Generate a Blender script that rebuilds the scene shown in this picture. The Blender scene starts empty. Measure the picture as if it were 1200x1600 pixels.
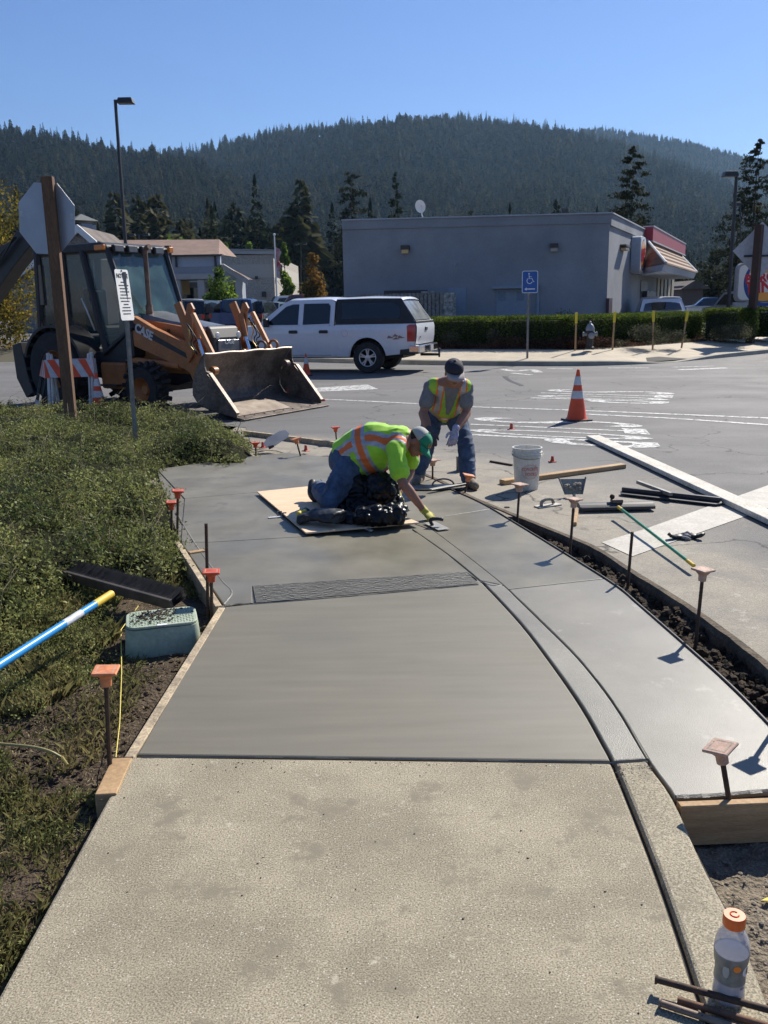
import bpy, bmesh, math, random
import numpy as np
from mathutils import Vector, Matrix, Quaternion, noise
random.seed(7)
rng = np.random.default_rng(7)
SC = bpy.context.scene
COL = SC.collection
R = math.radians
PI = math.pi
# ------------------------------------------------------------------ camera
CAM_H, PITCH, ROLL, FPX = 1.65, R(13.1), R(1.0), 1383.0
cam = bpy.data.cameras.new('camera')
cam.sensor_fit = 'VERTICAL'
cam.sensor_height = 24.0
cam.lens = FPX / 1600 * 24.0
cam.clip_start = 0.05
cam.clip_end = 9000
camo = bpy.data.objects.new('camera', cam)
camo.matrix_world = (Matrix.Translation((0, 0, CAM_H)) @ Matrix.Rotation(PI / 2 - PITCH, 4, 'X')
     @ Matrix.Rotation(-ROLL, 4, 'Z'))
COL.objects.link(camo)
SC.camera = camo
# ------------------------------------------------------------------ sky, sun, exposure
SUN_AZ, SUN_EL = R(37), R(38.5)
world = bpy.data.worlds.new('World')
SC.world = world
world.use_nodes = True
_nt = world.node_tree
_sky = _nt.nodes.new('ShaderNodeTexSky')
_sky.sky_type = 'NISHITA'
_sky.sun_disc = False
_sky.sun_elevation = SUN_EL
_sky.sun_rotation = SUN_AZ
_sky.air_density = 1.25
_sky.dust_density = 0.3
_sky.ozone_density = 8.0
_sky.altitude = 500
_bg = _nt.nodes['Background']
_bg.inputs[1].default_value = 0.07
_tint = _nt.nodes.new('ShaderNodeVectorMath')
_tint.operation = 'MULTIPLY'
_tint.inputs[1].default_value = (0.98, 0.95, 1.10)
_nt.links.new(_sky.outputs[0], _tint.inputs[0])
_nt.links.new(_tint.outputs[0], _bg.inputs[0])
SUN_DIR = Vector((math.sin(SUN_AZ) * math.cos(SUN_EL), math.cos(SUN_AZ) * math.cos(SUN_EL), math.sin(SUN_EL)))
_sun = bpy.data.lights.new('sun', 'SUN')
_sun.energy = 5.0
_sun.angle = R(0.53)
_sun.color = (1.0, 0.94, 0.84)
_suno = bpy.data.objects.new('sun', _sun)
_suno.rotation_euler = SUN_DIR.to_track_quat('Z', 'Y').to_euler()
_suno.location = (20, 30, 60)
COL.objects.link(_suno)
SC.view_settings.view_transform = 'Standard'
SC.view_settings.look = 'None'
SC.view_settings.exposure = 0.53
SC.view_settings.gamma = 1.0
SC.view_settings.use_curve_mapping = False
SC.cycles.use_denoising = True
SC.cycles.max_bounces = 7
SC.cycles.transparent_max_bounces = 12
SC.cycles.volume_bounces = 0
SC.cycles.caustics_reflective = False
SC.cycles.caustics_refractive = False
# ------------------------------------------------------------------ pixel of the photograph -> world point
def ray(px, py):
 u, v = (px - 600) / FPX, (800 - py) / FPX
 c, s = math.cos(ROLL), math.sin(ROLL)
 u, v = c * u + s * v, -s * u + c * v
 return u, math.cos(PITCH) + v * math.sin(PITCH), -math.sin(PITCH) + v * math.cos(PITCH)
def g(px, py, z=0.0):
 d = ray(px, py)
 t = (z - CAM_H) / d[2]
 return Vector((d[0] * t, d[1] * t, z))
def at(px, py, Y):
 d = ray(px, py)
 t = Y / d[1]
 return Vector((d[0] * t, Y, CAM_H + d[2] * t))
# ------------------------------------------------------------------ materials
MATS = {}
def mat(name, col, rough=0.6, metal=0.0, var=0.12, scale=8.0, bump=0.0, bscale=60.0, spec=0.5, col2=None,
  fine=0.0, fscale=150.0, trans=0.0, coat=0.0, sheen=0.0, emit=None, alpha=1.0, sss=0.0, bdist=0.01, tex='Object',
  stretch=None):
 if name in MATS:
  return MATS[name]
 m = bpy.data.materials.new(name)
 m.use_nodes = True
 nt = m.node_tree
 b = nt.nodes['Principled BSDF']
 L = nt.links.new
 b.inputs['Roughness'].default_value = rough
 b.inputs['Metallic'].default_value = metal
 b.inputs['Specular IOR Level'].default_value = spec
 b.inputs['Transmission Weight'].default_value = trans
 b.inputs['Coat Weight'].default_value = coat
 b.inputs['Sheen Weight'].default_value = sheen
 b.inputs['Alpha'].default_value = alpha
 tc = nt.nodes.new('ShaderNodeTexCoord')
 src = tc.outputs[tex]
 if stretch:
  mp = nt.nodes.new('ShaderNodeMapping')
  mp.inputs['Scale'].default_value = stretch
  L(src, mp.inputs[0])
  src = mp.outputs[0]
 c1 = tuple(col) + (1,)
 if col2 is None:
  c0 = tuple(max(0, x * (1 - var)) for x in col) + (1,)
  c1 = tuple(min(1, x * (1 + var)) for x in col) + (1,)
 else:
  c0 = tuple(col2) + (1,)
 n = nt.nodes.new('ShaderNodeTexNoise')
 n.inputs['Scale'].default_value = scale
 n.inputs['Detail'].default_value = 6
 n.inputs['Roughness'].default_value = 0.62
 L(src, n.inputs['Vector'])
 rmp = nt.nodes.new('ShaderNodeValToRGB')
 rmp.color_ramp.elements[0].position = 0.35
 rmp.color_ramp.elements[1].position = 0.65
 rmp.color_ramp.elements[0].color = c0
 rmp.color_ramp.elements[1].color = c1
 L(n.outputs['Fac'], rmp.inputs[0])
 out = rmp.outputs[0]
 if fine:
  n2 = nt.nodes.new('ShaderNodeTexNoise')
  n2.inputs['Scale'].default_value = fscale
  n2.inputs['Detail'].default_value = 2
  L(src, n2.inputs['Vector'])
  mr = nt.nodes.new('ShaderNodeMapRange')
  mr.inputs[1].default_value = 0.3
  mr.inputs[2].default_value = 0.7
  mr.inputs[3].default_value = 1 - fine
  mr.inputs[4].default_value = 1 + fine
  L(n2.outputs['Fac'], mr.inputs[0])
  mx = nt.nodes.new('ShaderNodeVectorMath')
  mx.operation = 'SCALE'
  L(out, mx.inputs[0])
  L(mr.outputs[0], mx.inputs['Scale'])
  out = mx.outputs[0]
 L(out, b.inputs['Base Color'])
 if bump:
  n3 = nt.nodes.new('ShaderNodeTexNoise')
  n3.inputs['Scale'].default_value = bscale
  n3.inputs['Detail'].default_value = 4
  L(src, n3.inputs['Vector'])
  bp = nt.nodes.new('ShaderNodeBump')
  bp.inputs['Strength'].default_value = bump
  bp.inputs['Distance'].default_value = bdist
  L(n3.outputs['Fac'], bp.inputs['Height'])
  L(bp.outputs[0], b.inputs['Normal'])
 if emit:
  b.inputs['Emission Color'].default_value = tuple(emit[:3]) + (1,)
  b.inputs['Emission Strength'].default_value = emit[3]
 MATS[name] = m
 return m
def leafmat(name, col, col2, rough=0.8, scale=1.5, transl=0.35, tone_var=0.5, spec=0.08):
 """two-tone leaf colour by place, some light passing through"""
 m = bpy.data.materials.new(name)
 m.use_nodes = True
 nt = m.node_tree
 L = nt.links.new
 b = nt.nodes['Principled BSDF']
 out = nt.nodes['Material Output']
 b.inputs['Roughness'].default_value = rough
 b.inputs['Specular IOR Level'].default_value = spec
 geo = nt.nodes.new('ShaderNodeNewGeometry')
 n = nt.nodes.new('ShaderNodeTexNoise')
 n.inputs['Scale'].default_value = scale
 n.inputs['Detail'].default_value = 5
 L(geo.outputs['Position'], n.inputs['Vector'])
 r = nt.nodes.new('ShaderNodeValToRGB')
 r.color_ramp.elements[0].position = 0.38
 r.color_ramp.elements[1].position = 0.62
 r.color_ramp.elements[0].color = tuple(col2) + (1,)
 r.color_ramp.elements[1].color = tuple(col) + (1,)
 L(n.outputs['Fac'], r.inputs[0])
 wn = nt.nodes.new('ShaderNodeMapRange')
 wn.inputs[3].default_value = 1 - tone_var  # random tone from leaf to leaf
 wn.inputs[4].default_value = 1 + tone_var
 L(geo.outputs['Random Per Island'], wn.inputs[0])
 mx = nt.nodes.new('ShaderNodeVectorMath')
 mx.operation = 'SCALE'
 L(r.outputs[0], mx.inputs[0])
 L(wn.outputs[0], mx.inputs['Scale'])
 L(mx.outputs[0], b.inputs['Base Color'])
 if transl:
  t = nt.nodes.new('ShaderNodeBsdfTranslucent')
  L(mx.outputs[0], t.inputs['Color'])
  ms = nt.nodes.new('ShaderNodeMixShader')
  ms.inputs[0].default_value = transl
  L(b.outputs[0], ms.inputs[1])
  L(t.outputs[0], ms.inputs[2])
  L(ms.outputs[0], out.inputs['Surface'])
 MATS[name] = m
 return m
# ------------------------------------------------------------------ mesh building
class MB:
 def __init__(self):
  self.v = []
  self.f = []
  self.m = []
  self.cur = 0
 def add(self, vs, fs):
  n = len(self.v)
  self.v.extend([tuple(x) for x in vs])
  for f in fs:
   self.f.append([i + n for i in f])
   self.m.append(self.cur)
  return self
 def box(self, c, s, M=None, taper=(1, 1), rz=0):
  hx, hy, hz = s[0] / 2, s[1] / 2, s[2] / 2
  tx, ty = taper
  vs = [(-hx, -hy, -hz), (hx, -hy, -hz), (hx, hy, -hz), (-hx, hy, -hz),
   (-hx * tx, -hy * ty, hz), (hx * tx, -hy * ty, hz), (hx * tx, hy * ty, hz), (-hx * tx, hy * ty, hz)]
  if rz:
   M = Matrix.Rotation(rz, 3, 'Z')
  c = Vector(c)
  vs = [((M @ Vector(p)) if M is not None else Vector(p)) + c for p in vs]
  return self.add(vs, [(0, 3, 2, 1), (4, 5, 6, 7), (0, 1, 5, 4), (1, 2, 6, 5), (2, 3, 7, 6), (3, 0, 4, 7)])
 def prism(self, poly, h0, h1, fn=None, scale_top=None):
  """poly: 2-D points; fn maps (a, b, h) to a point; default a->x b->y h->z"""
  n = len(poly)
  fn = fn or (lambda a, b, h: (a, b, h))
  top = poly
  if scale_top is not None:
   cx = sum(p[0] for p in poly) / n
   cy = sum(p[1] for p in poly) / n
   top = [(cx + (p[0] - cx) * scale_top, cy + (p[1] - cy) * scale_top) for p in poly]
  vs = [fn(p[0], p[1], h0) for p in poly] + [fn(p[0], p[1], h1) for p in top]
  fs = [list(range(n))[::-1], list(range(n, 2 * n))]
  for i in range(n):
   j = (i + 1) % n
   fs.append((i, j, n + j, n + i))
  return self.add(vs, fs)
 def ring_tube(self, pts, radii, n=8, cap=True, squash=None):
  pts = [Vector(p) for p in pts]
  if not hasattr(radii, '__len__'):
   radii = [radii] * len(pts)
  vs = []
  up = None
  for i, p in enumerate(pts):
   d = (pts[min(i + 1, len(pts) - 1)] - pts[max(i - 1, 0)])
   if d.length < 1e-9:
    d = Vector((0, 0, 1))
   d.normalize()
   if up is None:
    a = Vector((0, 0, 1)) if abs(d.z) < 0.9 else Vector((1, 0, 0))
    up = (a - d * a.dot(d)).normalized()
   else:
    up = up - d * up.dot(d)
    up = up.normalized() if up.length > 1e-6 else d.orthogonal().normalized()
   sd = d.cross(up)
   for k in range(n):
    t = 2 * PI * k / n
    r = radii[i]
    if squash:
     vs.append(p + up * math.cos(t) * r * squash[0] + sd * math.sin(t) * r * squash[1])
    else:
     vs.append(p + (up * math.cos(t) + sd * math.sin(t)) * r)
  fs = []
  for i in range(len(pts) - 1):
   for k in range(n):
    a, b = i * n + k, i * n + (k + 1) % n
    fs.append((a, b, b + n, a + n))
  if cap:
   fs.append(list(range(n))[::-1])
   fs.append([len(pts) * n - n + k for k in range(n)])
  return self.add(vs, fs)
 def cyl(self, p0, p1, r0, r1=None, n=12):
  return self.ring_tube([p0, p1], [r0, r0 if r1 is None else r1], n)
 def lathe(self, prof, c=(0, 0, 0), n=24, axis=None, cap=True):
  """prof: (radius, height) along axis (default z)"""
  q = Vector(axis or (0, 0, 1)).to_track_quat('Z', 'Y')
  c = Vector(c)
  vs = []
  for r, z in prof:
   for k in range(n):
    t = 2 * PI * k / n
    vs.append(c + q @ Vector((r * math.cos(t), r * math.sin(t), z)))
  fs = []
  for i in range(len(prof) - 1):
   for k in range(n):
    a, b = i * n + k, i * n + (k + 1) % n
    fs.append((a, b, b + n, a + n))
  if cap:
   fs.append(list(range(n))[::-1])
   fs.append([(len(prof) - 1) * n + k for k in range(n)])
  return self.add(vs, fs)
 def ball(self, c, r, n=12, m=8, M=None):
  if not hasattr(r, '__len__'):
   r = (r, r, r)
  c = Vector(c)
  vs = []
  for i in range(m + 1):
   ph = -PI / 2 + PI * i / m
   for k in range(n):
    t = 2 * PI * k / n
    cc = max(math.cos(ph), 1e-3)
    p = Vector((r[0] * cc * math.cos(t), r[1] * cc * math.sin(t), r[2] * math.sin(ph)))
    vs.append((M @ p if M is not None else p) + c)
  fs = []
  for i in range(m):
   for k in range(n):
    a, b = i * n + k, i * n + (k + 1) % n
    fs.append((a, b, b + n, a + n))
  fs.append(list(range(n))[::-1])
  fs.append([m * n + k for k in range(n)])
  return self.add(vs, fs)
 def quad(self, a, b, c, d):
  return self.add([a, b, c, d], [(0, 1, 2, 3)])
 def build(self, name, mats, parent=None, smooth=False, bevel=0, seg=1, M=None, angle=30):
  me = bpy.data.meshes.new(name)
  me.from_pydata(self.v, [], self.f)
  if not isinstance(mats, (list, tuple)):
   mats = [mats]
  for m in mats:
   me.materials.append(m)
  if len(mats) > 1:
   me.polygons.foreach_set('material_index', self.m)
  if smooth:
   me.polygons.foreach_set('use_smooth', [True] * len(self.f))
   if smooth == 'auto':
    me.set_sharp_from_angle(angle=R(angle))
  me.update()
  o = bpy.data.objects.new(name, me)
  COL.objects.link(o)
  if parent is not None:
   o.parent = parent
  if M is not None:
   o.matrix_local = M
  if bevel:
   md = o.modifiers.new('bevel', 'BEVEL')
   md.width = bevel
   md.segments = seg
   md.limit_method = 'ANGLE'
   md.angle_limit = R(40)
   if smooth:
    md.harden_normals = True
  return o
def tag(o, label=None, cat=None, group=None, kind=None):
 if label:
  o['label'] = label
 if cat:
  o['category'] = cat
 if group:
  o['group'] = group
 if kind:
  o['kind'] = kind
 return o
def thing(name, loc=(0, 0, 0), label=None, cat=None, group=None, rz=0, kind=None, M=None):
 o = bpy.data.objects.new(name, None)
 o.empty_display_size = 0.2
 COL.objects.link(o)
 if M is not None:
  o.matrix_world = M
 else:
  o.location = loc
  o.rotation_euler = (0, 0, rz)
 return tag(o, label, cat, group, kind)
def copy_tree(o, parent=None):
 kids = list(o.children)
 c = o.copy()
 COL.objects.link(c)
 if parent is not None:
  c.parent = parent
 for k in kids:
  copy_tree(k, c)
 return c
def numpy_mesh(name, verts, faces_per, mat_, parent=None, nv=4, smooth=False):
 """verts (n, nv, 3): each row one face"""
 n = len(verts)
 me = bpy.data.meshes.new(name)
 me.vertices.add(n * nv)
 me.vertices.foreach_set('co', np.ascontiguousarray(verts, dtype=np.float32).ravel())
 me.loops.add(n * nv)
 me.loops.foreach_set('vertex_index', np.arange(n * nv, dtype=np.int32))
 me.polygons.add(n)
 me.polygons.foreach_set('loop_start', np.arange(0, n * nv, nv, dtype=np.int32))
 me.update(calc_edges=True)
 me.materials.append(mat_)
 o = bpy.data.objects.new(name, me)
 COL.objects.link(o)
 if parent is not None:
  o.parent = parent
 return o
def leaf_quads(P, size, ratio=0.5, up=0.3, jit=0.35, rg=rng):
 """rhombus leaves at points P; size scalar or array"""
 n = len(P)
 d = rg.normal(size=(n, 3))
 d[:, 2] += up
 d /= np.linalg.norm(d, axis=1)[:, None]
 e = rg.normal(size=(n, 3))
 e -= (e * d).sum(1)[:, None] * d
 e /= np.linalg.norm(e, axis=1)[:, None]
 s = (np.ones(n) * size * (1 + jit * rg.uniform(-1, 1, n)))[:, None]
 w = s * ratio
 V = np.stack([P - d * s * 0.5, P + e * w * 0.5, P + d * s * 0.5, P - e * w * 0.5], axis=1)
 return V
def grid_sheet(name, xs, ys, fn, m, parent=None, smooth=True, keep=None):
 """heightfield over xs x ys"""
 X, Y = np.meshgrid(xs, ys)
 Z = np.vectorize(fn)(X, Y)
 nx, ny = len(xs), len(ys)
 v = np.stack([X.ravel(), Y.ravel(), Z.ravel()], 1)
 f = []
 for j in range(ny - 1):
  for i in range(nx - 1):
   if keep is None or keep((xs[i] + xs[i + 1]) / 2, (ys[j] + ys[j + 1]) / 2):
    a = j * nx + i
    f.append((a, a + 1, a + nx + 1, a + nx))
 me = bpy.data.meshes.new(name)
 me.from_pydata(v.tolist(), [], f)
 me.materials.append(m)
 if smooth:
  me.polygons.foreach_set('use_smooth', [True] * len(f))
 me.update()
 o = bpy.data.objects.new(name, me)
 COL.objects.link(o)
 if parent is not None:
  o.parent = parent
 return o
def in_poly(x, y, poly):
 c = False
 n = len(poly)
 j = n - 1
 for i in range(n):
  xi, yi = poly[i][0], poly[i][1]
  xj, yj = poly[j][0], poly[j][1]
  if (yi > y) != (yj > y) and x < (xj - xi) * (y - yi) / (yj - yi) + xi:
   c = not c
  j = i
 return c
def in_poly_np(x, y, poly):
 c = np.zeros(len(x), bool)
 n = len(poly)
 j = n - 1
 for i in range(n):
  xi, yi = poly[i][0], poly[i][1]
  xj, yj = poly[j][0], poly[j][1]
  if yi != yj:
   k = ((yi > y) != (yj > y)) & (x < (xj - xi) * (y - yi) / (yj - yi) + xi)
   c ^= k
  j = i
 return c
def smooth_line(pts, per=6):
 """Catmull-Rom through 2-D/3-D points"""
 P = [Vector(p) for p in pts]
 P = [P[0] * 2 - P[1]] + P + [P[-1] * 2 - P[-2]]
 out = []
 for i in range(1, len(P) - 2):
  for k in range(per):
   t = k / per
   a, b, c, d = P[i - 1], P[i], P[i + 1], P[i + 2]
   out.append(0.5 * ((2 * b) + (-a + c) * t + (2 * a - 5 * b + 4 * c - d) * t * t + (-a + 3 * b - 3 * c + d) * t ** 3))
 out.append(P[-2])
 return out
def inset(poly, d):
 """shrink a counter-clockwise or clockwise polygon by d"""
 n = len(poly)
 area = sum(poly[i][0] * poly[(i + 1) % n][1] - poly[(i + 1) % n][0] * poly[i][1] for i in range(n))
 sg = 1 if area > 0 else -1
 out = []
 for i in range(n):
  a, b, c = Vector(poly[i - 1][:2]), Vector(poly[i][:2]), Vector(poly[(i + 1) % n][:2])
  e1, e2 = (b - a), (c - b)
  if e1.length < 1e-6 or e2.length < 1e-6:
   out.append((b.x, b.y))
   continue
  e1.normalize()
  e2.normalize()
  n1, n2 = Vector((-e1.y, e1.x)) * sg, Vector((-e2.y, e2.x)) * sg
  bi = n1 + n2
  if bi.length < 1e-4:
   bi = n1
  bi.normalize()
  k = d / max(0.45, bi.dot(n1))
  p = b + bi * k
  out.append((p.x, p.y))
 return out
def text_obj(name, s, size, m, parent, M, extrude=0.002, bold=0.0, sx=1.0, align='CENTER', spacing=1.0):
 """flat lettering as a mesh"""
 cu = bpy.data.curves.new(name, 'FONT')
 cu.body = s
 cu.size = size
 cu.extrude = extrude
 cu.offset = bold
 cu.align_x = align
 cu.align_y = 'CENTER'
 cu.space_character = spacing
 cu.resolution_u = 3
 tmp = bpy.data.objects.new('tmp', cu)
 COL.objects.link(tmp)
 dg = bpy.context.evaluated_depsgraph_get()
 me = bpy.data.meshes.new_from_object(tmp.evaluated_get(dg))
 bpy.data.objects.remove(tmp)
 me.transform(Matrix.Diagonal((sx, 1, 1, 1)))
 me.materials.clear()
 me.materials.append(m)
 me.name = name
 o = bpy.data.objects.new(name, me)
 COL.objects.link(o)
 if parent is not None:
  o.parent = parent
 o.matrix_local = M
 return o
def frame(origin, xdir, ydir):
 """matrix with local x and y along the given directions"""
 x = Vector(xdir).normalized()
 z = x.cross(Vector(ydir)).normalized()
 y = z.cross(x)
 M = Matrix((x, y, z)).transposed().to_4x4()
 M.translation = Vector(origin)
 return M
# ================================================================== THE GROUND
from mathutils.geometry import delaunay_2d_cdt
ST_Z = -0.03
def nz(x, y, s, k=0.0):
 return noise.noise(Vector((x * s + k, y * s - k, k)))
# far kerb line (foot of the kerb, from far left to far right), pixels of the photograph
KERB = [g(p[0], p[1], ST_Z) for p in [(-420, 572), (-160, 565), (60, 562), (375, 564), (530, 567), (665, 570), (850, 572),
         (950, 571), (1040, 567), (1120, 560), (1210, 551), (1300, 540), (1420, 530)]]
KERB = smooth_line([(p.x, p.y, 0) for p in KERB], 4)
def offset_line(L, d):
 out = []
 for i, p in enumerate(L):
  t = (L[min(i + 1, len(L) - 1)] - L[max(i - 1, 0)]).normalized()
  out.append(p + Vector((-t.y, t.x, 0)) * d)
 return out
def ribbon(mb, L, d0, d1, z0, z1, zlow=None):
 """a strip between two offsets of a line; z may be functions of the index"""
 a, b = offset_line(L, d0), offset_line(L, d1)
 f0 = z0 if callable(z0) else (lambda i: z0)
 f1 = z1 if callable(z1) else (lambda i: z1)
 vs = [(p.x, p.y, f0(i)) for i, p in enumerate(a)] + [(p.x, p.y, f1(i)) for i, p in enumerate(b)]
 n = len(L)
 fs = [(i, i + 1, n + i + 1, n + i) for i in range(n - 1)]
 mb.add(vs, fs)
# ---- materials of the ground
def concrete_mat(name, c1, c2, rough, wet=0.0, speck=0.25, streak=None, bump=0.25, rough2=None, fs=260, stain=None, specks=0, stain2=None):
 m = bpy.data.materials.new(name)
 m.use_nodes = True
 nt = m.node_tree
 L = nt.links.new
 b = nt.nodes['Principled BSDF']
 tc = nt.nodes.new('ShaderNodeNewGeometry')
 P = tc.outputs['Position']
 n1 = nt.nodes.new('ShaderNodeTexNoise')
 n1.inputs['Scale'].default_value = 2.2
 n1.inputs['Detail'].default_value = 9
 n1.inputs['Roughness'].default_value = 0.6
 if streak:
  mp = nt.nodes.new('ShaderNodeMapping')
  mp.inputs['Scale'].default_value = streak
  L(P, mp.inputs[0])
  L(mp.outputs[0], n1.inputs['Vector'])
 else:
  L(P, n1.inputs['Vector'])
 r1 = nt.nodes.new('ShaderNodeValToRGB')
 r1.color_ramp.elements[0].position = 0.40 if specks else 0.33
 r1.color_ramp.elements[1].position = 0.60 if specks else 0.68
 r1.color_ramp.elements[0].color = tuple(c2) + (1,)
 r1.color_ramp.elements[1].color = tuple(c1) + (1,)
 L(n1.outputs['Fac'], r1.inputs[0])
 n2 = nt.nodes.new('ShaderNodeTexNoise')
 n2.inputs['Scale'].default_value = fs
 n2.inputs['Detail'].default_value = 3
 L(P, n2.inputs['Vector'])
 mr = nt.nodes.new('ShaderNodeMapRange')
 mr.inputs[1].default_value = 0.3
 mr.inputs[2].default_value = 0.7
 mr.inputs[3].default_value = 1 - speck
 mr.inputs[4].default_value = 1 + speck
 L(n2.outputs['Fac'], mr.inputs[0])
 mx = nt.nodes.new('ShaderNodeVectorMath')
 mx.operation = 'SCALE'
 L(r1.outputs[0], mx.inputs[0])
 L(mr.outputs[0], mx.inputs['Scale'])
 out = mx.outputs[0]
 if specks:
  v = nt.nodes.new('ShaderNodeTexVoronoi')
  v.inputs['Scale'].default_value = 150
  L(P, v.inputs['Vector'])
  # a few dark and pale grains, picked by cell colour
  sp = nt.nodes.new('ShaderNodeSeparateColor')
  L(v.outputs['Color'], sp.inputs[0])
  gt = nt.nodes.new('ShaderNodeMath')
  gt.operation = 'GREATER_THAN'
  gt.inputs[1].default_value = 1 - specks
  L(sp.outputs[0], gt.inputs[0])
  lt = nt.nodes.new('ShaderNodeMath')
  lt.operation = 'LESS_THAN'
  lt.inputs[1].default_value = 0.32
  L(v.outputs['Distance'], lt.inputs[0])
  mm = nt.nodes.new('ShaderNodeMath')
  mm.operation = 'MULTIPLY'
  L(gt.outputs[0], mm.inputs[0])
  L(lt.outputs[0], mm.inputs[1])
  cr = nt.nodes.new('ShaderNodeValToRGB')
  cr.color_ramp.interpolation = 'CONSTANT'
  cr.color_ramp.elements[0].color = (0.15, 0.125, 0.09, 1)
  cr.color_ramp.elements[1].position = 0.5
  cr.color_ramp.elements[1].color = (0.55, 0.52, 0.45, 1)
  L(sp.outputs[1], cr.inputs[0])
  mc = nt.nodes.new('ShaderNodeMix')
  mc.data_type = 'RGBA'
  L(mm.outputs[0], mc.inputs['Factor'])
  L(out, mc.inputs['A'])
  L(cr.outputs[0], mc.inputs['B'])
  out = mc.outputs['Result']
 for stain in [q for q in (stain, stain2) if q]:
  n4 = nt.nodes.new('ShaderNodeTexNoise')
  n4.inputs['Scale'].default_value = stain[1]
  n4.inputs['Detail'].default_value = 8
  n4.inputs['Roughness'].default_value = 0.7
  L(P, n4.inputs['Vector'])
  m4 = nt.nodes.new('ShaderNodeMapRange')
  m4.inputs[1].default_value = stain[2]
  m4.inputs[2].default_value = stain[2] + 0.08
  L(n4.outputs['Fac'], m4.inputs[0])
  mc = nt.nodes.new('ShaderNodeMix')
  mc.data_type = 'RGBA'
  L(m4.outputs[0], mc.inputs['Factor'])
  L(out, mc.inputs['A'])
  mc.inputs['B'].default_value = tuple(stain[0]) + (1,)
  out = mc.outputs['Result']
 L(out, b.inputs['Base Color'])
 n3 = nt.nodes.new('ShaderNodeTexNoise')
 n3.inputs['Scale'].default_value = 1.6
 n3.inputs['Detail'].default_value = 6
 L(P, n3.inputs['Vector'])
 mr2 = nt.nodes.new('ShaderNodeMapRange')
 mr2.inputs[1].default_value = 0.35
 mr2.inputs[2].default_value = 0.65
 mr2.inputs[3].default_value = rough
 mr2.inputs[4].default_value = rough2 if rough2 is not None else rough
 L(n3.outputs['Fac'], mr2.inputs[0])
 L(mr2.outputs[0], b.inputs['Roughness'])
 b.inputs['Specular IOR Level'].default_value = 0.5
 bp = nt.nodes.new('ShaderNodeBump')
 bp.inputs['Strength'].default_value = bump
 bp.inputs['Distance'].default_value = 0.004
 L(n2.outputs['Fac'], bp.inputs['Height'])
 L(bp.outputs[0], b.inputs['Normal'])
 MATS[name] = m
 return m
M_OLD = concrete_mat('old_concrete', (0.335, 0.29, 0.20), (0.25, 0.215, 0.148), 0.85, speck=0.62, bump=0.3, fs=200,
     specks=0.14, stain=((0.215, 0.185, 0.13), 5.0, 0.55), stain2=((0.47, 0.425, 0.32), 16.0, 0.61))
M_BROOM = concrete_mat('broomed_concrete', (0.178, 0.162, 0.12), (0.146, 0.132, 0.096), 0.62, speck=0.16, bump=0.3,
     streak=(0.6, 6, 1), fs=420, rough2=0.5)
M_WET = concrete_mat('wet_concrete', (0.215, 0.20, 0.155), (0.14, 0.128, 0.095), 0.55, speck=0.10, bump=0.2, fs=300,
     rough2=0.40, stain=((0.14, 0.125, 0.098), 2.6, 0.57))
M_WET2 = concrete_mat('wet_concrete_smooth', (0.215, 0.195, 0.14), (0.14, 0.125, 0.088), 0.5, speck=0.09, bump=0.15, fs=160,
     rough2=0.33)
M_PAN = concrete_mat('fresh_gutter_concrete', (0.205, 0.19, 0.155), (0.145, 0.134, 0.108), 0.52, speck=0.12, bump=0.3, fs=330,
     rough2=0.4, stain=((0.29, 0.275, 0.235), 4.0, 0.60))
M_STRIPW = concrete_mat('troweled_kerb_concrete', (0.235, 0.22, 0.18), (0.15, 0.14, 0.112), 0.5, speck=0.25, bump=0.5,
      fs=240, rough2=0.35)
M_GROOVE = concrete_mat('grooved_concrete', (0.17, 0.165, 0.14), (0.10, 0.095, 0.08), 0.5, speck=0.3, bump=1.0, fs=300)
M_WALKFAR = concrete_mat('far_walk_concrete', (0.52, 0.44, 0.32), (0.40, 0.34, 0.25), 0.85, speck=0.1, bump=0.1, fs=60)
M_KERBFAR = concrete_mat('far_kerb_concrete', (0.40, 0.37, 0.30), (0.27, 0.25, 0.2), 0.85, speck=0.15, bump=0.1, fs=60)
M_JOINT = mat('joint_dark', (0.035, 0.031, 0.026), 0.9)
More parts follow.
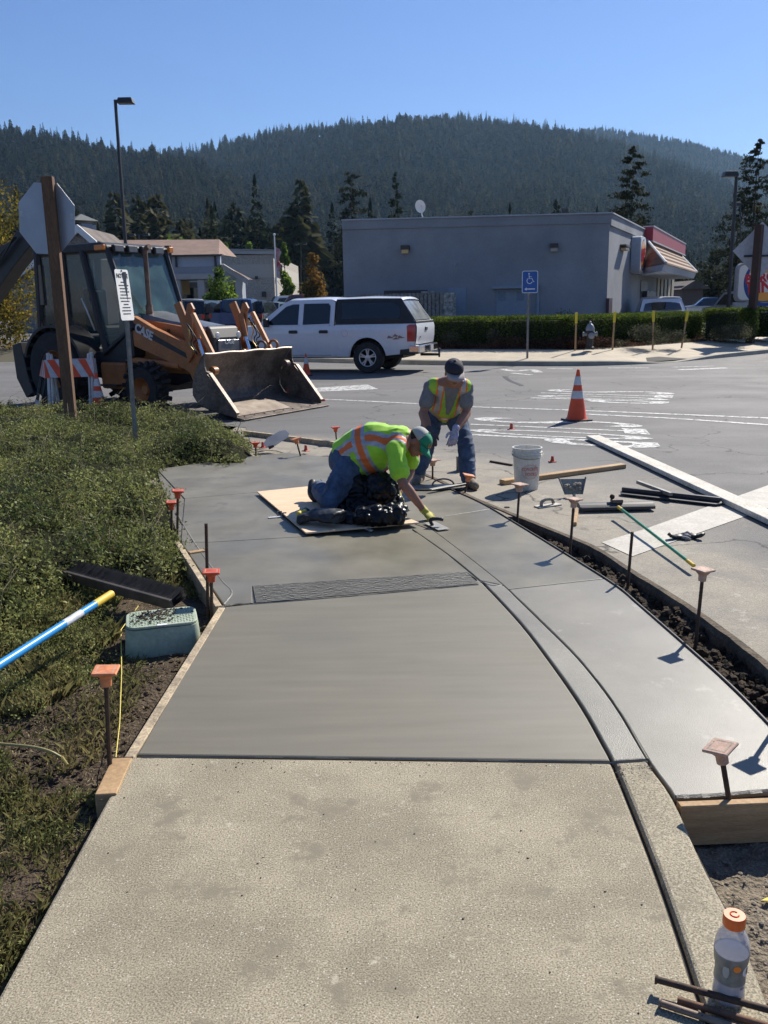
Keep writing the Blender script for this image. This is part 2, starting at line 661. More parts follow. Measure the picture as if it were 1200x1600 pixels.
def street_mat():
 m = bpy.data.materials.new('asphalt')
 m.use_nodes = True
 nt = m.node_tree
 L = nt.links.new
 b = nt.nodes['Principled BSDF']
 geo = nt.nodes.new('ShaderNodeNewGeometry')
 P = geo.outputs['Position']
 def noi(s, d=4, r=0.6, st=None):
  n = nt.nodes.new('ShaderNodeTexNoise')
  n.inputs['Scale'].default_value = s
  n.inputs['Detail'].default_value = d
  n.inputs['Roughness'].default_value = r
  if st:
   mp = nt.nodes.new('ShaderNodeMapping')
   mp.inputs['Scale'].default_value = st
   mp.inputs['Rotation'].default_value = (0, 0, R(22))
   L(P, mp.inputs[0])
   L(mp.outputs[0], n.inputs['Vector'])
  else:
   L(P, n.inputs['Vector'])
  return n.outputs['Fac']
 def mrange(x, a, bb, c, d):
  q = nt.nodes.new('ShaderNodeMapRange')
  for i, vv in enumerate((a, bb, c, d)):
   q.inputs[i + 1].default_value = vv
  L(x, q.inputs[0])
  return q.outputs[0]
 def mix(f, a, bb):
  q = nt.nodes.new('ShaderNodeMix')
  q.data_type = 'RGBA'
  L(f, q.inputs['Factor'])
  for s, k in ((a, 'A'), (bb, 'B')):
   if isinstance(s, tuple):
    q.inputs[k].default_value = s + (1,)
   else:
    L(s, q.inputs[k])
  return q.outputs['Result']
 def math_(op, x, y):
  q = nt.nodes.new('ShaderNodeMath')
  q.operation = op
  for i, s in enumerate((x, y)):
   if isinstance(s, (int, float)):
    q.inputs[i].default_value = s
   else:
    L(s, q.inputs[i])
  return q.outputs[0]
 col = mix(mrange(noi(0.5, 6, st=(0.35, 1.6, 1)), 0.35, 0.65, 0, 1), (0.125, 0.122, 0.118), (0.17, 0.165, 0.156))
 grain = mrange(noi(120, 3), 0.3, 0.7, 0.72, 1.28)
 at_ = nt.nodes.new('ShaderNodeAttribute')
 at_.attribute_name = 'dust'
 d = math_('MULTIPLY', at_.outputs['Fac'], mrange(noi(2.5, 8, 0.68), 0.3, 0.62, 0.35, 1.15))
 d = math_('MINIMUM', d, 1.0)
 col = mix(d, col, (0.31, 0.275, 0.215))
 # slurry splashes in the dusty strip
 s = math_('MULTIPLY', mrange(noi(6, 8, 0.7), 0.6, 0.68, 0, 0.7), at_.outputs['Fac'])
 col = mix(s, col, (0.46, 0.43, 0.37))
 # cracks
 wp = nt.nodes.new('ShaderNodeTexNoise')
 wp.inputs['Scale'].default_value = 1.5
 wp.inputs['Detail'].default_value = 6
 L(P, wp.inputs['Vector'])
 va = nt.nodes.new('ShaderNodeVectorMath')
 va.operation = 'SCALE'
 L(wp.outputs['Color'], va.inputs[0])
 va.inputs['Scale'].default_value = 1.1
 vb = nt.nodes.new('ShaderNodeVectorMath')
 vb.operation = 'ADD'
 L(P, vb.inputs[0])
 L(va.outputs[0], vb.inputs[1])
 vo = nt.nodes.new('ShaderNodeTexVoronoi')
 vo.feature = 'DISTANCE_TO_EDGE'
 vo.inputs['Scale'].default_value = 0.42
 L(vb.outputs[0], vo.inputs['Vector'])
 ck = mrange(vo.outputs['Distance'], 0.0, 0.009, 1, 0)
 ck = math_('MULTIPLY', ck, mrange(noi(0.7, 2), 0.40, 0.52, 0, 0.95))
 col = mix(ck, col, (0.03, 0.029, 0.028))
 mx = nt.nodes.new('ShaderNodeVectorMath')
 mx.operation = 'SCALE'
 L(col, mx.inputs[0])
 L(grain, mx.inputs['Scale'])
 L(mx.outputs[0], b.inputs['Base Color'])
 L(mrange(noi(0.8, 5), 0.3, 0.7, 0.72, 0.85), b.inputs['Roughness'])
 b.inputs['Specular IOR Level'].default_value = 0.3
 bp = nt.nodes.new('ShaderNodeBump')
 bp.inputs['Strength'].default_value = 0.6
 bp.inputs['Distance'].default_value = 0.006
 L(noi(160, 3), bp.inputs['Height'])
 L(bp.outputs[0], b.inputs['Normal'])
 return m
M_STREET = street_mat()
def dirt_mat(name, c1, c2, c3, s=6):
 m = mat(name, c1, 0.95, var=0.3, scale=s, bump=1.0, bscale=70, col2=c2, fine=0.35, fscale=120, bdist=0.02, spec=0.2)
 return m
M_DIRT = dirt_mat('bed_soil', (0.115, 0.085, 0.055), (0.055, 0.04, 0.027), None, 3)
M_TRENCH = dirt_mat('trench_soil', (0.085, 0.062, 0.042), (0.03, 0.023, 0.016), None, 9)
M_GRAVEL = dirt_mat('road_base', (0.27, 0.225, 0.165), (0.16, 0.13, 0.095), None, 7)
# ---- great ground sheet out to the horizon
M_FIELD = mat('field_soil', (0.10, 0.09, 0.05), 0.95, var=0.3, scale=0.05, col2=(0.07, 0.06, 0.035))
grid_sheet('ground', [-6000, -1500, -300, -60, -20, 0, 20, 60, 300, 1500, 6000],
  [-500, -60, -10, 0, 10, 20, 27, 34, 60, 300, 1500, 7000],
  lambda x, y: -0.55 if y < 29 else 0.30, M_FIELD, smooth=False)['kind'] = 'structure'
# ---- street
TR_OUT = [(1420, 1230), (1260, 1095), (1200, 1041), (1142, 995), (1073, 946), (986, 892), (933, 858), (900, 843), (837, 818), (775, 793),
  (735, 776), (700, 757), (664, 741)]
TR_OUT = [g(x, y, ST_Z) for x, y in TR_OUT]
near_edge = [Vector((7.5, 1.0, 0)), Vector((3.2, 1.5, 0))] + TR_OUT + [g(x, y, ST_Z) for x, y in [
 (560, 716), (510, 712), (470, 716), (432, 704), (395, 702), (384, 668), (200, 652), (0, 645), (-250, 640)]]
poly = [(p.x, p.y) for p in near_edge] + [(-30, 16.5), (-30, 45)] + [(p.x, p.y) for p in KERB] + [(60, 40), (60, 1.0)]
pts = [Vector(p) for p in poly]
npoly = len(pts)
tr2 = [(p.x, p.y) for p in TR_OUT]
def dist_line(x, y, L):
 best = 1e9
 for i in range(len(L) - 1):
  ax, ay = L[i][0], L[i][1]
  bx, by = L[i + 1][0], L[i + 1][1]
  dx, dy = bx - ax, by - ay
  t = max(0, min(1, ((x - ax) * dx + (y - ay) * dy) / (dx * dx + dy * dy + 1e-9)))
  best = min(best, math.hypot(x - ax - t * dx, y - ay - t * dy))
 return best
for ix in range(70):
 for iy in range(80):
  x, y = -4 + ix * 0.13 + 0.01 * math.sin(iy), 2.4 + iy * 0.13 + 0.01 * math.cos(ix)
  if in_poly(x, y, poly) and dist_line(x, y, tr2) > 0.05:
   pts.append(Vector((x, y)))
cdt = delaunay_2d_cdt(pts, [(i, (i + 1) % npoly) for i in range(npoly)], [], 1, 1e-5)
sv = [(p.x, p.y, ST_Z) for p in cdt[0]]
me = bpy.data.meshes.new('street')
me.from_pydata(sv, [], [list(f) for f in cdt[2]])
me.materials.append(M_STREET)
at_ = me.attributes.new('dust', 'FLOAT', 'POINT')
gut = tr2 + [(g(560, 712).x, g(560, 712).y), (g(440, 700).x, g(440, 700).y)]
def dust(x, y):
 d = dist_line(x, y, gut)
 w = 1.0 if y < 8.5 else 1.3
 k = max(0.0, 1 - max(0, d - 0.55 * w) / (0.6 * w))
 k2 = max(0.0, 1 - math.hypot((x - 1.6) / 1.7, (y - 7.4) / 1.9)) * 1.1
 return min(1.0, max(k, k2))
at_.data.foreach_set('value', [dust(v[0], v[1]) for v in sv])
me.update()
street = bpy.data.objects.new('street', me)
COL.objects.link(street)
street['kind'] = 'structure'
# broken edge of the road along the trench
mb = MB()
E_ = [(p.x, p.y) for p in TR_OUT]
E_ = [Vector((*p, 0)) for p in E_]
E_ = smooth_line(E_, 5)
vs, fs = [], []
for i, p in enumerate(E_):
 j = 0.012 * noise.noise(p * 7)
 t = (E_[min(i + 1, len(E_) - 1)] - E_[max(i - 1, 0)]).normalized()
 nn = Vector((t.y, -t.x, 0))   # towards street
 nn = nn if nn.x > 0 else -nn
 vs += [p + nn * 0.02 + Vector((0, 0, ST_Z + 0.004)), p - nn * (0.018 + j) + Vector((0, 0, ST_Z + 0.002)),
  p - nn * (0.03 + j) + Vector((0, 0, ST_Z - 0.03)), p - nn * (0.015 + j) + Vector((0, 0, -0.3))]
for i in range(len(E_) - 1):
 for k in range(3):
  a = i * 4 + k
  fs.append((a, a + 1, a + 5, a + 4))
mb.add(vs, fs)
mb.build('road_edge', mat('road_cut', (0.15, 0.115, 0.075), 0.95, scale=9, col2=(0.06, 0.045, 0.03), bump=1, bscale=40, fine=0.3, fscale=80))['kind'] = 'structure'
mb = MB()
mb.prism([(-2.6, 7.0), (2.0, 7.0), (1.0, 11.6), (-2.1, 13.3)], -.2, -.036)
mb.build('dusty_ground', mat('dusty_ground', (.31, .27, .21), .95, scale=4, col2=(.22, .19, .145), bump=.5, bscale=60, fine=.15, fscale=50))['kind'] = 'structure'
# ---- trench and excavated strip, left bed
tr_in = [g(x, y) for x, y in [(1300, 1230), (1200, 1128), (1140, 1070), (1075, 1010), (1000, 945), (960, 912), (885, 865), (808, 818), (752, 785), (700, 762),
       (655, 748)]]
def trench_z(x, y):
 z = -0.105 + 0.045 * nz(x, y, 3.1) + 0.035 * nz(x, y, 9, 4) + 0.02 * nz(x, y, 26, 9) + 0.008 * nz(x, y, 70, 2)
 if y < 3.0:
  z = -0.16 + 0.02 * nz(x, y, 3.1) + 0.014 * nz(x, y, 12, 4) + 0.012 * nz(x, y, 34, 9) + 0.006 * nz(x, y, 80, 2)
 return z
grid_sheet('excavated_soil', [0.45 + i * 0.018 for i in range(150)], [3.0 + i * 0.02 for i in range(300)], trench_z, M_TRENCH)['kind'] = 'structure'
grid_sheet('gravel_base', [0.6 + i * 0.0125 for i in range(170)], [0.9 + i * 0.0125 for i in range(170)], trench_z, M_GRAVEL)['kind'] = 'structure'
# clods and pebbles
mb = MB()
for k in range(900):
 t = random.random()
 i = int(t * (len(tr_in) - 3)) + 1
 a, b = tr_in[i], tr_in[i + 1]
 p = a.lerp(b, random.random())
 o = Vector((0.8, 0.5, 0)).normalized() * random.uniform(0.02, 0.33)
 q = p + o
 s = random.choice((0.006, 0.008, 0.012, 0.02, 0.03))
 z = trench_z(q.x, q.y) + s * 0.4
 mb.ball((q.x, q.y, z), (s * random.uniform(.7, 1.4), s * random.uniform(.7, 1.4), s * .8), 6, 3,
   Matrix.Rotation(random.random() * 6, 3, Vector((random.random(), random.random(), 1)).normalized()))
tag(mb.build('soil_clod', M_TRENCH), 'loose dark soil clods lying in the trench beside the fresh gutter', 'soil', kind='stuff')
mb = MB()
for k in range(1300):
 x, y = random.uniform(0.8, 2.0), random.uniform(1.3, 2.75)
 s = random.choice((0.002, 0.003, 0.004, 0.006, 0.009))
 mb.ball((x, y, trench_z(x, y) + s * 0.3), (s, s * random.uniform(.7, 1.3), s * .7), 6, 3)
tag(mb.build('pebble', mat('pebbles', (0.30, 0.26, 0.20), 0.9, scale=30, col2=(0.13, 0.11, 0.09))), 'small stones scattered on the bare road base beside the bottle', 'gravel', kind='stuff')
def bed_z(x, y):
 z = -0.11 + 0.05 * nz(x, y, 1.3) + 0.025 * nz(x, y, 5, 3) + 0.010 * nz(x, y, 17, 5) + 0.006 * nz(x, y, 50, 8)
 if x < -1.6:
  z += min(1, (-1.6 - x)) * 0.06
 return z
xs = [-34, -20, -12, -9, -8] + [-7.2 + i * 0.3 for i in range(14)] + [-3.0 + i * 0.028 for i in range(88)]
ys = [0.3 + i * 0.03 for i in range(190)] + [6.0 + i * 0.22 for i in range(46)]
ystop = ys[-1]
bed_poly = [(-40, 0), (-0.7, 0), (-0.7, 6), (-0.9, 9.2), (g(432, 700).x, g(432, 700).y), (g(384, 668).x - .03, g(384, 668).y),
   (g(200, 654).x, g(200, 654).y), (g(0, 647).x, g(0, 647).y), (-30, 16.3)]
grid_sheet('planting_bed', xs, ys, lambda x, y: bed_z(x, y) if in_poly(x, y, bed_poly) else -0.12, M_DIRT,
  keep=lambda x, y: True)['kind'] = 'structure'
# ---- walk panels: each poured panel its own piece between recessed joints
J1 = [(1128, 1640), (1090, 1550), (1060, 1460), (1025, 1360), (990, 1270), (957, 1190), (943, 1163), (910, 1105), (865, 1040), (815, 975), (762, 918),
 (748, 905), (700, 866), (643, 826)]
J2 = [(1232, 1640), (1178, 1500), (1140, 1420), (1100, 1345), (1055, 1247), (1015, 1190), (960, 1100), (905, 1030), (850, 975), (812, 938),
 (786, 913), (740, 876), (690, 838), (676, 828)]
TI = [(1300, 1230), (1200, 1128), (1140, 1070), (1075, 1010), (1000, 945), (960, 912), (885, 865), (808, 818), (752, 785), (700, 762), (672, 752)]
walk = thing('sidewalk', (0, 0, 0), kind='structure')
def xy(pts):
 return [(g(x, y).x, g(x, y).y) for x, y in pts]
def dens(pts, per=4):
 return [(p.x, p.y) for p in smooth_line([(a[0], a[1], 0) for a in pts], per)]
def seg(line, y0, y1):
 return [p for p in line if y1 <= p[1] <= y0]
def panel(poly, m, gap=0.006, z=0.0, thick=0.16, round_=0.007, name='slab'):
 mb = MB()
 a = inset(poly, gap)
 b = inset(poly, gap + round_ * 0.4)
 c = inset(poly, gap + round_)
 n = len(poly)
 lv = [(a, z - thick), (a, z - round_), (b, z - round_ * 0.3), (c, z)]
 vs = []
 for pl, zz in lv:
  vs += [(p[0], p[1], zz) for p in pl]
 fs = []
 for k in range(3):
  for i in range(n):
   j = (i + 1) % n
   fs.append((k * n + i, k * n + j, k * n + n + j, k * n + n + i))
 mb.add(vs, fs)
 # cap triangulated
 cd = delaunay_2d_cdt([Vector(p) for p in c], [(i, (i + 1) % n) for i in range(n)], [], 1, 1e-6)
 mb.add([(p.x, p.y, z) for p in cd[0]], [list(f) for f in cd[2]])
 o = mb.build(name, m, walk)
 for p_ in o.data.polygons:
  pass
 bm = bmesh.new()
 bm.from_mesh(o.data)
 bmesh.ops.recalc_face_normals(bm, faces=bm.faces)
 for f in bm.faces:
  if abs(f.normal.z) > 0.95 and f.normal.z < 0 and abs(f.calc_center_median().z - z) < 1e-4:
   f.normal_flip()
 bm.to_mesh(o.data)
 bm.free()
 return o
j1, j2, ti = dens(xy(J1)), dens(xy(J2)), dens(xy(TI))
YJ = g(700, 1187).y        # old/new joint
YG = g(600, 921).y
def cut(line, ya, yb):
 """points of the line between two distances, ends interpolated"""
 L = sorted(line, key=lambda p: p[1])
 def xa(y):
  for i in range(len(L) - 1):
   if L[i][1] <= y <= L[i + 1][1]:
    t = (y - L[i][1]) / (L[i + 1][1] - L[i][1] + 1e-9)
    return (L[i][0] + (L[i + 1][0] - L[i][0]) * t, y)
  return (L[0][0], y) if y < L[0][1] else (L[-1][0], y)
 return [xa(ya)] + [p for p in L if ya + 0.01 < p[1] < yb - 0.01] + [xa(yb)]
A = xy([(210, 1180), (957, 1190), (345, 948), (750, 914)])
# old panel in front
c1 = cut(j1, 0.95, A[1][1])
panel([(-0.985, 0.95)] + c1 + [(-0.985, A[0][1])], M_OLD, 0.007, round_=0.012)
# old kerb
c2 = cut(j2, 0.95, A[1][1] + 0.012)
panel(c1 + c2[::-1], M_OLD, 0.007, round_=0.014, z=0.002)
# broomed panel
a_top = cut(j1, A[1][1], xy([(750, 907)])[0][1])
panel([A[0]] + a_top + [A[2]], M_BROOM, 0.006, round_=0.009)
# new kerb strip, near and far
k_in = cut(j1, A[1][1], xy([(750, 907)])[0][1])
k_out = cut(j2, A[1][1] + 0.012, xy([(786, 915)])[0][1])
panel(k_in + k_out[::-1], M_STRIPW, 0.005, round_=0.007, z=0.001)
k_in2 = cut(j1, xy([(750, 907)])[0][1], xy([(643, 826)])[0][1])
k_out2 = cut(j2, xy([(786, 915)])[0][1], xy([(676, 828)])[0][1])
panel(k_in2 + k_out2[::-1], M_WET2, 0.003, round_=0.005, z=0.0)
# gutter: three pours
yb0, yb1, yb2, yb3 = xy([(1055, 1245)])[0][1], xy([(870, 912)])[0][1], xy([(735, 797)])[0][1], xy([(672, 752)])[0][1]
o0 = cut(j2, yb0, yb1 - 0.08)
i0 = cut(ti, 3.0, yb1 + 0.10)
rb = g(1230, 1234)
panel(o0 + i0[::-1][:-1] + [(rb.x + .05, rb.y + .12), (rb.x, rb.y)], M_PAN, 0.004, round_=0.006, z=-0.004)
o1 = cut(j2, yb1 - 0.08, xy([(676, 828)])[0][1])
i1 = cut(ti, yb1 + 0.10, yb2 + 0.05)
panel(o1 + xy([(640, 815)]) + i1[::-1], M_WET2, 0.003, round_=0.005, z=-0.004)
i2 = cut(ti, yb2 + 0.05, yb3)
# back panels round the plywood
PW = xy([(402, 769), (508, 757), (652, 819), (478, 832)])
wet_far = xy([(640, 815), (508, 757), (497, 748), (560, 737), (640, 742)])
panel(xy([(640, 815), (600, 800), (508, 757), (500, 748), (590, 740)]) + i2[::-1], M_WET, 0.003, round_=0.004, z=-0.004)
# ramp landing front: between groove band and plywood
GB = xy([(395, 916), (728, 894), (748, 913), (400, 943)])
panel(xy([(350, 946), (395, 942), (395, 916), (728, 894), (746, 906), (700, 866), (652, 832), (480, 838), (330, 847), (282, 847)]), M_WET2, 0.003,
 round_=0.005)
panel(xy([(282, 847), (330, 847), (480, 838), (402, 769), (288, 779)]), M_WET, 0.003, round_=0.004)
panel(xy([(288, 779), (402, 769), (508, 757), (488, 742), (432, 709), (408, 711), (245, 733)]), M_WET, 0.003, round_=0.004)
panel(xy([(508, 757), (560, 737), (540, 712), (455, 711), (440, 709)]), M_WET, 0.002, round_=0.003, z=-0.01)
# dark bed under the joints
mb = MB()
mb.prism(xy([(0, 1640), (1225, 1640), (1140, 1420), (1050, 1246), (1225, 1236), (1200, 1132), (1000, 947), (806, 820), (700, 765), (640, 746), (450, 714), (260, 734), (285, 850),
   (352, 948), (215, 1186)]), -0.14, -0.022)
mb.build('joint_bed', M_JOINT, walk)
mb = MB()
mb.prism(xy([(352, 944), (748, 907), (785, 911), (900, 880), (884, 866), (806, 819), (700, 763), (655, 747), (590, 736), (500, 712), (445, 706), (432, 708), (408, 710), (245, 733), (282, 848)]), -0.13, -0.0085)
mb.build('ramp_bed', M_WET, walk)
# rough raked band with its grooves as geometry
mb = MB()
A0, A1, B1, B0 = [Vector((*p, 0)) for p in (GB[0], GB[1], GB[2], GB[3])]
nr = 17
for r in range(nr):
 t0, t1 = r / nr, (r + 0.62) / nr
 for s in range(60):
  s0, s1 = s / 60, (s + 1) / 60
  zz = 0.003 + 0.0025 * random.random()
  p = [A0.lerp(A1, s0).lerp(B0.lerp(B1, s0), t0), A0.lerp(A1, s1).lerp(B0.lerp(B1, s1), t0), A0.lerp(A1, s1).lerp(B0.lerp(B1, s1), t1),
   A0.lerp(A1, s0).lerp(B0.lerp(B1, s0), t1)]
  jt = 0.0012 * random.uniform(-1, 1)
  vs = [q + Vector((0, jt, -0.012)) for q in p] + [q + Vector((0, jt, zz)) for q in p]
  mb.add(vs, [(4, 5, 6, 7), (0, 1, 5, 4), (2, 3, 7, 6)])
mb.add([A0 + Vector((0, 0, -.004)), A1 + Vector((0, 0, -.004)), B1 + Vector((0, 0, -.004)), B0 + Vector((0, 0, -.004))], [(0, 1, 2, 3)])
tag(mb.build('groove_band', M_GROOVE, walk), kind='stuff')
# tooled lines on the ramp (thin raised trowel ridges of slurry)
mb = MB()
def ridge(pts, w=0.006, h=0.003, z=0.0):
 P = [Vector((*p, z)) for p in dens(xy(pts), 6)]
 for i in range(len(P) - 1):
  t = (P[i + 1] - P[i]).normalized()
  nn = Vector((-t.y, t.x, 0)) * w * random.uniform(.6, 1.2)
  up = Vector((0, 0, h))
  mb.add([P[i] - nn, P[i] + up, P[i] + nn, P[i + 1] - nn, P[i + 1] + up, P[i + 1] + nn], [(0, 1, 4, 3), (1, 2, 5, 4)])
ridge([(275, 800), (305, 850), (345, 905), (362, 925), (350, 944)])
ridge([(345, 948), (372, 944), (400, 944)], 0.008, 0.005)
ridge([(395, 916), (560, 906), (728, 894)], 0.004, 0.004)
ridge([(400, 944), (560, 931), (748, 914)], 0.005, 0.005)
ridge([(750, 908), (768, 915), (787, 914)], 0.006, 0.004)
ridge([(812, 936), (850, 973), (905, 1028), (960, 1098), (1012, 1186)], 0.003, 0.002, 0.001)
ridge([(1056, 1243), (1120, 1240), (1225, 1231)], 0.012, 0.006, -0.004)
ridge([(222, 1184), (400, 1183), (700, 1187), (950, 1192), (1012, 1190)], 0.004, 0.004)
mb.build('slurry_ridge', M_STRIPW, walk)
# crumbs along the old joint
mb = MB()
for k in range(420):
 if random.random() < 0.6:
  px, py = random.uniform(962, 1018), 1196 + abs(random.gauss(0, 12))
 elif random.random() < 0.5:
  px, py = random.uniform(225, 950), 1189 + abs(random.gauss(0, 9))
 else:
  px, py = random.uniform(150, 1100), random.uniform(1200, 1590)
 p = g(px, py)
 s = random.choice((0.001, 0.0015, 0.002, 0.003))
 mb.ball((p.x, p.y, s * .4), (s * random.uniform(.8, 1.6), s, s * .6), 5, 3)
tag(mb.build('mortar_crumb', mat('crumb_dark', (0.10, 0.088, 0.07), 0.9, scale=80, col2=(0.05, 0.043, 0.035))),
 'dark crumbs of mortar scattered on the old pale slab by the cold joint', 'crumbs', kind='stuff')
# ---- far kerb, walk and beds
KT = 0.10
def dip(i):
 p = KERB[i]
 k = math.exp(-((p.x - 8.2) / 1.3) ** 2)
 return KT - 0.115 * k
kerb = thing('far_sidewalk', (0, 0, 0), kind='structure')
n_k = len(KERB)
step = 2
i = 0
while i < n_k - 1:
 j = min(i + step, n_k - 1)
 L = KERB[i:j + 1]
 mb = MB()
 ribbon(mb, KERB, 0, 0, 0, 0) if False else None
 zt = [dip(k) for k in range(i, j + 1)]
 ribbon(mb, L, 0.0, 0.02, ST_Z - 0.05, lambda q: zt[q] - 0.015)
 ribbon(mb, L, 0.02, 0.045, lambda q: zt[q] - 0.015, lambda q: zt[q])
 ribbon(mb, L, 0.045, 0.17, lambda q: zt[q], lambda q: zt[q] + 0.004)
 mb.build('kerb', M_KERBFAR, kerb, smooth='auto')
 mb = MB()
 zt2 = [max(0.08, z) for z in zt]
 ribbon(mb, L, 0.178, 2.3, lambda q: zt[q] + 0.006, 0.30)
 o = mb.build('paving_slab', M_WALKFAR, kerb)
 i = j
mb = MB()
ribbon(mb, KERB, 0.15, 2.4, 0.02, 0.24)
mb.build('joint_bed', M_JOINT, kerb)
mb = MB()
ribbon(mb, KERB, 2.3, 4.3, 0.298, 0.42)
mb.build('hedge_bed', mat('bark_mulch', (0.13, 0.085, 0.055), 0.95, scale=1.5, col2=(0.06, 0.04, 0.028), bump=1, bscale=30, fine=.3, fscale=40))['kind'] = 'structure'
mb = MB()
ribbon(mb, KERB, 4.3, 5.2, 0.42, 0.36)
K2 = offset_line(KERB, 5.1)[::5]
mb.build('parking_verge', M_DIRT)['kind'] = 'structure'
mb = MB()
K2 = [p for i, p in enumerate(K2) if i == 0 or p.x > K2[i - 1].x]
n = len(K2)
vs = [(p.x, p.y, 0.352) for p in K2] + [(p.x * 3.6, 150, 0.352) for p in K2]
mb.add(vs, [(k, k + 1, n + k + 1, n + k) for k in range(n - 1)])
M_LOT = mat('lot_asphalt', (0.12, 0.115, 0.11), 0.8, scale=0.6, col2=(0.085, 0.083, 0.08))
mb.build('parking_lot', M_LOT)['kind'] = 'structure'
# ---- painted markings
def paint_mat():
 m = mat('road_paint', (0.56, 0.55, 0.52), 0.6, var=0.08, scale=3, fine=0.12, fscale=60)
 nt = m.node_tree
 L = nt.links.new
 b = nt.nodes['Principled BSDF']
 n = nt.nodes.new('ShaderNodeTexNoise')
 n.inputs['Scale'].default_value = 14
 n.inputs['Detail'].default_value = 8
 n.inputs['Roughness'].default_value = 0.75
 gm = nt.nodes.new('ShaderNodeNewGeometry')
 L(gm.outputs['Position'], n.inputs['Vector'])
 q = nt.nodes.new('ShaderNodeMapRange')
 q.inputs[1].default_value = 0.40
 q.inputs[2].default_value = 0.52
 q.inputs[3].default_value = 0.2
 L(n.outputs['Fac'], q.inputs[0])
 L(q.outputs[0], b.inputs['Alpha'])
 return m
M_PAINT = paint_mat()
M_PAINTD = mat('road_paint_dusty', (0.47, 0.44, 0.38), 0.75, var=0.12, scale=5, fine=0.15, fscale=60)
marks = thing('road_marking', (0, 0, 0), kind='structure')
def flat(name, pts, z, m, world_pts=False):
 mb = MB()
 P = [Vector((*p, z)) for p in pts] if world_pts else [Vector((g(x, y, ST_Z).x, g(x, y, ST_Z).y, z)) for x, y in pts]
 mb.add(P, [list(range(len(P)))])
 return mb.build(name, m, marks)
def stripe(name, pts, w, z=ST_Z + 0.004, m=None):
 P = smooth_line([Vector((g(x, y, ST_Z).x, g(x, y, ST_Z).y, 0)) for x, y in pts], 6)
 mb = MB()
 ribbon(mb, P, -w / 2, w / 2, z, z)
 return mb.build(name, m or M_PAINT, marks)
stripe('lane_line', [(300, 616), (507, 624), (650, 631), (729, 635.5), (917, 642), (1200, 653.5), (1400, 661)], 0.11)
stripe('lane_line', [(890, 645.5), (917, 647.5), (1050, 654), (1200, 664), (1400, 676)], 0.11)
flat('turn_arrow', [(400, 609), (498, 606), (574, 601), (591, 608), (568, 609.5), (501, 612), (400, 617)], ST_Z + 0.004, M_PAINT)
flat('crosswalk_band', [(940, 848), (988, 870), (1250, 777), (1250, 741), (1008, 827)], ST_Z + 0.004, M_PAINTD)
flat('crosswalk_band', [(440, 690), (560, 705), (640, 728), (622, 736), (540, 712)], ST_Z + 0.004, M_PAINTD) if False else None
stripe('worn_stroke', [(785, 577), (805, 580), (830, 578), (842, 582)], 0.22)
stripe('worn_stroke', [(800, 583), (830, 586)], 0.16)
stripe('worn_stroke', [(855, 576), (895, 576.5)], 0.14)
stripe('worn_stroke', [(950, 575), (1015, 575)], 0.16)
stripe('worn_stroke', [(1060, 578), (1135, 575)], 0.25)
stripe('worn_stroke', [(1050, 574), (1115, 572)], 0.14)
stripe('sealed_crack', [(788, 588), (797, 595), (812, 601), (815, 603)], 0.10, ST_Z + 0.004, mat('tar', (0.02, 0.02, 0.02), 0.5))
def road_word(word, c00, c10, c01):
 """each letter one mesh, its up along the road; c00 far left corner, c10 far right, c01 near left (world points)"""
 up = (c10 - c00)
 rt = (c01 - c00)
 w = len(word)
 for i, ch in enumerate(word):
  o = text_obj('painted_letter', ch, 1.0, M_PAINT, marks, Matrix.Identity(4), extrude=0.0, bold=0.0)
  co = [v.co.copy() for v in o.data.vertices]
  x0, x1 = min(c.x for c in co), max(c.x for c in co)
  y0, y1 = min(c.y for c in co), max(c.y for c in co)
  for v in o.data.vertices:
   s = (i + 0.06 + 0.86 * (v.co.x - x0) / (x1 - x0)) / w
   t = (v.co.y - y0) / (y1 - y0)
   q = c00 + rt * s + up * t
   v.co = (q.x, q.y, ST_Z + 0.004)
  o.matrix_local = Matrix.Identity(4)
road_word('STOP', g(742, 651, ST_Z), g(1000, 661, ST_Z), g(722, 688, ST_Z))
road_word('STOP', g(858, 608, ST_Z), g(1056, 613, ST_Z), g(820, 626, ST_Z))
# ================================================================== HILLS, FOREST, TREES
M_CONI = leafmat('conifer_needles', (0.042, 0.056, 0.022), (0.018, 0.028, 0.014), scale=0.012, transl=0.2)
M_CONI2 = leafmat('conifer_needles_olive', (0.095, 0.088, 0.032), (0.034, 0.042, 0.017), scale=0.02, transl=0.25)
M_PINE = leafmat('pine_needles', (0.05, 0.052, 0.022), (0.022, 0.028, 0.014), scale=0.35, transl=0.25)
M_GREENL = leafmat('maple_leaves', (0.17, 0.25, 0.04), (0.08, 0.13, 0.028), scale=0.5, transl=0.5)
M_ORANGEL = leafmat('autumn_leaves', (0.22, 0.12, 0.03), (0.09, 0.075, 0.02), scale=0.4, transl=0.5)
M_YELLOWL = leafmat('yellow_leaves', (0.26, 0.19, 0.035), (0.09, 0.09, 0.02), scale=0.9, transl=0.5)
M_BARK = mat('bark', (0.075, 0.055, 0.04), 0.95, scale=3, col2=(0.035, 0.027, 0.02), bump=1, bscale=12, stretch=(6, 6, 1))
M_HILL = mat('hill_soil', (0.035, 0.036, 0.02), 0.95, scale=0.02, col2=(0.015, 0.02, 0.01), spec=0, tex='Object')
M_HILLB = mat('bare_hill_soil', (0.10, 0.075, 0.055), 0.95, scale=0.02, col2=(0.03, 0.03, 0.018), tex='Object')
HAZE = bpy.data.materials.new('haze')
HAZE.use_nodes = True
_n = HAZE.node_tree
_n.nodes.remove(_n.nodes['Principled BSDF'])
_pv = _n.nodes.new('ShaderNodeVolumePrincipled')
_pv.inputs['Color'].default_value = (0.42, 0.68, 1.0, 1)
_pv.inputs['Density'].default_value = 0.00008
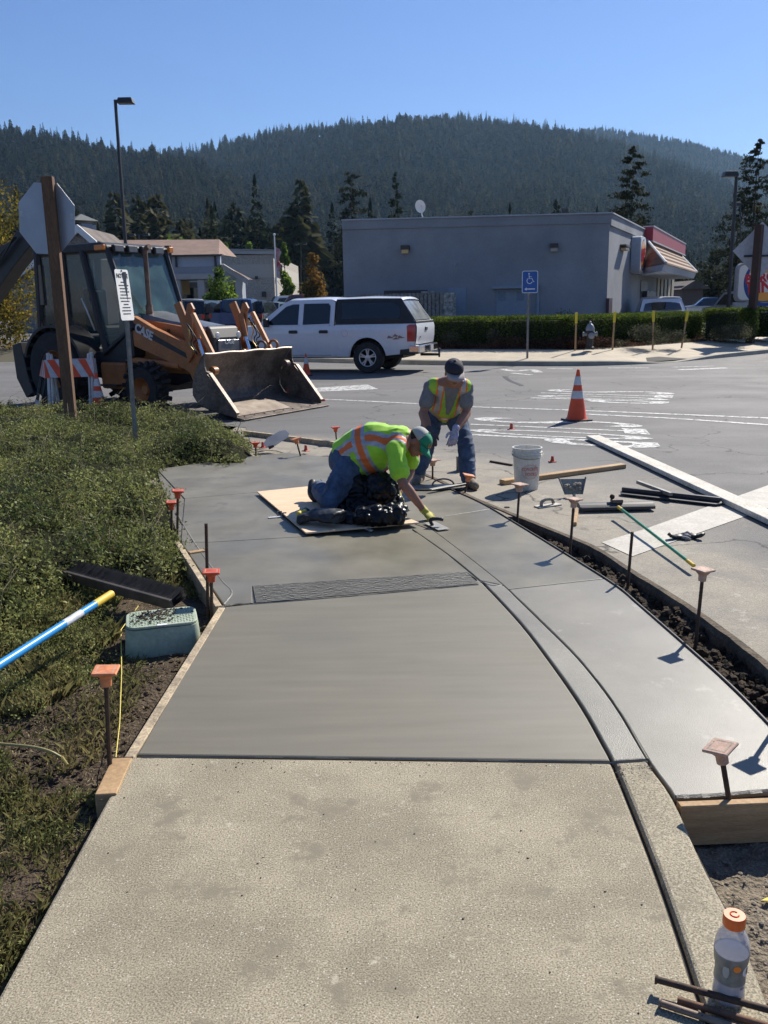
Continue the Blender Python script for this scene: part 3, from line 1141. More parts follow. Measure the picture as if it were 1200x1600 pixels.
_pv.inputs['Anisotropy'].default_value = 0.25
_n.links.new(_pv.outputs[0], _n.nodes['Material Output'].inputs['Volume'])
mb = MB()
mb.box((0, 1200, 249), (13400, 13400, 501.4))
hz = mb.build('haze', HAZE)
hz['kind'] = 'stuff'
hz['label'] = 'thin pale blue air haze over the valley and the wooded ridges'
def crest(points):
 P = sorted(points)
 def f(u):
  if u <= P[0][0]:
   return P[0][1]
  for i in range(len(P) - 1):
   if u <= P[i + 1][0]:
    t = (u - P[i][0]) / (P[i + 1][0] - P[i][0])
    t = t * t * (3 - 2 * t) * 0.5 + t * 0.5
    return P[i][1] + (P[i + 1][1] - P[i][1]) * t
  return P[-1][1]
 return f
def hill(name, pts, D0, D1, u0, u1, m, power, seed, nu=110, nd=26, gul=0.05, drop=11):
 """a ridge whose crest line stands where the photograph's stands; returns a height sampler"""
 cf = crest(pts)
 def hz_(u, s):
  """world point on the slope, s 0..1 foot to crest, beyond 1 the back side"""
  Dc = D1 * (1 + 0.10 * noise.noise(Vector((u * 0.006, seed, 0))))
  d = D0 + (Dc - D0) * s
  y = cf(u) + drop
  r = ray(u, y)
  k = Dc / r[1]
  zc = CAM_H + r[2] * k
  x = r[0] / r[1] * d
  if s <= 1:
   z = zc * (s ** power)
   n = noise.noise(Vector((x * 0.0045, d * 0.0022, seed))) + 0.5 * noise.noise(Vector((x * 0.011, d * 0.006, seed + 3)))
   z += n * gul * zc * 4 * s * (1 - s)
  else:
   z = zc * (1 - (s - 1) * 2.5)
  return x, d, max(z, -0.5 if s < 0.02 else z)
 us = [u0 + (u1 - u0) * i / nu for i in range(nu + 1)]
 ss = [i / nd * 1.15 for i in range(nd + 1)]
 vs = [hz_(u, s) for s in ss for u in us]
 fs = [(j * (nu + 1) + i, j * (nu + 1) + i + 1, (j + 1) * (nu + 1) + i + 1, (j + 1) * (nu + 1) + i) for j in range(nd) for i in range(nu)]
 mb = MB()
 mb.add(vs, fs)
 o = mb.build(name, m, smooth=True)
 o['kind'] = 'structure'
 return hz_
hillA = hill('hill', [(-400, 186), (0, 198), (60, 202), (150, 216), (230, 231), (300, 246), (350, 266), (420, 300), (520, 345), (640, 395)], 330, 1000,
   -350, 640, M_HILLB, 1.25, 3.3, drop=22)
hillB = hill('hill', [(60, 262), (160, 248), (230, 240), (300, 234), (330, 227), (400, 212), (430, 201), (520, 195), (600, 191), (700, 181), (760, 185),
     (850, 198), (900, 209), (960, 223), (1030, 246), (1100, 272), (1200, 312), (1330, 360)], 420, 1500, 60, 1330, M_HILL, 1.35, 8.1, drop=12)
hillC = hill('hill', [(680, 222), (860, 206), (940, 199), (1000, 208), (1060, 218), (1120, 231), (1180, 246), (1260, 262), (1500, 300)], 1650, 2500,
   680, 1500, M_HILL, 0.8, 5.7, nd=14, drop=5)
def conifer_mesh(h, r, n, seed, low=0.1, shape=0.85, droop=0.25, wid=0.34, top=0.04, gap=0.0):
 rg = np.random.default_rng(seed)
 t = low + (1 - low) * rg.uniform(0, 1, n) ** 1.15
 lay = np.round(t * 16) / 16
 t = np.where(rg.uniform(size=n) < 0.6, lay + rg.normal(size=n) * 0.012, t)
 t = np.clip(t, low, 0.995)
 az = rg.uniform(0, 2 * PI, n)
 lop = 1 + 0.28 * np.sin(az * 2 + seed + t * 9) + 0.18 * np.sin(az * 3 + t * 23 + seed * 2)
 rr = r * ((1 - t) ** shape + top) * (0.62 + 0.5 * rg.uniform(size=n)) * lop
 if gap:
  k = (np.sin(t * 37 + az * 1.0 + seed) + rg.normal(size=n) * .5) > -gap
  t, az, rr = t[k], az[k], rr[k]
  n = len(t)
 d = np.stack([np.cos(az), np.sin(az), np.zeros(n)], 1)
 side = np.stack([-np.sin(az), np.cos(az), np.zeros(n)], 1)
 upv = np.array([0, 0, 1.0])
 roll = rg.uniform(-1.1, 1.1, n)[:, None]
 side = side * np.cos(roll) + upv * np.sin(roll)
 inn = (rr * rg.uniform(0.0, 0.5, n))[:, None]
 P0 = d * inn + upv * (h * t)[:, None]
 P1 = d * rr[:, None] + upv * (h * t - rr * droop * rg.uniform(0.2, 1.6, n))[:, None]
 mid = P0 * 0.45 + P1 * 0.55
 w = (rr * wid * 0.5 + 0.012 * h)[:, None]
 V = np.stack([P0, mid + side * w, P1, mid - side * w], 1)
 # leader
 k = 5
 L = np.zeros((k, 4, 3))
 for i in range(k):
  a = i * PI / k
  L[i] = [[0, 0, h * 0.9], [0.02 * h * math.cos(a), 0.02 * h * math.sin(a), h * .95], [0, 0, h * 1.02], [-0.02 * h * math.cos(a), -0.02 * h * math.sin(a), h * .95]]
 return np.concatenate([V, L])
def tree(name, x, y, z, crown_v, crown_m, h, tr, label, group, cat='tree', lean=0.0, limbs=0, crown_name='crown'):
 t = thing(name, (x, y, z), label, cat, group, rz=random.uniform(0, 6))
 mb = MB()
 mb.ring_tube([(0, 0, -0.4), (0, 0, h * 0.15), (lean * .3, 0, h * 0.5), (lean, 0, h * .93)], [tr * 1.25, tr, tr * .6, tr * .1], 7)
 for i in range(limbs):
  a = random.uniform(0, 6.28)
  zz = h * random.uniform(0.3, 0.75)
  ln = h * random.uniform(.12, .25)
  mb.ring_tube([(0, 0, zz), (math.cos(a) * ln * .5, math.sin(a) * ln * .5, zz + ln * .35), (math.cos(a) * ln, math.sin(a) * ln, zz + ln * .9)],
     [tr * .35, tr * .22, tr * .08], 5)
 mb.build('trunk', M_BARK, t, smooth=True)
 if isinstance(crown_v, bpy.types.Object):
  c = crown_v.copy()
  COL.objects.link(c)
  c.parent = t
 else:
  c = numpy_mesh(crown_name, crown_v, 4, crown_m, t)
 return t
# five kinds of far conifer; the first copies stand in the valley, the forest shares their crowns
srcs = []
kinds = []
for k in range(5):
 H = 10.0
 V = conifer_mesh(H, [1.9, 1.6, 2.2, 1.8, 2.6][k], [420, 380, 430, 380, 420][k], 11 + k, low=[.06, .12, .05, .15, .2][k],
     shape=[.85, .8, .75, .9, .5][k], wid=[.34, .34, .36, .38, .42][k], top=[.03, .04, .05, .03, .1][k])
 kinds.append(V)
CON_LABEL = 'tall dark conifer standing in the wooded flat between the buildings and the hills'
spots = []
for i in range(115):
 spots.append((random.uniform(-140, 1330), random.uniform(130, 330)))
cnt = 0
for i, (px, Y) in enumerate(spots):
 if 520 < px < 1010 and Y < 170:
  continue
 if px > 980 and Y < 260:
  Y += 130
 k = i % 5
 sc = random.uniform(1.2, 2.2) * (0.85 if px > 600 else 1.0) * (0.8 if Y < 170 else 1)
 if px > 1000:
  sc *= 0.8
 p = at(px, 470, Y)
 V = srcs[k] if len(srcs) > k else kinds[k]
 zone = ('behind the yellow tree at the left edge' if px < 60 else 'behind the cupola roof' if px < 190 else 'behind the columned shop' if px < 330 else 'above the cream store roof' if px < 440 else
   'between the store and the restaurant' if px < 540 else 'behind the restaurant roof' if px < 800 else 'above the right end of the restaurant roof' if px < 1010 else 'beyond the burger sign')
 lab = ('tall ' if sc > 1.75 else 'middling ' if sc > 1.35 else 'short ') + ('dark pointed', 'slender olive', 'full dark', 'straight narrow', 'broad olive')[k] + ' conifer standing ' + zone
 t = thing('conifer_tree', (p.x, Y, 0.0), lab, 'tree', 'conifers in the flat below the hills', rz=random.uniform(0, 6))
 t.scale = (sc, sc, sc * random.uniform(.9, 1.15))
 if len(srcs) > k:
  c = srcs[k].copy()
  COL.objects.link(c)
  c.parent = t
  tr_ = trunk0.copy()
  COL.objects.link(tr_)
  tr_.parent = t
 else:
  mcone = M_CONI2 if k in (1, 4) else M_CONI
  c = numpy_mesh('crown', V, 4, mcone, t)
  srcs.append(c)
  mb = MB()
  mb.cyl((0, 0, -.2), (0, 0, 8.5), .22, .03, 6)
  trunk0 = mb.build('trunk', M_BARK, t)
def forest(name, label, spec, seed, mix=None, scale=(1.3, 1.9)):
 rg = np.random.default_rng(seed)
 pts, rots, scs, idx = [], [], [], []
 for (fn, count, u0, u1, s0, s1, scl, pk) in spec:
  for i in range(count):
   u = rg.uniform(u0, u1)
   s = s0 + (s1 - s0) * (rg.uniform() ** pk)
   x, y, z = fn(u, s)
   if z < 0:
    continue
   cl = noise.noise(Vector((x * .006, y * .006, seed)))
   if cl < -0.35 and rg.uniform() < 0.6:
    continue
   pts.append((x, y, z - 0.6))
   rots.append((0, 0, rg.uniform(0, 6.28)))
   q = rg.uniform(*scl) * (1 + 0.25 * cl)
   scs.append((q, q, q * rg.uniform(.85, 1.25)))
   idx.append(int(rg.integers(0, 5)) if cl < 0.15 else int(rg.choice([1, 4, 4, 2, 0])))
 me = bpy.data.meshes.new(name)
 me.from_pydata(pts, [], [])
 a = me.attributes.new('rot', 'FLOAT_VECTOR', 'POINT')
 a.data.foreach_set('vector', np.array(rots, np.float32).ravel())
 a = me.attributes.new('scl', 'FLOAT_VECTOR', 'POINT')
 a.data.foreach_set('vector', np.array(scs, np.float32).ravel())
 a = me.attributes.new('idx', 'INT', 'POINT')
 a.data.foreach_set('value', np.array(idx, np.int32))
 o = bpy.data.objects.new(name, me)
 COL.objects.link(o)
 ng = bpy.data.node_groups.new(name, 'GeometryNodeTree')
 ng.interface.new_socket('Geometry', in_out='INPUT', socket_type='NodeSocketGeometry')
 ng.interface.new_socket('Geometry', in_out='OUTPUT', socket_type='NodeSocketGeometry')
 N = ng.nodes
 gi, go = N.new('NodeGroupInput'), N.new('NodeGroupOutput')
 iop = N.new('GeometryNodeInstanceOnPoints')
 iop.inputs['Pick Instance'].default_value = True
 j = N.new('GeometryNodeJoinGeometry')
 for s in srcs[::-1]:
  oi = N.new('GeometryNodeObjectInfo')
  oi.inputs['Object'].default_value = s
  oi.inputs['As Instance'].default_value = True
  ng.links.new(oi.outputs['Geometry'], j.inputs[0])
 def na(nm, ty):
  q = N.new('GeometryNodeInputNamedAttribute')
  q.data_type = ty
  q.inputs['Name'].default_value = nm
  return q.outputs['Attribute']
 ng.links.new(gi.outputs[0], iop.inputs['Points'])
 ng.links.new(j.outputs[0], iop.inputs['Instance'])
 ng.links.new(na('idx', 'INT'), iop.inputs['Instance Index'])
 e2r = N.new('FunctionNodeEulerToRotation')
 ng.links.new(na('rot', 'FLOAT_VECTOR'), e2r.inputs[0])
 ng.links.new(e2r.outputs[0], iop.inputs['Rotation'])
 ng.links.new(na('scl', 'FLOAT_VECTOR'), iop.inputs['Scale'])
 ng.links.new(iop.outputs[0], go.inputs[0])
 md = o.modifiers.new('scatter', 'NODES')
 md.node_group = ng
 return tag(o, label, 'forest', kind='stuff')
forest('forest', 'dark conifer forest covering the near hillside and the long main ridge', [
 (hillA, 6500, -260, 620, 0.0, 1.0, (1.0, 1.9), 0.8),
 (hillA, 380, -100, 300, 0.97, 1.01, (0.6, 1.2), 1),
 (hillB, 14500, 80, 1320, 0.0, 1.0, (1.2, 2.3), 0.85),
 (hillB, 900, 80, 1320, 0.97, 1.01, (0.9, 1.7), 1),
 (hillC, 9000, 780, 1400, 0.3, 1.0, (0.8, 1.5), 1),
 (hillC, 800, 850, 1320, 0.95, 1.01, (0.9, 1.5), 1)], 5)
# flat between: fill of smaller trees
flatf = lambda u, s: (at(u, 470, 170 + 330 * s).x, 170 + 330 * s, 0.05)
forest('woodland_fill', 'lower mixed trees filling the flat ground in front of the hills', [(flatf, 1700, -150, 1010, 0.0, 1.0, (0.9, 2.1), 0.9),
                      (flatf, 300, 1000, 1330, 0.5, 1.0, (0.6, 1.3), 0.8)], 9)
def leaf_blob(blobs, n, size, seed, shell=0.5, ratio=0.7):
 """leaves in several ellipsoid clumps (centre, radii, share)"""
 rg = np.random.default_rng(seed)
 out = []
 tot = sum(b[2] for b in blobs)
 for c, r, sh in blobs:
  m = int(n * sh / tot)
  d = rg.normal(size=(m, 3))
  d /= np.linalg.norm(d, axis=1)[:, None]
  rad = rg.uniform(shell, 1.0, m) ** 0.6
  P = np.array(c) + d * np.array(r) * rad[:, None]
  out.append(P)
 P = np.concatenate(out)
 return leaf_quads(P, size, ratio, up=0.1, rg=rg)
def decid(h, w, n, size, seed, base=0.25, k=16, cone=0.0):
 rg = random.Random(seed)
 bl = []
 for i in range(k):
  t = rg.uniform(base, 0.92)
  ww = w * (0.5 + 0.5 * math.sin(min(1, (t - base) / (1 - base)) * PI) ** 0.6) * (1 - cone * (t - base) / (1 - base))
  a = rg.uniform(0, 6.28)
  q = rg.uniform(0.1, 0.62) * ww
  s = ww * rg.uniform(.28, .5)
  bl.append(((math.cos(a) * q, math.sin(a) * q, t * h), (s, s, s * rg.uniform(.7, 1.3)), s ** 2))
 bl.append(((0, 0, h * 0.9), (w * .25 * (1 - cone * .6), w * .25 * (1 - cone * .6), h * .1), w * w * .05))
 return leaf_blob(bl, n, size, seed)
def place_tree(px, ytop, Y, zb, V, m, label, name='tree', h0=10.0, group=None, tr=0.12, limbs=5):
 """scale a unit crown so its top stands where the photograph's does"""
 top = at(px, ytop, Y).z
 h = top - zb
 s = h / h0
 t = tree(name, at(px, 470, Y).x, Y, zb, V, m, h0, tr, label, group, limbs=limbs)
 t.scale = (s, s, s)
 return t
def pine_mesh(h, r, nb, seed, low=.15, shape=.6, per=34, size=.16, flat=.35, lop=.35):
 rg = np.random.default_rng(seed)
 out = []
 for b in range(nb):
  t = low + (1 - low) * (b + rg.uniform()) / nb
  az = rg.uniform(0, 2 * PI)
  L = r * ((1 - t) ** shape + .05) * rg.uniform(.55, 1.15) * (1 + lop * math.sin(az * 2 + t * 11 + seed))
  m = max(5, int(per * (.35 + .65 * L / r)))
  f = rg.uniform(.18, 1.0, m) ** .7
  sp = rg.normal(size=(m, 3)) * L * .13
  sp[:, 2] *= flat * 1.6
  up = L * rg.uniform(-.28, .25)
  P = np.stack([np.cos(az) * L * f, np.sin(az) * L * f, h * t + up * f ** 1.5 - .05 * L * f], 1) + sp
  out.append(P)
 P = np.concatenate(out)
 return leaf_quads(P, size, .42, up=.5, rg=rg)
# the pines one can tell apart
V1 = pine_mesh(10, 2.0, 105, 51, low=.1, shape=.62, per=70, size=.24)
place_tree(981, 230, 75, 0.3, V1, M_PINE, 'lone tall pine rising behind the grey restaurant roof', 'pine_tree', limbs=0)
V2 = pine_mesh(10, 1.45, 120, 53, low=.16, shape=.4, per=70, size=.2, lop=.5)
place_tree(1168, 219, 78, 0.3, V2, M_PINE, 'tallest ragged pine with thin crown beside the burger sign', 'pine_tree', limbs=0)
V3 = pine_mesh(10, 2.2, 90, 54, low=.08, shape=.45, per=70, size=.26, lop=.4)
place_tree(1145, 300, 92, 0.3, V3, M_PINE, 'dusty olive pine half hidden behind the tallest pine by the burger sign', 'pine_tree', limbs=0)
place_tree(1116, 385, 100, 0.3, decid(10, 3.6, 1500, .55, 8, .1), M_PINE, 'low broad olive tree left of the tallest pine', 'broadleaf_tree')
place_tree(553, 268, 150, 0.3, pine_mesh(10, 1.7, 70, 55, low=.05, shape=.5, per=60, size=.3), M_PINE,
  'brownish pine rising over the left end of the grey restaurant', 'pine_tree', limbs=0)
place_tree(620, 270, 150, 0.3, pine_mesh(10, 1.6, 70, 56, low=.05, shape=.85, per=55, size=.3, lop=.15), M_CONI,
  'dark pointed fir just behind the roof dish of the grey restaurant', 'fir_tree', limbs=0)
place_tree(930, 385, 150, 0.3, decid(10, 3.6, 900, .8, 12, .1), M_GREENL, 'green tree crown seen above the red roof band of the restaurant', 'broadleaf_tree')
# columnar parking lot trees
place_tree(447, 376, 100, 0.4, decid(10, 2.3, 2600, .42, 21, .1, cone=.75, k=26), M_GREENL, 'bright green pointed tree right of the flagpole', 'columnar_tree')
place_tree(490, 392, 88, 0.4, decid(10, 3.4, 2400, .42, 22, .1, cone=.6, k=24), M_ORANGEL, 'orange brown autumn tree right of the bright green one', 'autumn_tree')
place_tree(345, 415, 62, 0.4, decid(10, 5.6, 2600, .5, 23, .18, cone=.75, k=22), M_GREENL, 'leafy green tree in front of the grey columned shop', 'broadleaf_tree')
place_tree(268, 380, 130, 0.4, decid(10, 6, 1600, .7, 24, .1, k=20), M_GREENL, 'round yellow green tree above the brown shop roof', 'broadleaf_tree')
for i, (px, yt, w) in enumerate(((345, 380, 1.7), (358, 377, 2.2), (393, 376, 2.6))):
 place_tree(px, yt, 140, 0.4, decid(10, w, 1000, .5, 30 + i, .1, cone=.6), M_YELLOWL if i == 0 else M_GREENL,
   ['small yellow treetop above the flat store roof', 'green treetop beside the yellow one above the store roof',
    'separate green treetop over the middle of the store roof'][i], 'treetop_tree')
place_tree(-12, 288, 34, 0.3, decid(10, 4.2, 9000, .17, 41, .03, k=34), M_YELLOWL, 'large yellow leaved tree behind the digger arm at the far left', 'autumn_tree', limbs=12)
place_tree(112, 440, 52, 0.4, decid(10, 7, 2500, .35, 42, .1, k=20), M_ORANGEL, 'reddish brown tree seen through the digger cab window', 'autumn_tree')
place_tree(1112, 420, 150, 0.3, decid(10, 7, 900, .8, 43, .1), M_PINE, 'dark round tree beyond the car park entrance', 'broadleaf_tree')
place_tree(1064, 428, 120, 0.3, decid(10, 9, 900, .8, 44, .1), M_PINE, 'dark tree beside the distant house roof', 'broadleaf_tree')
# snags on the left skyline
for i, px in enumerate((45, 75, 88, 118, 160)):
 x, y, z = hillA(px, 0.985)
 t = thing('bare_tree', (x, y, z), 'thin half bare tree, ' + ('first', 'second', 'third', 'fourth', 'fifth')[i] + ' from the left edge on the bare skyline', 'tree', 'thin trees on the left skyline')
 h = random.uniform(11, 17)
 mb = MB()
 mb.cyl((0, 0, -1), (0, 0, h), .35, .1, 5)
 for q in range(14):
  a, zz = random.uniform(0, 6.28), random.uniform(.35, 1) * h
  l = (1.1 - zz / h) * 5
  mb.cyl((0, 0, zz), (math.cos(a) * l, math.sin(a) * l, zz + l * .5), .12, .05, 4)
 mb.build('trunk', M_BARK, t)
 numpy_mesh('crown', leaf_blob([((0, 0, h * .75), (2.6, 2.6, h * .3), 1)], 120, 1.1, 60 + i, .2), 4, M_CONI, t)
# ================================================================== BUILDINGS
def onplane(px, py, A, B, off=0.0):
 """where the line of sight through a pixel meets the vertical plane through A and B (moved off metres towards the camera)"""
 A, B = Vector(A), Vector(B)
 t = (B - A)
 t.z = 0
 t.normalize()
 n = Vector((-t.y, t.x, 0))
 if n.y > 0:
  n = -n
 A = A + n * off
 d = Vector(ray(px, py))
 o = Vector((0, 0, CAM_H))
 k = (A - o).dot(n) / d.dot(n)
 return o + d * k
def wallbox(mb, A, B, z0, z1, thick, back=True):
 """a wall slab on the line A-B, thickness behind"""
 A, B = Vector(A), Vector(B)
 t = (B - A).normalized()
 n = Vector((-t.y, t.x, 0))
 if n.y < 0:
  n = -n
 a, b = A, B
 vs = []
 for z in (z0, z1):
  vs += [(a.x, a.y, z), (b.x, b.y, z), (b.x + n.x * thick, b.y + n.y * thick, z), (a.x + n.x * thick, a.y + n.y * thick, z)]
 mb.add(vs, [(0, 3, 2, 1), (4, 5, 6, 7), (0, 1, 5, 4), (1, 2, 6, 5), (2, 3, 7, 6), (3, 0, 4, 7)])
def facebox(mb, A, B, p0, p1, out0, out1):
 """box on a facade between two pixels (opposite corners), from out0 to out1 metres proud"""
 a = onplane(p0[0], p0[1], A, B)
 b = onplane(p1[0], p1[1], A, B)
 t = (Vector(B) - Vector(A)).normalized()
 n = Vector((-t.y, t.x, 0))
 if n.y > 0:
  n = -n
 s0, s1 = (a - Vector(A)).dot(t), (b - Vector(A)).dot(t)
 z0, z1 = min(a.z, b.z), max(a.z, b.z)
 q = Vector((A[0], A[1], 0))
 vs = []
 for z in (z0, z1):
  for s, o_ in ((s0, out0), (s1, out0), (s1, out1), (s0, out1)):
   p = q + t * s + n * o_
   vs.append((p.x, p.y, z))
 mb.add(vs, [(0, 3, 2, 1), (4, 5, 6, 7), (0, 1, 5, 4), (1, 2, 6, 5), (2, 3, 7, 6), (3, 0, 4, 7)])
M_BK = mat('grey_stucco', (0.31, 0.32, 0.34), 0.9, scale=0.6, col2=(0.24, 0.25, 0.27), bump=0.5, bscale=60, fine=.08, fscale=30)
M_TRIM = mat('grey_trim', (0.42, 0.45, 0.50), 0.7, var=.08)
M_WHITE = mat('white_paint', (0.75, 0.75, 0.73), 0.6, var=.06)
M_DARK = mat('dark_metal', (0.03, 0.03, 0.033), 0.5, var=.2)
M_GLASSD = mat('dark_glass', (0.012, 0.014, 0.016), 0.06, var=.1, spec=.8)
M_RED = mat('red_band', (0.36, 0.03, 0.045), 0.5, var=.08)
M_TILE = mat('brown_tile', (0.30, 0.19, 0.125), 0.85, scale=5, col2=(0.21, 0.13, 0.09), fine=.1)
M_BLUE = mat('sign_blue', (0.02, 0.10, 0.36), 0.4, var=.04)
M_LAMPL = mat('wall_lamp_lens', (0.75, 0.5, 0.22), 0.4, var=.1)
M_BLOCK = mat('split_block', (0.33, 0.31, 0.28), 0.95, scale=4, col2=(0.22, 0.20, 0.18), bump=1, bscale=14, fine=.3, fscale=9, bdist=.05)
C_ = at(948, 470, 35.0)
L_ = at(538, 480, 37.0)
C_.z = L_.z = 0.3
ad = R(24)
F_ = C_ + Vector((math.sin(ad), math.cos(ad), 0)) * 22.0
HB = at(948, 334, 35.0).z
HL = at(538, 345, 37.0).z
bk = thing('restaurant_building', (0, 0, 0), 'long flat grey stucco burger restaurant with red roof band and brown tiled awning', 'building')
back = Vector((0, 1, 0)) * 14
foot = [L_, C_, F_, F_ + Vector((-7, 4, 0)), L_ + Vector((2.5, 15, 0))]
mb = MB()
tops = [HL - .3, HB - .3, HB - .3, HB - .3, HL - .3]
n = 5
mb.add([(p.x, p.y, -.4) for p in foot] + [(p.x, p.y, z) for p, z in zip(foot, tops)],
 [(4, 3, 2, 1, 0), (5, 6, 7, 8, 9)] + [(i, (i + 1) % 5, 5 + (i + 1) % 5, 5 + i) for i in range(5)])
mb.build('wall', M_BK, bk)
# parapet band, proud of the wall
mb = MB()
def band(mb, A, za, B, zb, h, out, th):
 A, B = Vector(A), Vector(B)
 t = (B - A)
 t.z = 0
 t.normalize()
 n = Vector((-t.y, t.x, 0))
 if n.y > 0:
  n = -n
 vs = []
 for z0 in (-h, 0):
  for P, z, o_ in ((A, za, out), (B, zb, out), (B, zb, out - th), (A, za, out - th)):
   q = P + n * o_
   vs.append((q.x, q.y, z + z0))
 mb.add(vs, [(0, 3, 2, 1), (4, 5, 6, 7), (0, 1, 5, 4), (1, 2, 6, 5), (2, 3, 7, 6), (3, 0, 4, 7)])
P1 = onplane(1006, 340, C_, F_)
P1.z = 0
band(mb, L_, HL, C_ + Vector((.05, 0, 0)), HB, 0.34, 0.05, 0.35)
band(mb, C_, HB, P1, HB, 0.42, 0.06, 0.35)
mb.build('parapet', M_BK, bk)
mb = MB()
band(mb, L_, HL + .05, C_ + Vector((.08, -.03, 0)), HB + .05, 0.048, 0.09, 0.4)
band(mb, C_ + Vector((0.04, 0.05, 0)), HB + .05, P1, HB + .05, 0.048, 0.10, 0.4)
mb.build('coping', M_TRIM, bk)
mb = MB()
P2 = onplane(1061, 355, C_, F_)
P2.z = 0
z_rt = onplane(1010, 348, C_, F_, .45).z
band(mb, P1, z_rt, P2, z_rt, 0.62, 0.45, 0.45)
mb.build('red_band', M_RED, bk)
mb = MB()
band(mb, P1, z_rt + .05, P2, z_rt + .05, .05, .48, .5)
band(mb, P1, z_rt - .62, P2, z_rt - .62, .06, .48, .5)
mb.build('band_trim', M_TRIM, bk)
# awning with tile courses
tF = (F_ - C_).normalized()
nF = Vector((-tF.y, tF.x, 0))
nF = nF if nF.y < 0 else -nF
a1 = onplane(1007, 381, C_, F_)
a2 = onplane(1059, 389, C_, F_)
zt = (a1.z + a2.z) / 2
e1 = onplane(1038, 420, C_, F_, 1.7)
e2 = onplane(1088, 420, C_, F_, 1.7)
ze = (e1.z + e2.z) / 2
s1, s2 = (a1 - C_).dot(tF), (a2 - C_).dot(tF)
q1, q2 = (e1 - C_).dot(tF), (e2 - C_).dot(tF)
CB = Vector((C_.x, C_.y, 0))
w0 = (onplane(997, 420, C_, F_) - C_).dot(tF)
def aw(s, o_, z):
 p = CB + tF * s + nF * o_
 return Vector((p.x, p.y, z))
ncs = 5
for k in range(ncs):
 f0, f1 = k / ncs, (k + 1) / ncs
 mb = MB()
 def pt(sa, sb, f):
  return sa + (sb - sa) * f
 top = [aw(pt(s1, q1, f0), 1.7 * f0, zt + (ze - zt) * f0), aw(pt(s2, q2, f0), 1.7 * f0, zt + (ze - zt) * f0)]
 bot = [aw(pt(s1, q1, f1), 1.7 * f1 + .05, zt + (ze - zt) * f1 + .05), aw(pt(s2, q2, f1), 1.7 * f1 + .05, zt + (ze - zt) * f1 + .05)]
 dn = Vector((0, 0, -.07))
 mb.add([top[0], top[1], bot[1], bot[0], bot[0] + dn, bot[1] + dn, top[0] + dn, top[1] + dn],
  [(0, 1, 2, 3), (3, 2, 5, 4), (0, 3, 4, 6), (1, 7, 5, 2), (6, 4, 5, 7)])
 # hip end course
 h0, h1 = aw(pt(s1, w0, f0), 0.0, zt + (ze - zt) * f0), aw(pt(s1, w0, f1), 0, zt + (ze - zt) * f1)
 mb.add([h0, top[0], bot[0], h1, h1 + dn, bot[0] + dn], [(0, 3, 2, 1), (3, 4, 5, 2)])
 mb.build('tile_course', M_TILE, bk)
mb = MB()
mb.add([aw(w0, 0, ze - .03), aw(q1, 1.7, ze - .03), aw(q2, 1.7, ze - .03), aw(q2, 0, ze - .03), aw(w0, 0, ze - .3), aw(q1, 1.6, ze - .3), aw(q2, 1.6, ze - .3), aw(q2, 0, ze - .3)],
 [(4, 5, 6, 7), (0, 1, 5, 4), (1, 2, 6, 5), (2, 3, 7, 6)])
mb.build('soffit', M_TRIM, bk)
mb = MB()
mb.ring_tube([aw(s1, .03, zt + .03), aw(s2, .03, zt + .03)], .06, 6)
mb.ring_tube([aw(s2, .03, zt + .03), aw(q2, 1.75, ze + .03)], .06, 6)
mb.ring_tube([aw(s1, .03, zt + .03), aw(q1, 1.75, ze + .03)], .06, 6)
mb.build('ridge_trim', M_TRIM, bk)
# drive-up window and shop windows on the right face
mb = MB()
facebox(mb, C_, F_, (1001, 438), (1009, 488), 0.0, .03)
facebox(mb, C_, F_, (1003, 455), (1016, 489), 0.0, .25)
mb.build('service_window', M_DARK, bk)
for i in range(4):
 mb = MB()
 facebox(mb, C_, F_, (1027.5 + i * 5.6, 436), (1032 + i * 5.6, 474), 0.0, .03)
 mb.build('window', M_GLASSD, bk)
mb = MB()
for i in range(5):
 facebox(mb, C_, F_, (1026.2 + i * 5.6, 434), (1027.3 + i * 5.6, 476), 0.0, .07)
facebox(mb, C_, F_, (1026, 433), (1050, 435.5), 0.0, .07)
mb.build('window_frame', mat('tan_frame', (.3, .27, .2), .6), bk)
# doors and fixtures on the long wall
mb = MB()
facebox(mb, L_, C_, (776, 452), (799, 498), 0, .04)
mb.build('door', mat('grey_door', (.27, .31, .37), .6, var=.06), bk)
mb = MB()
facebox(mb, L_, C_, (800, 452), (823, 498), 0, .04)
mb.build('door', MATS['grey_door'], bk)
mb = MB()
facebox(mb, L_, C_, (770, 447), (842, 450), 0, .35)
facebox(mb, L_, C_, (839, 450), (842, 498), 0, .08)
mb.build('door_canopy', MATS['grey_door'], bk)
for x in (778, 807):
 mb = MB()
 facebox(mb, L_, C_, (x, 455), (x + 12, 470), .045, .06)
 mb.build('louvre', mat('louvre_grey', (.2, .24, .29), .6), bk)
mb = MB()
facebox(mb, L_, C_, (700, 450), (728, 498), 0, .03)
mb.build('side_door', MATS['grey_door'], bk)
mb = MB()
facebox(mb, L_, C_, (709, 411), (713.5, 415.5), 0, .06)
mb.build('junction_box', MATS['grey_door'], bk)
for (x, y), (A, B), lab in (((634, 391), (L_, C_), 0), ((866, 388), (L_, C_), 1), ((972, 388), (C_, F_), 2)):
 w, h = (6.5, 7) if lab < 2 else (3.5, 6)
 mb = MB()
 facebox(mb, A, B, (x - w, y - h), (x + w, y - h * .1), 0, .26)
 f = mb.build('wall_lamp', mat('lamp_bronze', (.05, .042, .035), .5), bk)
 mb = MB()
 facebox(mb, A, B, (x - w * .8, y - h * .1), (x + w * .8, y + h * .75), .02, .22)
 mb.build('lens', M_LAMPL if lab != 1 else mat('lamp_lens_grey', (.4, .36, .3), .4), f)
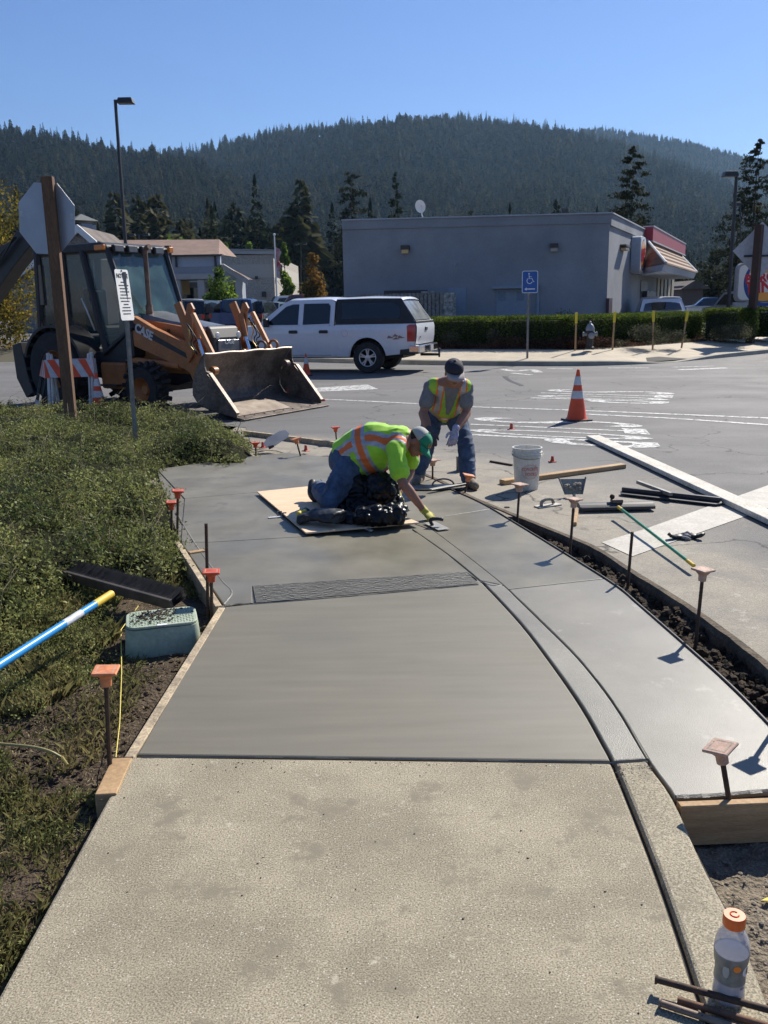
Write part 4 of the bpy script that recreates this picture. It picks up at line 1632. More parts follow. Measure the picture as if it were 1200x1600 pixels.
# downpipe at the corner, roof bits
mb = MB()
facebox(mb, C_, F_, (947, 466), (951, 499), 0.0, .12)
mb.build('corner_guard', mat('maroon_guard', (.05, .012, .02), .5), bk)
r_ = onplane(882, 333, L_, C_, -2.0)
mb = MB()
mb.box((r_.x, r_.y, r_.z - .2), (.25, .25, .7))
mb.build('roof_vent', M_DARK, bk)
r_ = onplane(658, 322, L_, C_, -3.0)
dish = thing('satellite_dish', (r_.x, r_.y, r_.z), 'round pale satellite dish on a thin mast above the grey restaurant roof', 'satellite dish', rz=.2)
mb = MB()
mb.lathe([(0.02, .06), (.16, .03), (.25, -.03), (.27, -.06), (.25, -.05), (.15, .0), (.02, .03)], (0, 0, 0), 20, axis=(.75, .6, .25))
mb.build('reflector', M_WHITE, dish, smooth=True)
mb = MB()
mb.ring_tube([(0, 0, 0), (.03, 0, -.35), (.18, 0, -.75), (.18, 0, -1.2)], .025, 6)
mb.build('mast', M_WHITE, dish)
mb = MB()
mb.cyl((0, 0, 0), (.3, .2, .1), .012, .012, 5)
mb.build('feed_arm', M_DARK, dish)
# round-cornered sign on the right face
M_LIT = mat('sign_face', (0.72, 0.71, 0.68), 0.35, var=.03)
M_ORANGE = mat('bun_orange', (0.85, 0.36, 0.06), 0.4, var=.04)
M_LRED = mat('logo_red', (0.55, 0.02, 0.03), 0.4, var=.04)
M_LBLUE = mat('logo_blue', (0.01, 0.05, 0.25), 0.4, var=.04)
def rrect(w, h, r, n=5):
 out = []
 for cx, cy, a0 in ((w / 2 - r, h / 2 - r, 0), (-w / 2 + r, h / 2 - r, 90), (-w / 2 + r, -h / 2 + r, 180), (w / 2 - r, -h / 2 + r, 270)):
  for k in range(n + 1):
   a = R(a0 + 90 * k / n)
   out.append((cx + r * math.cos(a), cy + r * math.sin(a)))
 return out
def burger_logo(parent, M, rad):
 """the round bun emblem: ring, two bun halves and the name"""
 def arc_shape(r0, cx, cy, a0, a1, n=18):
  return [(cx + r0 * math.cos(a), cy + r0 * math.sin(a)) for a in [R(a0 + (a1 - a0) * i / n) for i in range(n + 1)]]
 mb = MB()
 outer = arc_shape(1.0, 0, 0, 75, 345, 40)
 inner = arc_shape(0.90, 0.07, 0.03, 345, 75, 40)
 vs = outer + inner[::1]
 m = len(outer)
 for i in range(m - 1):
  a, b = outer[i], outer[i + 1]
  c, d = inner[m - 2 - i], inner[m - 1 - i]
  mb.add([(a[0] * rad, a[1] * rad, .002), (b[0] * rad, b[1] * rad, .002), (c[0] * rad, c[1] * rad, .002), (d[0] * rad, d[1] * rad, .002)], [(0, 1, 2, 3)])
 mb.build('emblem_ring', M_LBLUE, parent, M=M)
 mb = MB()
 bun = [(x * .78, y * .62 + .30) for x, y in arc_shape(1, 0, 0, 8, 172)]
 mb.add([(x * rad, y * rad, .003) for x, y in bun], [list(range(len(bun)))])
 mb.build('emblem_bun', M_ORANGE, parent, M=M)
 mb = MB()
 bun = [(x * .74, y * .42 - .36) for x, y in arc_shape(1, 0, 0, 188, 352)]
 mb.add([(x * rad, y * rad, .003) for x, y in bun], [list(range(len(bun)))])
 mb.build('emblem_bun', M_ORANGE, parent, M=M)
 tilt = Matrix.Rotation(R(6), 4, 'Z')
 text_obj('lettering', 'BURGER', rad * .52, M_LRED, parent, M @ Matrix.Translation((0, rad * .2, .005)) @ tilt, .002, bold=.022 * rad, sx=.98)
 text_obj('lettering', 'KING', rad * .64, M_LRED, parent, M @ Matrix.Translation((0, -rad * .2, .005)) @ tilt, .002, bold=.026 * rad, sx=1.05)
A_ = onplane(978, 392, C_, F_)
B_ = onplane(1000, 392, C_, F_)
sw = (B_ - A_).length
zt_, zb_ = onplane(985, 360, C_, F_, .45).z, onplane(985, 424, C_, F_, .45).z
sc_ = (A_ + B_) / 2 + nF * 0.42
sc_.z = (zt_ + zb_) / 2
MS = frame(sc_, tF, (0, 0, 1))
ws = thing('wall_sign', (0, 0, 0), 'round cornered burger restaurant sign box on the sunlit side wall', 'sign', M=MS)
sw = min(sw, zt_ - zb_ + .1)
mb = MB()
mb.prism(rrect(sw, zt_ - zb_, .3), -.40, 0.0)
mb.build('cabinet', M_TRIM, ws, bevel=.02)
mb = MB()
mb.prism(rrect(sw - .16, zt_ - zb_ - .16, .24), 0.0, 0.012)
mb.build('sign_face', M_LIT, ws)
burger_logo(ws, Matrix.Translation((0, 0, .014)), min(sw, zt_ - zb_) * .43)
# monument sign at the right
bs_o = at(1196, 441, 33.0)
ms = thing('monument_sign', (0, 0, 0), 'large white burger restaurant sign with round bun emblem above a reader board', 'sign',
  M=frame(bs_o, (1, .12, 0), (0, 0, 1)))
mb = MB()
mb.prism(rrect(2.2, 1.35, .22), -.2, 0.0)
mb.build('cabinet', mat('sign_cabinet', (.30, .30, .31), .6), ms, bevel=.02)
mb = MB()
mb.prism(rrect(2.06, 1.21, .18), 0.0, .015)
mb.build('sign_face', M_LIT, ms)
burger_logo(ms, Matrix.Translation((0, .0, .017)), .86 * .72 * 1.36)
mb = MB()
mb.box((0, -1.03, -.1), (2.2, .68, .2))
mb.build('reader_board', mat('reader_grey', (.36, .36, .36), .5), ms, bevel=.01)
text_obj('lettering', 'NOW', .24, M_DARK, ms, Matrix.Translation((-.30, -.90, .004)), .003, bold=.01, spacing=1.2)
text_obj('lettering', 'HIRING', .24, M_DARK, ms, Matrix.Translation((-.22, -1.2, .004)), .003, bold=.01, spacing=1.2)
mb = MB()
for x in (-.7, .7):
 mb = MB()
 mb.box((x, -1.9, -.25), (.35, 1.2, .35))
 mb.build('base', M_BLOCK, ms)
# block bin enclosure in front of the long wall
en = thing('block_enclosure', (0, 0, 0), 'low split block bin enclosure standing behind the pickup against the grey wall', 'enclosure')
ea, eb, ec = at(560, 497, 35.2), at(693, 497, 34.2), at(712, 497, 34.45)
zt1 = at(693, 457, 34.2).z
mb = MB()
wallbox(mb, (ea.x, ea.y, 0), (eb.x, eb.y, 0), .2, zt1, .22)
mb.build('side_wall', M_BLOCK, en)
M_BLOCKL = mat('pale_block', (0.55, 0.50, 0.42), 0.95, scale=6, col2=(0.22, 0.20, 0.18), bump=1, bscale=14, fine=.4, fscale=7, bdist=.05)
k = 0
hb = (zt1 - .2) / 8
for r in range(8):
 n_b = 2
 for c in range(n_b):
  f0, f1 = c / n_b + (.25 if r % 2 and c else 0), (c + 1) / n_b + (.25 if r % 2 and c == 0 else 0)
  mb = MB()
  a, b = Vector((eb.x, eb.y - .02, 0)).lerp(Vector((ec.x, ec.y, 0)), f0), Vector((eb.x, eb.y - .02, 0)).lerp(Vector((ec.x, ec.y, 0)), min(1, f1))
  wallbox(mb, a, b - (b - a) * .03, .2 + hb * r, .2 + hb * (r + .95), .2)
  mb.build('block', M_BLOCKL, en)
mb = MB()
for i in range(22):
 p = Vector((ea.x, ea.y, 0)).lerp(Vector((eb.x, eb.y, 0)), (i + .5) / 22)
 mb.box((p.x, p.y - .03, (.2 + zt1) / 2), (.10, .06, zt1 - .2))
mb.build('rib', M_BLOCK, en)
mb = MB()
p, q = at(600, 457, 35.6), at(668, 456, 35.2)
mb.box(((p.x + q.x) / 2, 35.6, zt1 + .06), (q.x - p.x, .9, .12))
mb.build('bin_lid', M_DARK, en)
mb = MB()
p = at(668, 456, 35.4)
mb.box((p.x, 35.3, zt1 + .03), (.55, .5, .08))
mb.build('cap_stone', M_BLOCKL, en)
# ---------------------------------------------------------------- left: shop with columns, church-like roof, block store
M_SHOP = mat('shop_grey', (0.30, 0.33, 0.38), .8, scale=.5, col2=(.26, .29, .34))
M_SHING = mat('brown_shingle', (0.26, 0.165, 0.12), .9, scale=.8, col2=(.19, .12, .09), fine=.1, fscale=3)
M_SHING2 = mat('dark_shingle', (0.17, 0.14, 0.12), .9, scale=.8, col2=(.09, .075, .065), fine=.2, fscale=3)
M_SLAT = mat('pale_siding', (0.40, 0.41, 0.41), .8, var=.06, scale=2)
sh = thing('shop_building', (0, 0, 0), 'grey columned shop with brown roof and blue fascia behind the parked cars', 'building')
Y0 = 72.0
p = lambda x, y, Y=Y0: at(x, y, Y)
a, b = p(150, 470), p(383, 470)
mb = MB()
mb.add([(p(150, 430).x, Y0 + 2.6, .3), (b.x - .5, Y0 + 2.6, .3), (b.x - .5, Y0 + 4, .3), (a.x, Y0 + 4, .3)] +
 [(p(150, 430).x, Y0 + 2.6, p(270, 440).z), (b.x - .5, Y0 + 2.6, p(270, 440).z), (b.x - .5, Y0 + 4, p(270, 440).z), (a.x, Y0 + 4, p(270, 440).z)],
 [(0, 1, 5, 4), (1, 2, 6, 5), (2, 3, 7, 6), (3, 0, 4, 7), (4, 5, 6, 7)])
mb.build('wall', M_SHOP, sh)
mb = MB()   # gabled porch: front face polygon with slope down at right
zs = lambda y: p(300, y).z
poly_ = [(a.x, zs(418)), (p(352, 430).x, zs(418)), (p(383, 430).x, zs(437)), (p(383, 430).x - .3, zs(441)), (p(374, 430).x, zs(438)), (p(374, 430).x, zs(437)), (a.x, zs(437))]
mb.prism(poly_, 0, 1, lambda x, z, h: (x, Y0 + h * 2.5, z))
mb.build('gable_wall', M_SHOP, sh)
mb = MB()
mb.box(((a.x + p(340, 430).x) / 2, Y0 - .1, zs(432)), (p(340, 430).x - a.x, .3, zs(428) - zs(436.5)))
mb.build('beam', M_SLAT, sh)
mb = MB()
t0, t1 = Vector((p(350, 430).x, Y0 - .3, zs(413))), Vector((p(386, 430).x, Y0 - .3, zs(437)))
for dz, w in ((0, .3),):
 mb.add([t0, t1, t1 + Vector((0, 0, -.45)), t0 + Vector((0, 0, -.45)), t0 + Vector((0, .6, 0)), t1 + Vector((0, .6, 0)), t1 + Vector((0, .6, -.45)), t0 + Vector((0, .6, -.45))],
  [(0, 1, 2, 3), (0, 4, 5, 1), (3, 2, 6, 7), (1, 5, 6, 2)])
mb.build('barge_board', M_SLAT, sh)
mb = MB()
mb.add([t0 + Vector((-.2, -.2, .02)), t1 + Vector((.3, -.2, -.06)), t1 + Vector((.3, 1.2, -.06)), t0 + Vector((-.2, 1.2, .02))], [(0, 1, 2, 3)])
mb.add([(a.x, Y0 - .4, zs(398.5)), (p(345, 430).x, Y0 - .4, zs(398.5)), (p(322, 430).x, Y0 + 7, zs(383) + .9), (a.x, Y0 + 7, zs(381) + .9)], [(0, 1, 2, 3)])
mb.add([(p(345, 430).x, Y0 - .4, zs(398.5)), (p(350, 430).x, Y0 + 7, zs(395)), (p(322, 430).x, Y0 + 7, zs(383) + .9)], [(0, 1, 2)])
mb.build('roof', M_SHING, sh)
mb = MB()
mb.box(((a.x + p(350, 430).x) / 2, Y0, zs(399.5)), (p(350, 430).x - a.x, .8, .12))
mb.build('gutter', M_DARK, sh)
mb = MB()
mb.box(((a.x + p(345, 430).x) / 2, Y0 + .3, (zs(400.5) + zs(417)) / 2), (p(345, 430).x - a.x, .5, zs(400.5) - zs(417)))
mb.build('fascia', mat('blue_fascia', (.36, .42, .52), .6, var=.05), sh)
for x in (277, 338):
 mb = MB()
 mb.box((p(x, 430).x, Y0 + .1, zs(409)), (.14, .55, zs(401) - zs(417)))
 mb.build('fascia_post', M_DARK, sh)
for x in (275.5, 313, 350, 372):
 mb = MB()
 mb.box((p(x, 430).x, Y0 + .2, (zs(437) + .3) / 2), (.55, .5, zs(437) - .3))
 mb.build('column', M_SLAT, sh, bevel=.03)
for x0, x1 in ((240, 268), (281, 309), (318, 346), (355, 370)):
 mb = MB()
 mb.box((p((x0 + x1) / 2, 430).x * 1.035, Y0 + 2.55, 1.9), ((x1 - x0) / 1383 * Y0, .1, 2.9))
 mb.build('shop_window', M_GLASSD, sh)
mb = MB()
mb.box((p(286, 430).x * 1.035, Y0 + 2.45, zs(448)), (1.0, .05, 1.1))
mb.build('poster', mat('poster_tan', (.45, .33, .15), .7), sh)
st = thing('store_building', (0, 0, 0), 'long cream block store wall with ribbed bands and pale roof edge', 'building')
Ys = 100.0
q_ = lambda x, y: at(x, y, Ys)
b0, b1 = q_(250, 470), q_(430, 470)
zz = lambda y: q_(400, y).z
Lw = b1.x - b0.x
M_CREAM = mat('cream_block', (.42, .385, .33), .9, scale=3, col2=(.34, .31, .265), fine=.18, fscale=6)
M_CREAM2 = mat('cream_smooth', (.45, .42, .36), .85, var=.04)
for nm, y0, y1, m_, o_ in (('upper_band', 398, 413, M_CREAM, 0), ('middle_band', 413, 434, M_CREAM2, -.04), ('lower_band', 434, 496, M_CREAM, 0)):
 mb = MB()
 mb.add([(b0.x, Ys + o_, zz(y0)), (b1.x, Ys + o_, zz(y0)), (b1.x, Ys + 30, zz(y0)), (b0.x, Ys + 30, zz(y0)), (b0.x, Ys + o_, zz(y1)), (b1.x, Ys + o_, zz(y1)), (b1.x, Ys + 30, zz(y1)), (b0.x, Ys + 30, zz(y1))],
  [(0, 1, 2, 3), (0, 4, 5, 1), (1, 5, 6, 2)])
 mb.build('wall', m_, st)
mb = MB()
lx = q_(318, 430).x
mb.prism([(lx, zz(389)), (b1.x + .3, zz(392.5)), (b1.x + .3, zz(398)), (lx, zz(395))], 0, 1, lambda x, z, h: (x, Ys - .35 + h * 8, z))
mb.build('cornice', M_SLAT, st)
mb = MB()
mb.prism([(lx, zz(387)), (b1.x + .5, zz(391)), (b1.x + .5, zz(392.4)), (lx, zz(388.9))], 0, 1, lambda x, z, h: (x, Ys - .5 + h * 8, z))
mb.build('cap_flashing', mat('grey_flashing', (.30, .31, .32), .5), st)
mb = MB()
mb.box((q_(413, 461).x, Ys - .2, zz(460)), (.45, .3, .55))
mb.build('vent_box', M_DARK, st)
mb = MB()
mb.box((q_(401, 432).x, Ys - .2, zz(434)), (.3, .3, .3))
mb.build('wall_lamp', M_DARK, st)
ch = thing('cupola_building', (0, 0, 0), 'shingled gabled building with a small louvred cupola and weather vane', 'building')
Yc = 66.0
c_ = lambda x, y: at(x, y, Yc)
z_ = lambda y: at(130, y, Yc).z
mb = MB()
x0, x1 = c_(113, 430).x, c_(157, 430).x
w_ = x1 - x0
cx_ = (x0 + x1) / 2
mb.box((cx_, Yc, (z_(360) + z_(400)) / 2), (w_ * .72, w_ * .72, z_(345) - z_(400)), rz=.7)
mb.build('cupola', M_SLAT, ch)
for s in (-1, 1):
 mb = MB()
 mb.box((cx_ + s * w_ * .255, Yc - w_ * .262, z_(357)), (w_ * .4, .06, z_(351) - z_(364)), rz=.785 * s + (-.0))
 mb.build('louvre', M_SHOP, ch)
mb = MB()
mb.add([(cx_ + w_ * .62 * math.cos(a), Yc + w_ * .62 * math.sin(a), z_(346)) for a in (.7 + .785 + k * PI / 2 for k in range(4))] + [(cx_, Yc, z_(334))],
 [(0, 1, 4), (1, 2, 4), (2, 3, 4), (3, 0, 4), (3, 2, 1, 0)])
mb.build('cupola_roof', mat('green_grey_roof', (.16, .17, .16), .8), ch)
mb = MB()
mb.cyl((cx_, Yc, z_(335)), (cx_, Yc, z_(318)), .04, .03, 6)
mb.add([(cx_ - .4, Yc, z_(320)), (cx_ + .4, Yc, z_(319)), (cx_ + .4, Yc, z_(315)), (cx_ + .1, Yc, z_(317.5))], [(0, 1, 2, 3)])
mb.build('weather_vane', M_DARK, ch)
mb = MB()
# main roof sloping and the gable with white barge boards
mb.add([(c_(20, 430).x, Yc - 3, z_(398)), (c_(175, 430).x, Yc - 3, z_(398)), (c_(160, 430).x, Yc + 5, z_(366)), (c_(40, 430).x, Yc + 5, z_(366))], [(0, 1, 2, 3)])
gx = c_(170, 430).x
mb.add([(gx, Yc - 6, z_(364)), (c_(193, 430).x, Yc - 6, z_(386)), (c_(193, 430).x, Yc + 2, z_(386)), (gx, Yc + 2, z_(364)),
  (c_(128, 430).x, Yc - 6, z_(392)), (c_(140, 430).x, Yc + 2, z_(385)), (c_(60, 430).x, Yc - 6, z_(440)), (c_(60, 430).x, Yc + 2, z_(440))], [(0, 1, 2, 3), (0, 3, 5, 4), (4, 5, 7, 6)])
mb.build('roof', M_SHING2, ch)
mb = MB()
pg = [(gx, z_(366)), (c_(192, 430).x, z_(387)), (c_(192, 430).x, .3), (c_(62, 430).x, .3), (c_(62, 430).x, z_(438))]
mb.prism(pg, 0, 1, lambda x, z, h: (x, Yc - 5.6 + h * 8, z))
mb.build('wall', M_BLOCK, ch)
mb = MB()
for A0_, A1_ in (((gx, z_(363)), (c_(195, 430).x, z_(387))), ((gx, z_(363)), (c_(58, 430).x, z_(442)))):
 mb.prism([A0_, A1_, (A1_[0], A1_[1] - .5), (A0_[0], A0_[1] - .5)], 0, 1, lambda x, z, h: (x, Yc - 6.05 + h * .2, z))
mb.build('barge_board', M_WHITE, ch)
# distant houses and wall at the right
hs = thing('house', (0, 0, 0), 'distant low dark gabled house with white painted end beyond the car park', 'house')
Yh = 90
h_ = lambda x, y: at(x, y, Yh)
mb = MB()
mb.box(((h_(1068, 430).x + h_(1100, 430).x) / 2, Yh + 3, 1.6), (h_(1100, 430).x - h_(1068, 430).x, 6, 3.0))
mb.build('wall', mat('barn_wall', (.17, .12, .10), .9), hs)
mb = MB()
mb.prism([(h_(1062, 430).x, h_(1062, 462).z + .6), (h_(1084, 430).x, h_(1084, 438).z), (h_(1110, 430).x, h_(1110, 461).z + .6)], 0, 1, lambda x, z, h: (x, Yh - .5 + 8 * h, z))
mb.build('roof', M_SHING2, hs)
lw = thing('low_wall', (0, 0, 0), 'low white rendered wall at the far edge of the car park', 'wall')
mb = MB()
a, b = at(1074, 478, 58), at(1130, 480, 58)
mb.box(((a.x + b.x) / 2, 58, .75), (b.x - a.x, .3, .95))
mb.build('wall_panel', M_WHITE, lw)
mb = MB()
mb.box(((a.x + b.x) / 2, 58, 1.25), (b.x - a.x + .1, .4, .06))
mb.build('wall_coping', M_TRIM, lw)
# ================================================================== PLANTS
M_HEDGE = leafmat('hedge_leaves', (0.105, 0.145, 0.025), (0.05, 0.08, 0.018), scale=1.2, transl=0.45)
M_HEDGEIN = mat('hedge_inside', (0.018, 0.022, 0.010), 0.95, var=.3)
M_SHRUB = leafmat('ground_cover_leaves', (0.28, 0.29, 0.10), (0.11, 0.135, 0.045), scale=1.6, transl=0.35, spec=.2, rough=.6)
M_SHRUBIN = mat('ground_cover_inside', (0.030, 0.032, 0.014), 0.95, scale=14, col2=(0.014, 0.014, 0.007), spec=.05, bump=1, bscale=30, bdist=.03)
M_GRASS = leafmat('grass_blades', (0.27, 0.23, 0.10), (0.12, 0.13, 0.045), scale=2.0, transl=0.4)
M_STRAW = leafmat('straw_bits', (0.36, 0.29, 0.17), (0.20, 0.15, 0.085), scale=8.0, transl=0.1)
M_TWIG = leafmat('red_twigs', (0.13, 0.07, 0.045), (0.06, 0.035, 0.025), scale=1.0, transl=0.2)
M_GREYL = leafmat('grey_green_leaves', (0.14, 0.14, 0.085), (0.05, 0.055, 0.035), scale=1.2, transl=0.3)
def hedge(label, line, w, z0, z1, n, seed):
 """clipped hedge along a line of points"""
 rg = np.random.default_rng(seed)
 t = thing('hedge', (0, 0, 0), label, 'hedge')
 mb = MB()
 L = line
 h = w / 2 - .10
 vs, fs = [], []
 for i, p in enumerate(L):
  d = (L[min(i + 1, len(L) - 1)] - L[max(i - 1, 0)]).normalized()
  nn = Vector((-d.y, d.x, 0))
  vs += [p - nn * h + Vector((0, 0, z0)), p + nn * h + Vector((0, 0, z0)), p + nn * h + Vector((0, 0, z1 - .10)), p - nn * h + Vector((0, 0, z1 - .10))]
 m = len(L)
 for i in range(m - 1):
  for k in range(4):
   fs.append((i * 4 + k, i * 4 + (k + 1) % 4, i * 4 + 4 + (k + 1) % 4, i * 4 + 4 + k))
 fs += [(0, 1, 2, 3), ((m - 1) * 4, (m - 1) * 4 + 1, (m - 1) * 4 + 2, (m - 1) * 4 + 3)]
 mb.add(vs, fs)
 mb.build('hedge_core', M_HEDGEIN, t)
 seg_l = [(L[i + 1] - L[i]).length for i in range(m - 1)]
 tot = sum(seg_l)
 cum = np.concatenate([[0], np.cumsum(seg_l)])
 s = rg.uniform(-0.12, tot + .12, n)
 idx = np.clip(np.searchsorted(cum, s) - 1, 0, m - 2)
 A = np.array([[p.x, p.y] for p in L])
 dirs = (A[1:] - A[:-1]) / np.array(seg_l)[:, None]
 base = A[idx] + dirs[idx] * (s - cum[idx])[:, None]
 nn = np.stack([-dirs[idx][:, 1], dirs[idx][:, 0]], 1)
 H = z1 - z0
 per = H * 2 + w
 q = rg.uniform(0, per, n)
 off = np.where(q < H, -w / 2, np.where(q < H + w, q - H - w / 2, w / 2))
 zz = np.where(q < H, z0 + q, np.where(q < H + w, z1, z0 + (per - q)))
 rough = np.array([noise.noise(Vector((x * 1.3, y * 1.3, z * 2))) for x, y, z in zip(base[:, 0], base[:, 1], zz)])
 # rounded shoulders
 rr = np.minimum(1, np.abs(off) / (w / 2))
 zz = zz - np.where(q >= H, (rr ** 6) * .08 * ((q < H + w)), 0) + rough * .05 * (zz > z1 - .05)
 off = off + np.sign(off) * rough * .06
 endcap = (s < 0) | (s > tot)
 off = np.where(endcap, rg.uniform(-w / 2, w / 2, n), off)
 zz = np.where(endcap, rg.uniform(z0, z1, n), zz)
 P = np.stack([base[:, 0] + nn[:, 0] * off, base[:, 1] + nn[:, 1] * off, zz], 1) + rg.normal(size=(n, 3)) * .03
 V = leaf_quads(P, .055, .6, up=.3, rg=rg)
 numpy_mesh('foliage', V, 4, M_HEDGE, t)
 # new shoots on top
 k = n // 7
 s2 = rg.integers(0, n, k)
 P2 = P[s2].copy()
 P2[:, 2] = z1 + rg.uniform(0, .07, k)
 o2 = rg.uniform(-w / 2, w / 2, k)
 P2[:, 0] = base[s2][:, 0] + nn[s2][:, 0] * o2
 P2[:, 1] = base[s2][:, 1] + nn[s2][:, 1] * o2
 numpy_mesh('new_shoots', leaf_quads(P2, .06, .4, up=1.5, rg=rg), 4, M_HEDGE, t)
 return t
off = offset_line(KERB, 3.5)
ln = [p for p in off if at(520, 500, 29).x < p.x < 11.5]
hedge('long clipped green hedge behind the far walk from the pickup to the burger sign', ln, 1.15, .38, 1.22, 52000, 3)
e0 = Vector((at(1110, 500, 30).x, 31.2, 0))
hedge('short hedge block with a sunlit end standing just left of the diamond sign post', [Vector((11.4, 30.4, 0)), Vector((12.35, 31.0, 0))], 1.3, .38, 1.32, 9000, 4)
hedge('small hedge block right of the diamond sign post by the burger sign', [Vector((13.2, 31.3, 0)), Vector((13.9, 31.9, 0))], 1.3, .38, 1.30, 9000, 5)
def bush(px, py, Y, r, h, m, label, n=1500, size=.06, seed=1, zb=.38, name='shrub', group=None):
 p = at(px, py, Y)
 t = thing(name, (p.x, Y, zb), label, 'shrub', group)
 bl = []
 rr = random.Random(seed)
 for i in range(9):
  a, q = rr.uniform(0, 6.28), rr.uniform(0, .6) * r
  s = rr.uniform(.35, .6)
  bl.append(((math.cos(a) * q, math.sin(a) * q * .7, h * rr.uniform(.3, .75)), (r * s, r * s, h * .42), s))
 numpy_mesh('foliage', leaf_blob(bl, n, size, seed, .3, .5), 4, m, t)
 mb = MB()
 for i in range(6):
  a = rr.uniform(0, 6.28)
  mb.ring_tube([(0, 0, 0), (math.cos(a) * r * .5, math.sin(a) * r * .5, h * .7)], [.012, .005], 4)
 mb.build('stem', M_BARK, t)
 return t
bush(889, 484, 33.6, .75, .95, M_CONI2, 'round dark clipped bush against the grey wall near its corner', 2200, .06, 2)
bush(920, 490, 32.2, .5, .75, M_GREENL, 'bright green bush beside the dark round one at the wall corner', 1600, .06, 3)
bush(876, 528, 28.0, .22, .42, M_GREENL, 'small yellow green plant in front of the hedge left of the hydrant', 500, .06, 4)
bush(1010, 535, 27.4, .75, .55, M_GREYL, 'broad grey green bush low in front of the hedge between the yellow stakes', 2200, .05, 5)
bush(1050, 538, 27.6, .5, .42, M_GREYL, 'small grey bush under the rightmost yellow stake', 1200, .05, 6)
bush(1155, 525, 29.2, .75, .6, M_GREYL, 'loose grey twiggy bush at the foot of the right hedge block', 1800, .05, 7)
bush(1128, 530, 28.6, .4, .45, M_GREYL, 'small grey twiggy bush left of the larger one by the right hedge block', 900, .05, 17)
bush(770, 533, 27.9, .35, .5, M_GREYL, 'small pale twiggy bush against the middle of the hedge', 800, .05, 8)
bush(705, 536, 28.4, .45, .45, M_GREYL, 'pale twiggy bush beside the pickup tailgate', 800, .05, 9)
# reddish ground cover strip
rg = np.random.default_rng(12)
n = 26000
off1 = offset_line(KERB, 2.3)
off2 = offset_line(KERB, 3.2)
i = rg.integers(10, len(KERB) - 6, n)
f, w_ = rg.uniform(0, 1, n), rg.uniform(0, 1, n)
A = np.array([[p.x, p.y] for p in off1])
B = np.array([[p.x, p.y] for p in off2])
P = (A[i] * (1 - f)[:, None] + A[i + 1] * f[:, None]) * (1 - w_)[:, None] + (B[i] * (1 - f)[:, None] + B[i + 1] * f[:, None]) * w_[:, None]
hh = np.array([0.5 + noise.noise(Vector((x * .9, y * .9, 0))) for x, y in P]) * .34
P = np.concatenate([P, (.32 + rg.uniform(0, 1, n) * np.clip(hh, .05, .5))[:, None]], 1)
k = np.array([noise.noise(Vector((x * .6, y * .6, 7))) for x, y, z in P]) > .08
tag(numpy_mesh('ground_cover', leaf_quads(P[~k], .07, .35, up=.5, rg=rg), 4, M_TWIG), 'low reddish brown twiggy ground cover along the foot of the far hedge', 'ground cover', kind='stuff')
tag(numpy_mesh('ground_cover', leaf_quads(P[k], .07, .35, up=.5, rg=rg), 4, M_GREYL), 'patches of grey green ground cover along the foot of the far hedge', 'ground cover', kind='stuff')
# ---- the near planting: dense sprawling ground cover
GC = [(g(x, y, .1).x, g(x, y, .1).y) for x, y in [(-500, 630), (0, 634), (110, 636), (200, 640), (300, 652), (384, 678), (402, 697), (385, 712), (330, 712), (300, 706), (262, 716), (228, 735), (246, 752),
            (268, 775), (276, 820), (272, 862), (230, 882), (185, 872), (110, 895), (60, 930), (0, 960), (-300, 1010), (-900, 1010)]]
GC2 = [(g(x, y, .05).x, g(x, y, .05).y) for x, y in [(-100, 940), (60, 915), (110, 930), (150, 985), (190, 1010), (120, 1050), (60, 1080), (-100, 1120)]]
def cover_h(x, y):
 d = dist_line(x, y, GC + [GC[0]])
 e = min(1, d / .35)
 h = .33 + .26 * noise.noise(Vector((x * .8, y * .8, 2))) + .12 * noise.noise(Vector((x * 2.3, y * 2.3, 5)))
 return max(.04, h * (e ** .6))
rg = np.random.default_rng(21)
NT = 34000
X = rg.uniform(-9.5, -0.9, NT * 5)
Yv = 4.4 + (15.8 - 4.4) * rg.uniform(0, 1, NT * 5) ** 1.25
ok = in_poly_np(X, Yv, GC)
ok &= X > -Yv * .50 - .6
X, Yv = X[ok][:NT], Yv[ok][:NT]
NT = len(X)
HH = np.array([cover_h(x, y) for x, y in zip(X, Yv)])
dn_ = np.array([noise.noise(Vector((x * 1.6, y * 1.6, 11))) for x, y in zip(X, Yv)])
keep = rg.uniform(size=NT) < np.clip(.62 + dn_ * 2.0, .08, 1)
X, Yv, HH = X[keep], Yv[keep], HH[keep]
NT = len(X)
per = 14
fr = np.tile(np.arange(per) / per, (NT, 1)) + rg.uniform(0, .06, (NT, per))
az = rg.uniform(0, 2 * PI, NT)[:, None]
ln_ = rg.uniform(.08, .26, NT)[:, None]
z0 = (rg.uniform(.35, 1.0, NT) * HH)[:, None]
rise = rg.uniform(-.05, .8, NT)[:, None]
px_ = X[:, None] + np.cos(az) * ln_ * fr + rg.normal(size=(NT, per)) * .010
py_ = Yv[:, None] + np.sin(az) * ln_ * fr + rg.normal(size=(NT, per)) * .010
pz_ = z0 + rise * ln_ * fr - .6 * ln_ * fr ** 2 + rg.normal(size=(NT, per)) * .010 - .08
P = np.stack([px_.ravel(), py_.ravel(), np.maximum(pz_.ravel(), -.05)], 1)
P_dead = P[:per * (NT // 14)]
P = P[per * (NT // 14):]
V = leaf_quads(P, .026, .48, up=.25, jit=.65, rg=rg)
tag(numpy_mesh('dead_twigs', leaf_quads(P_dead, .022, .3, up=.2, jit=.5, rg=rg), 4, leafmat('dead_leaves', (.20, .13, .07), (.11, .075, .04), scale=3)), 'dry brown twigs mixed through the near ground cover', 'twigs', kind='stuff')
tag(numpy_mesh('ground_cover', V, 4, M_SHRUB), 'dense sprawling small leaved green ground cover filling the near planting bed', 'ground cover', kind='stuff')
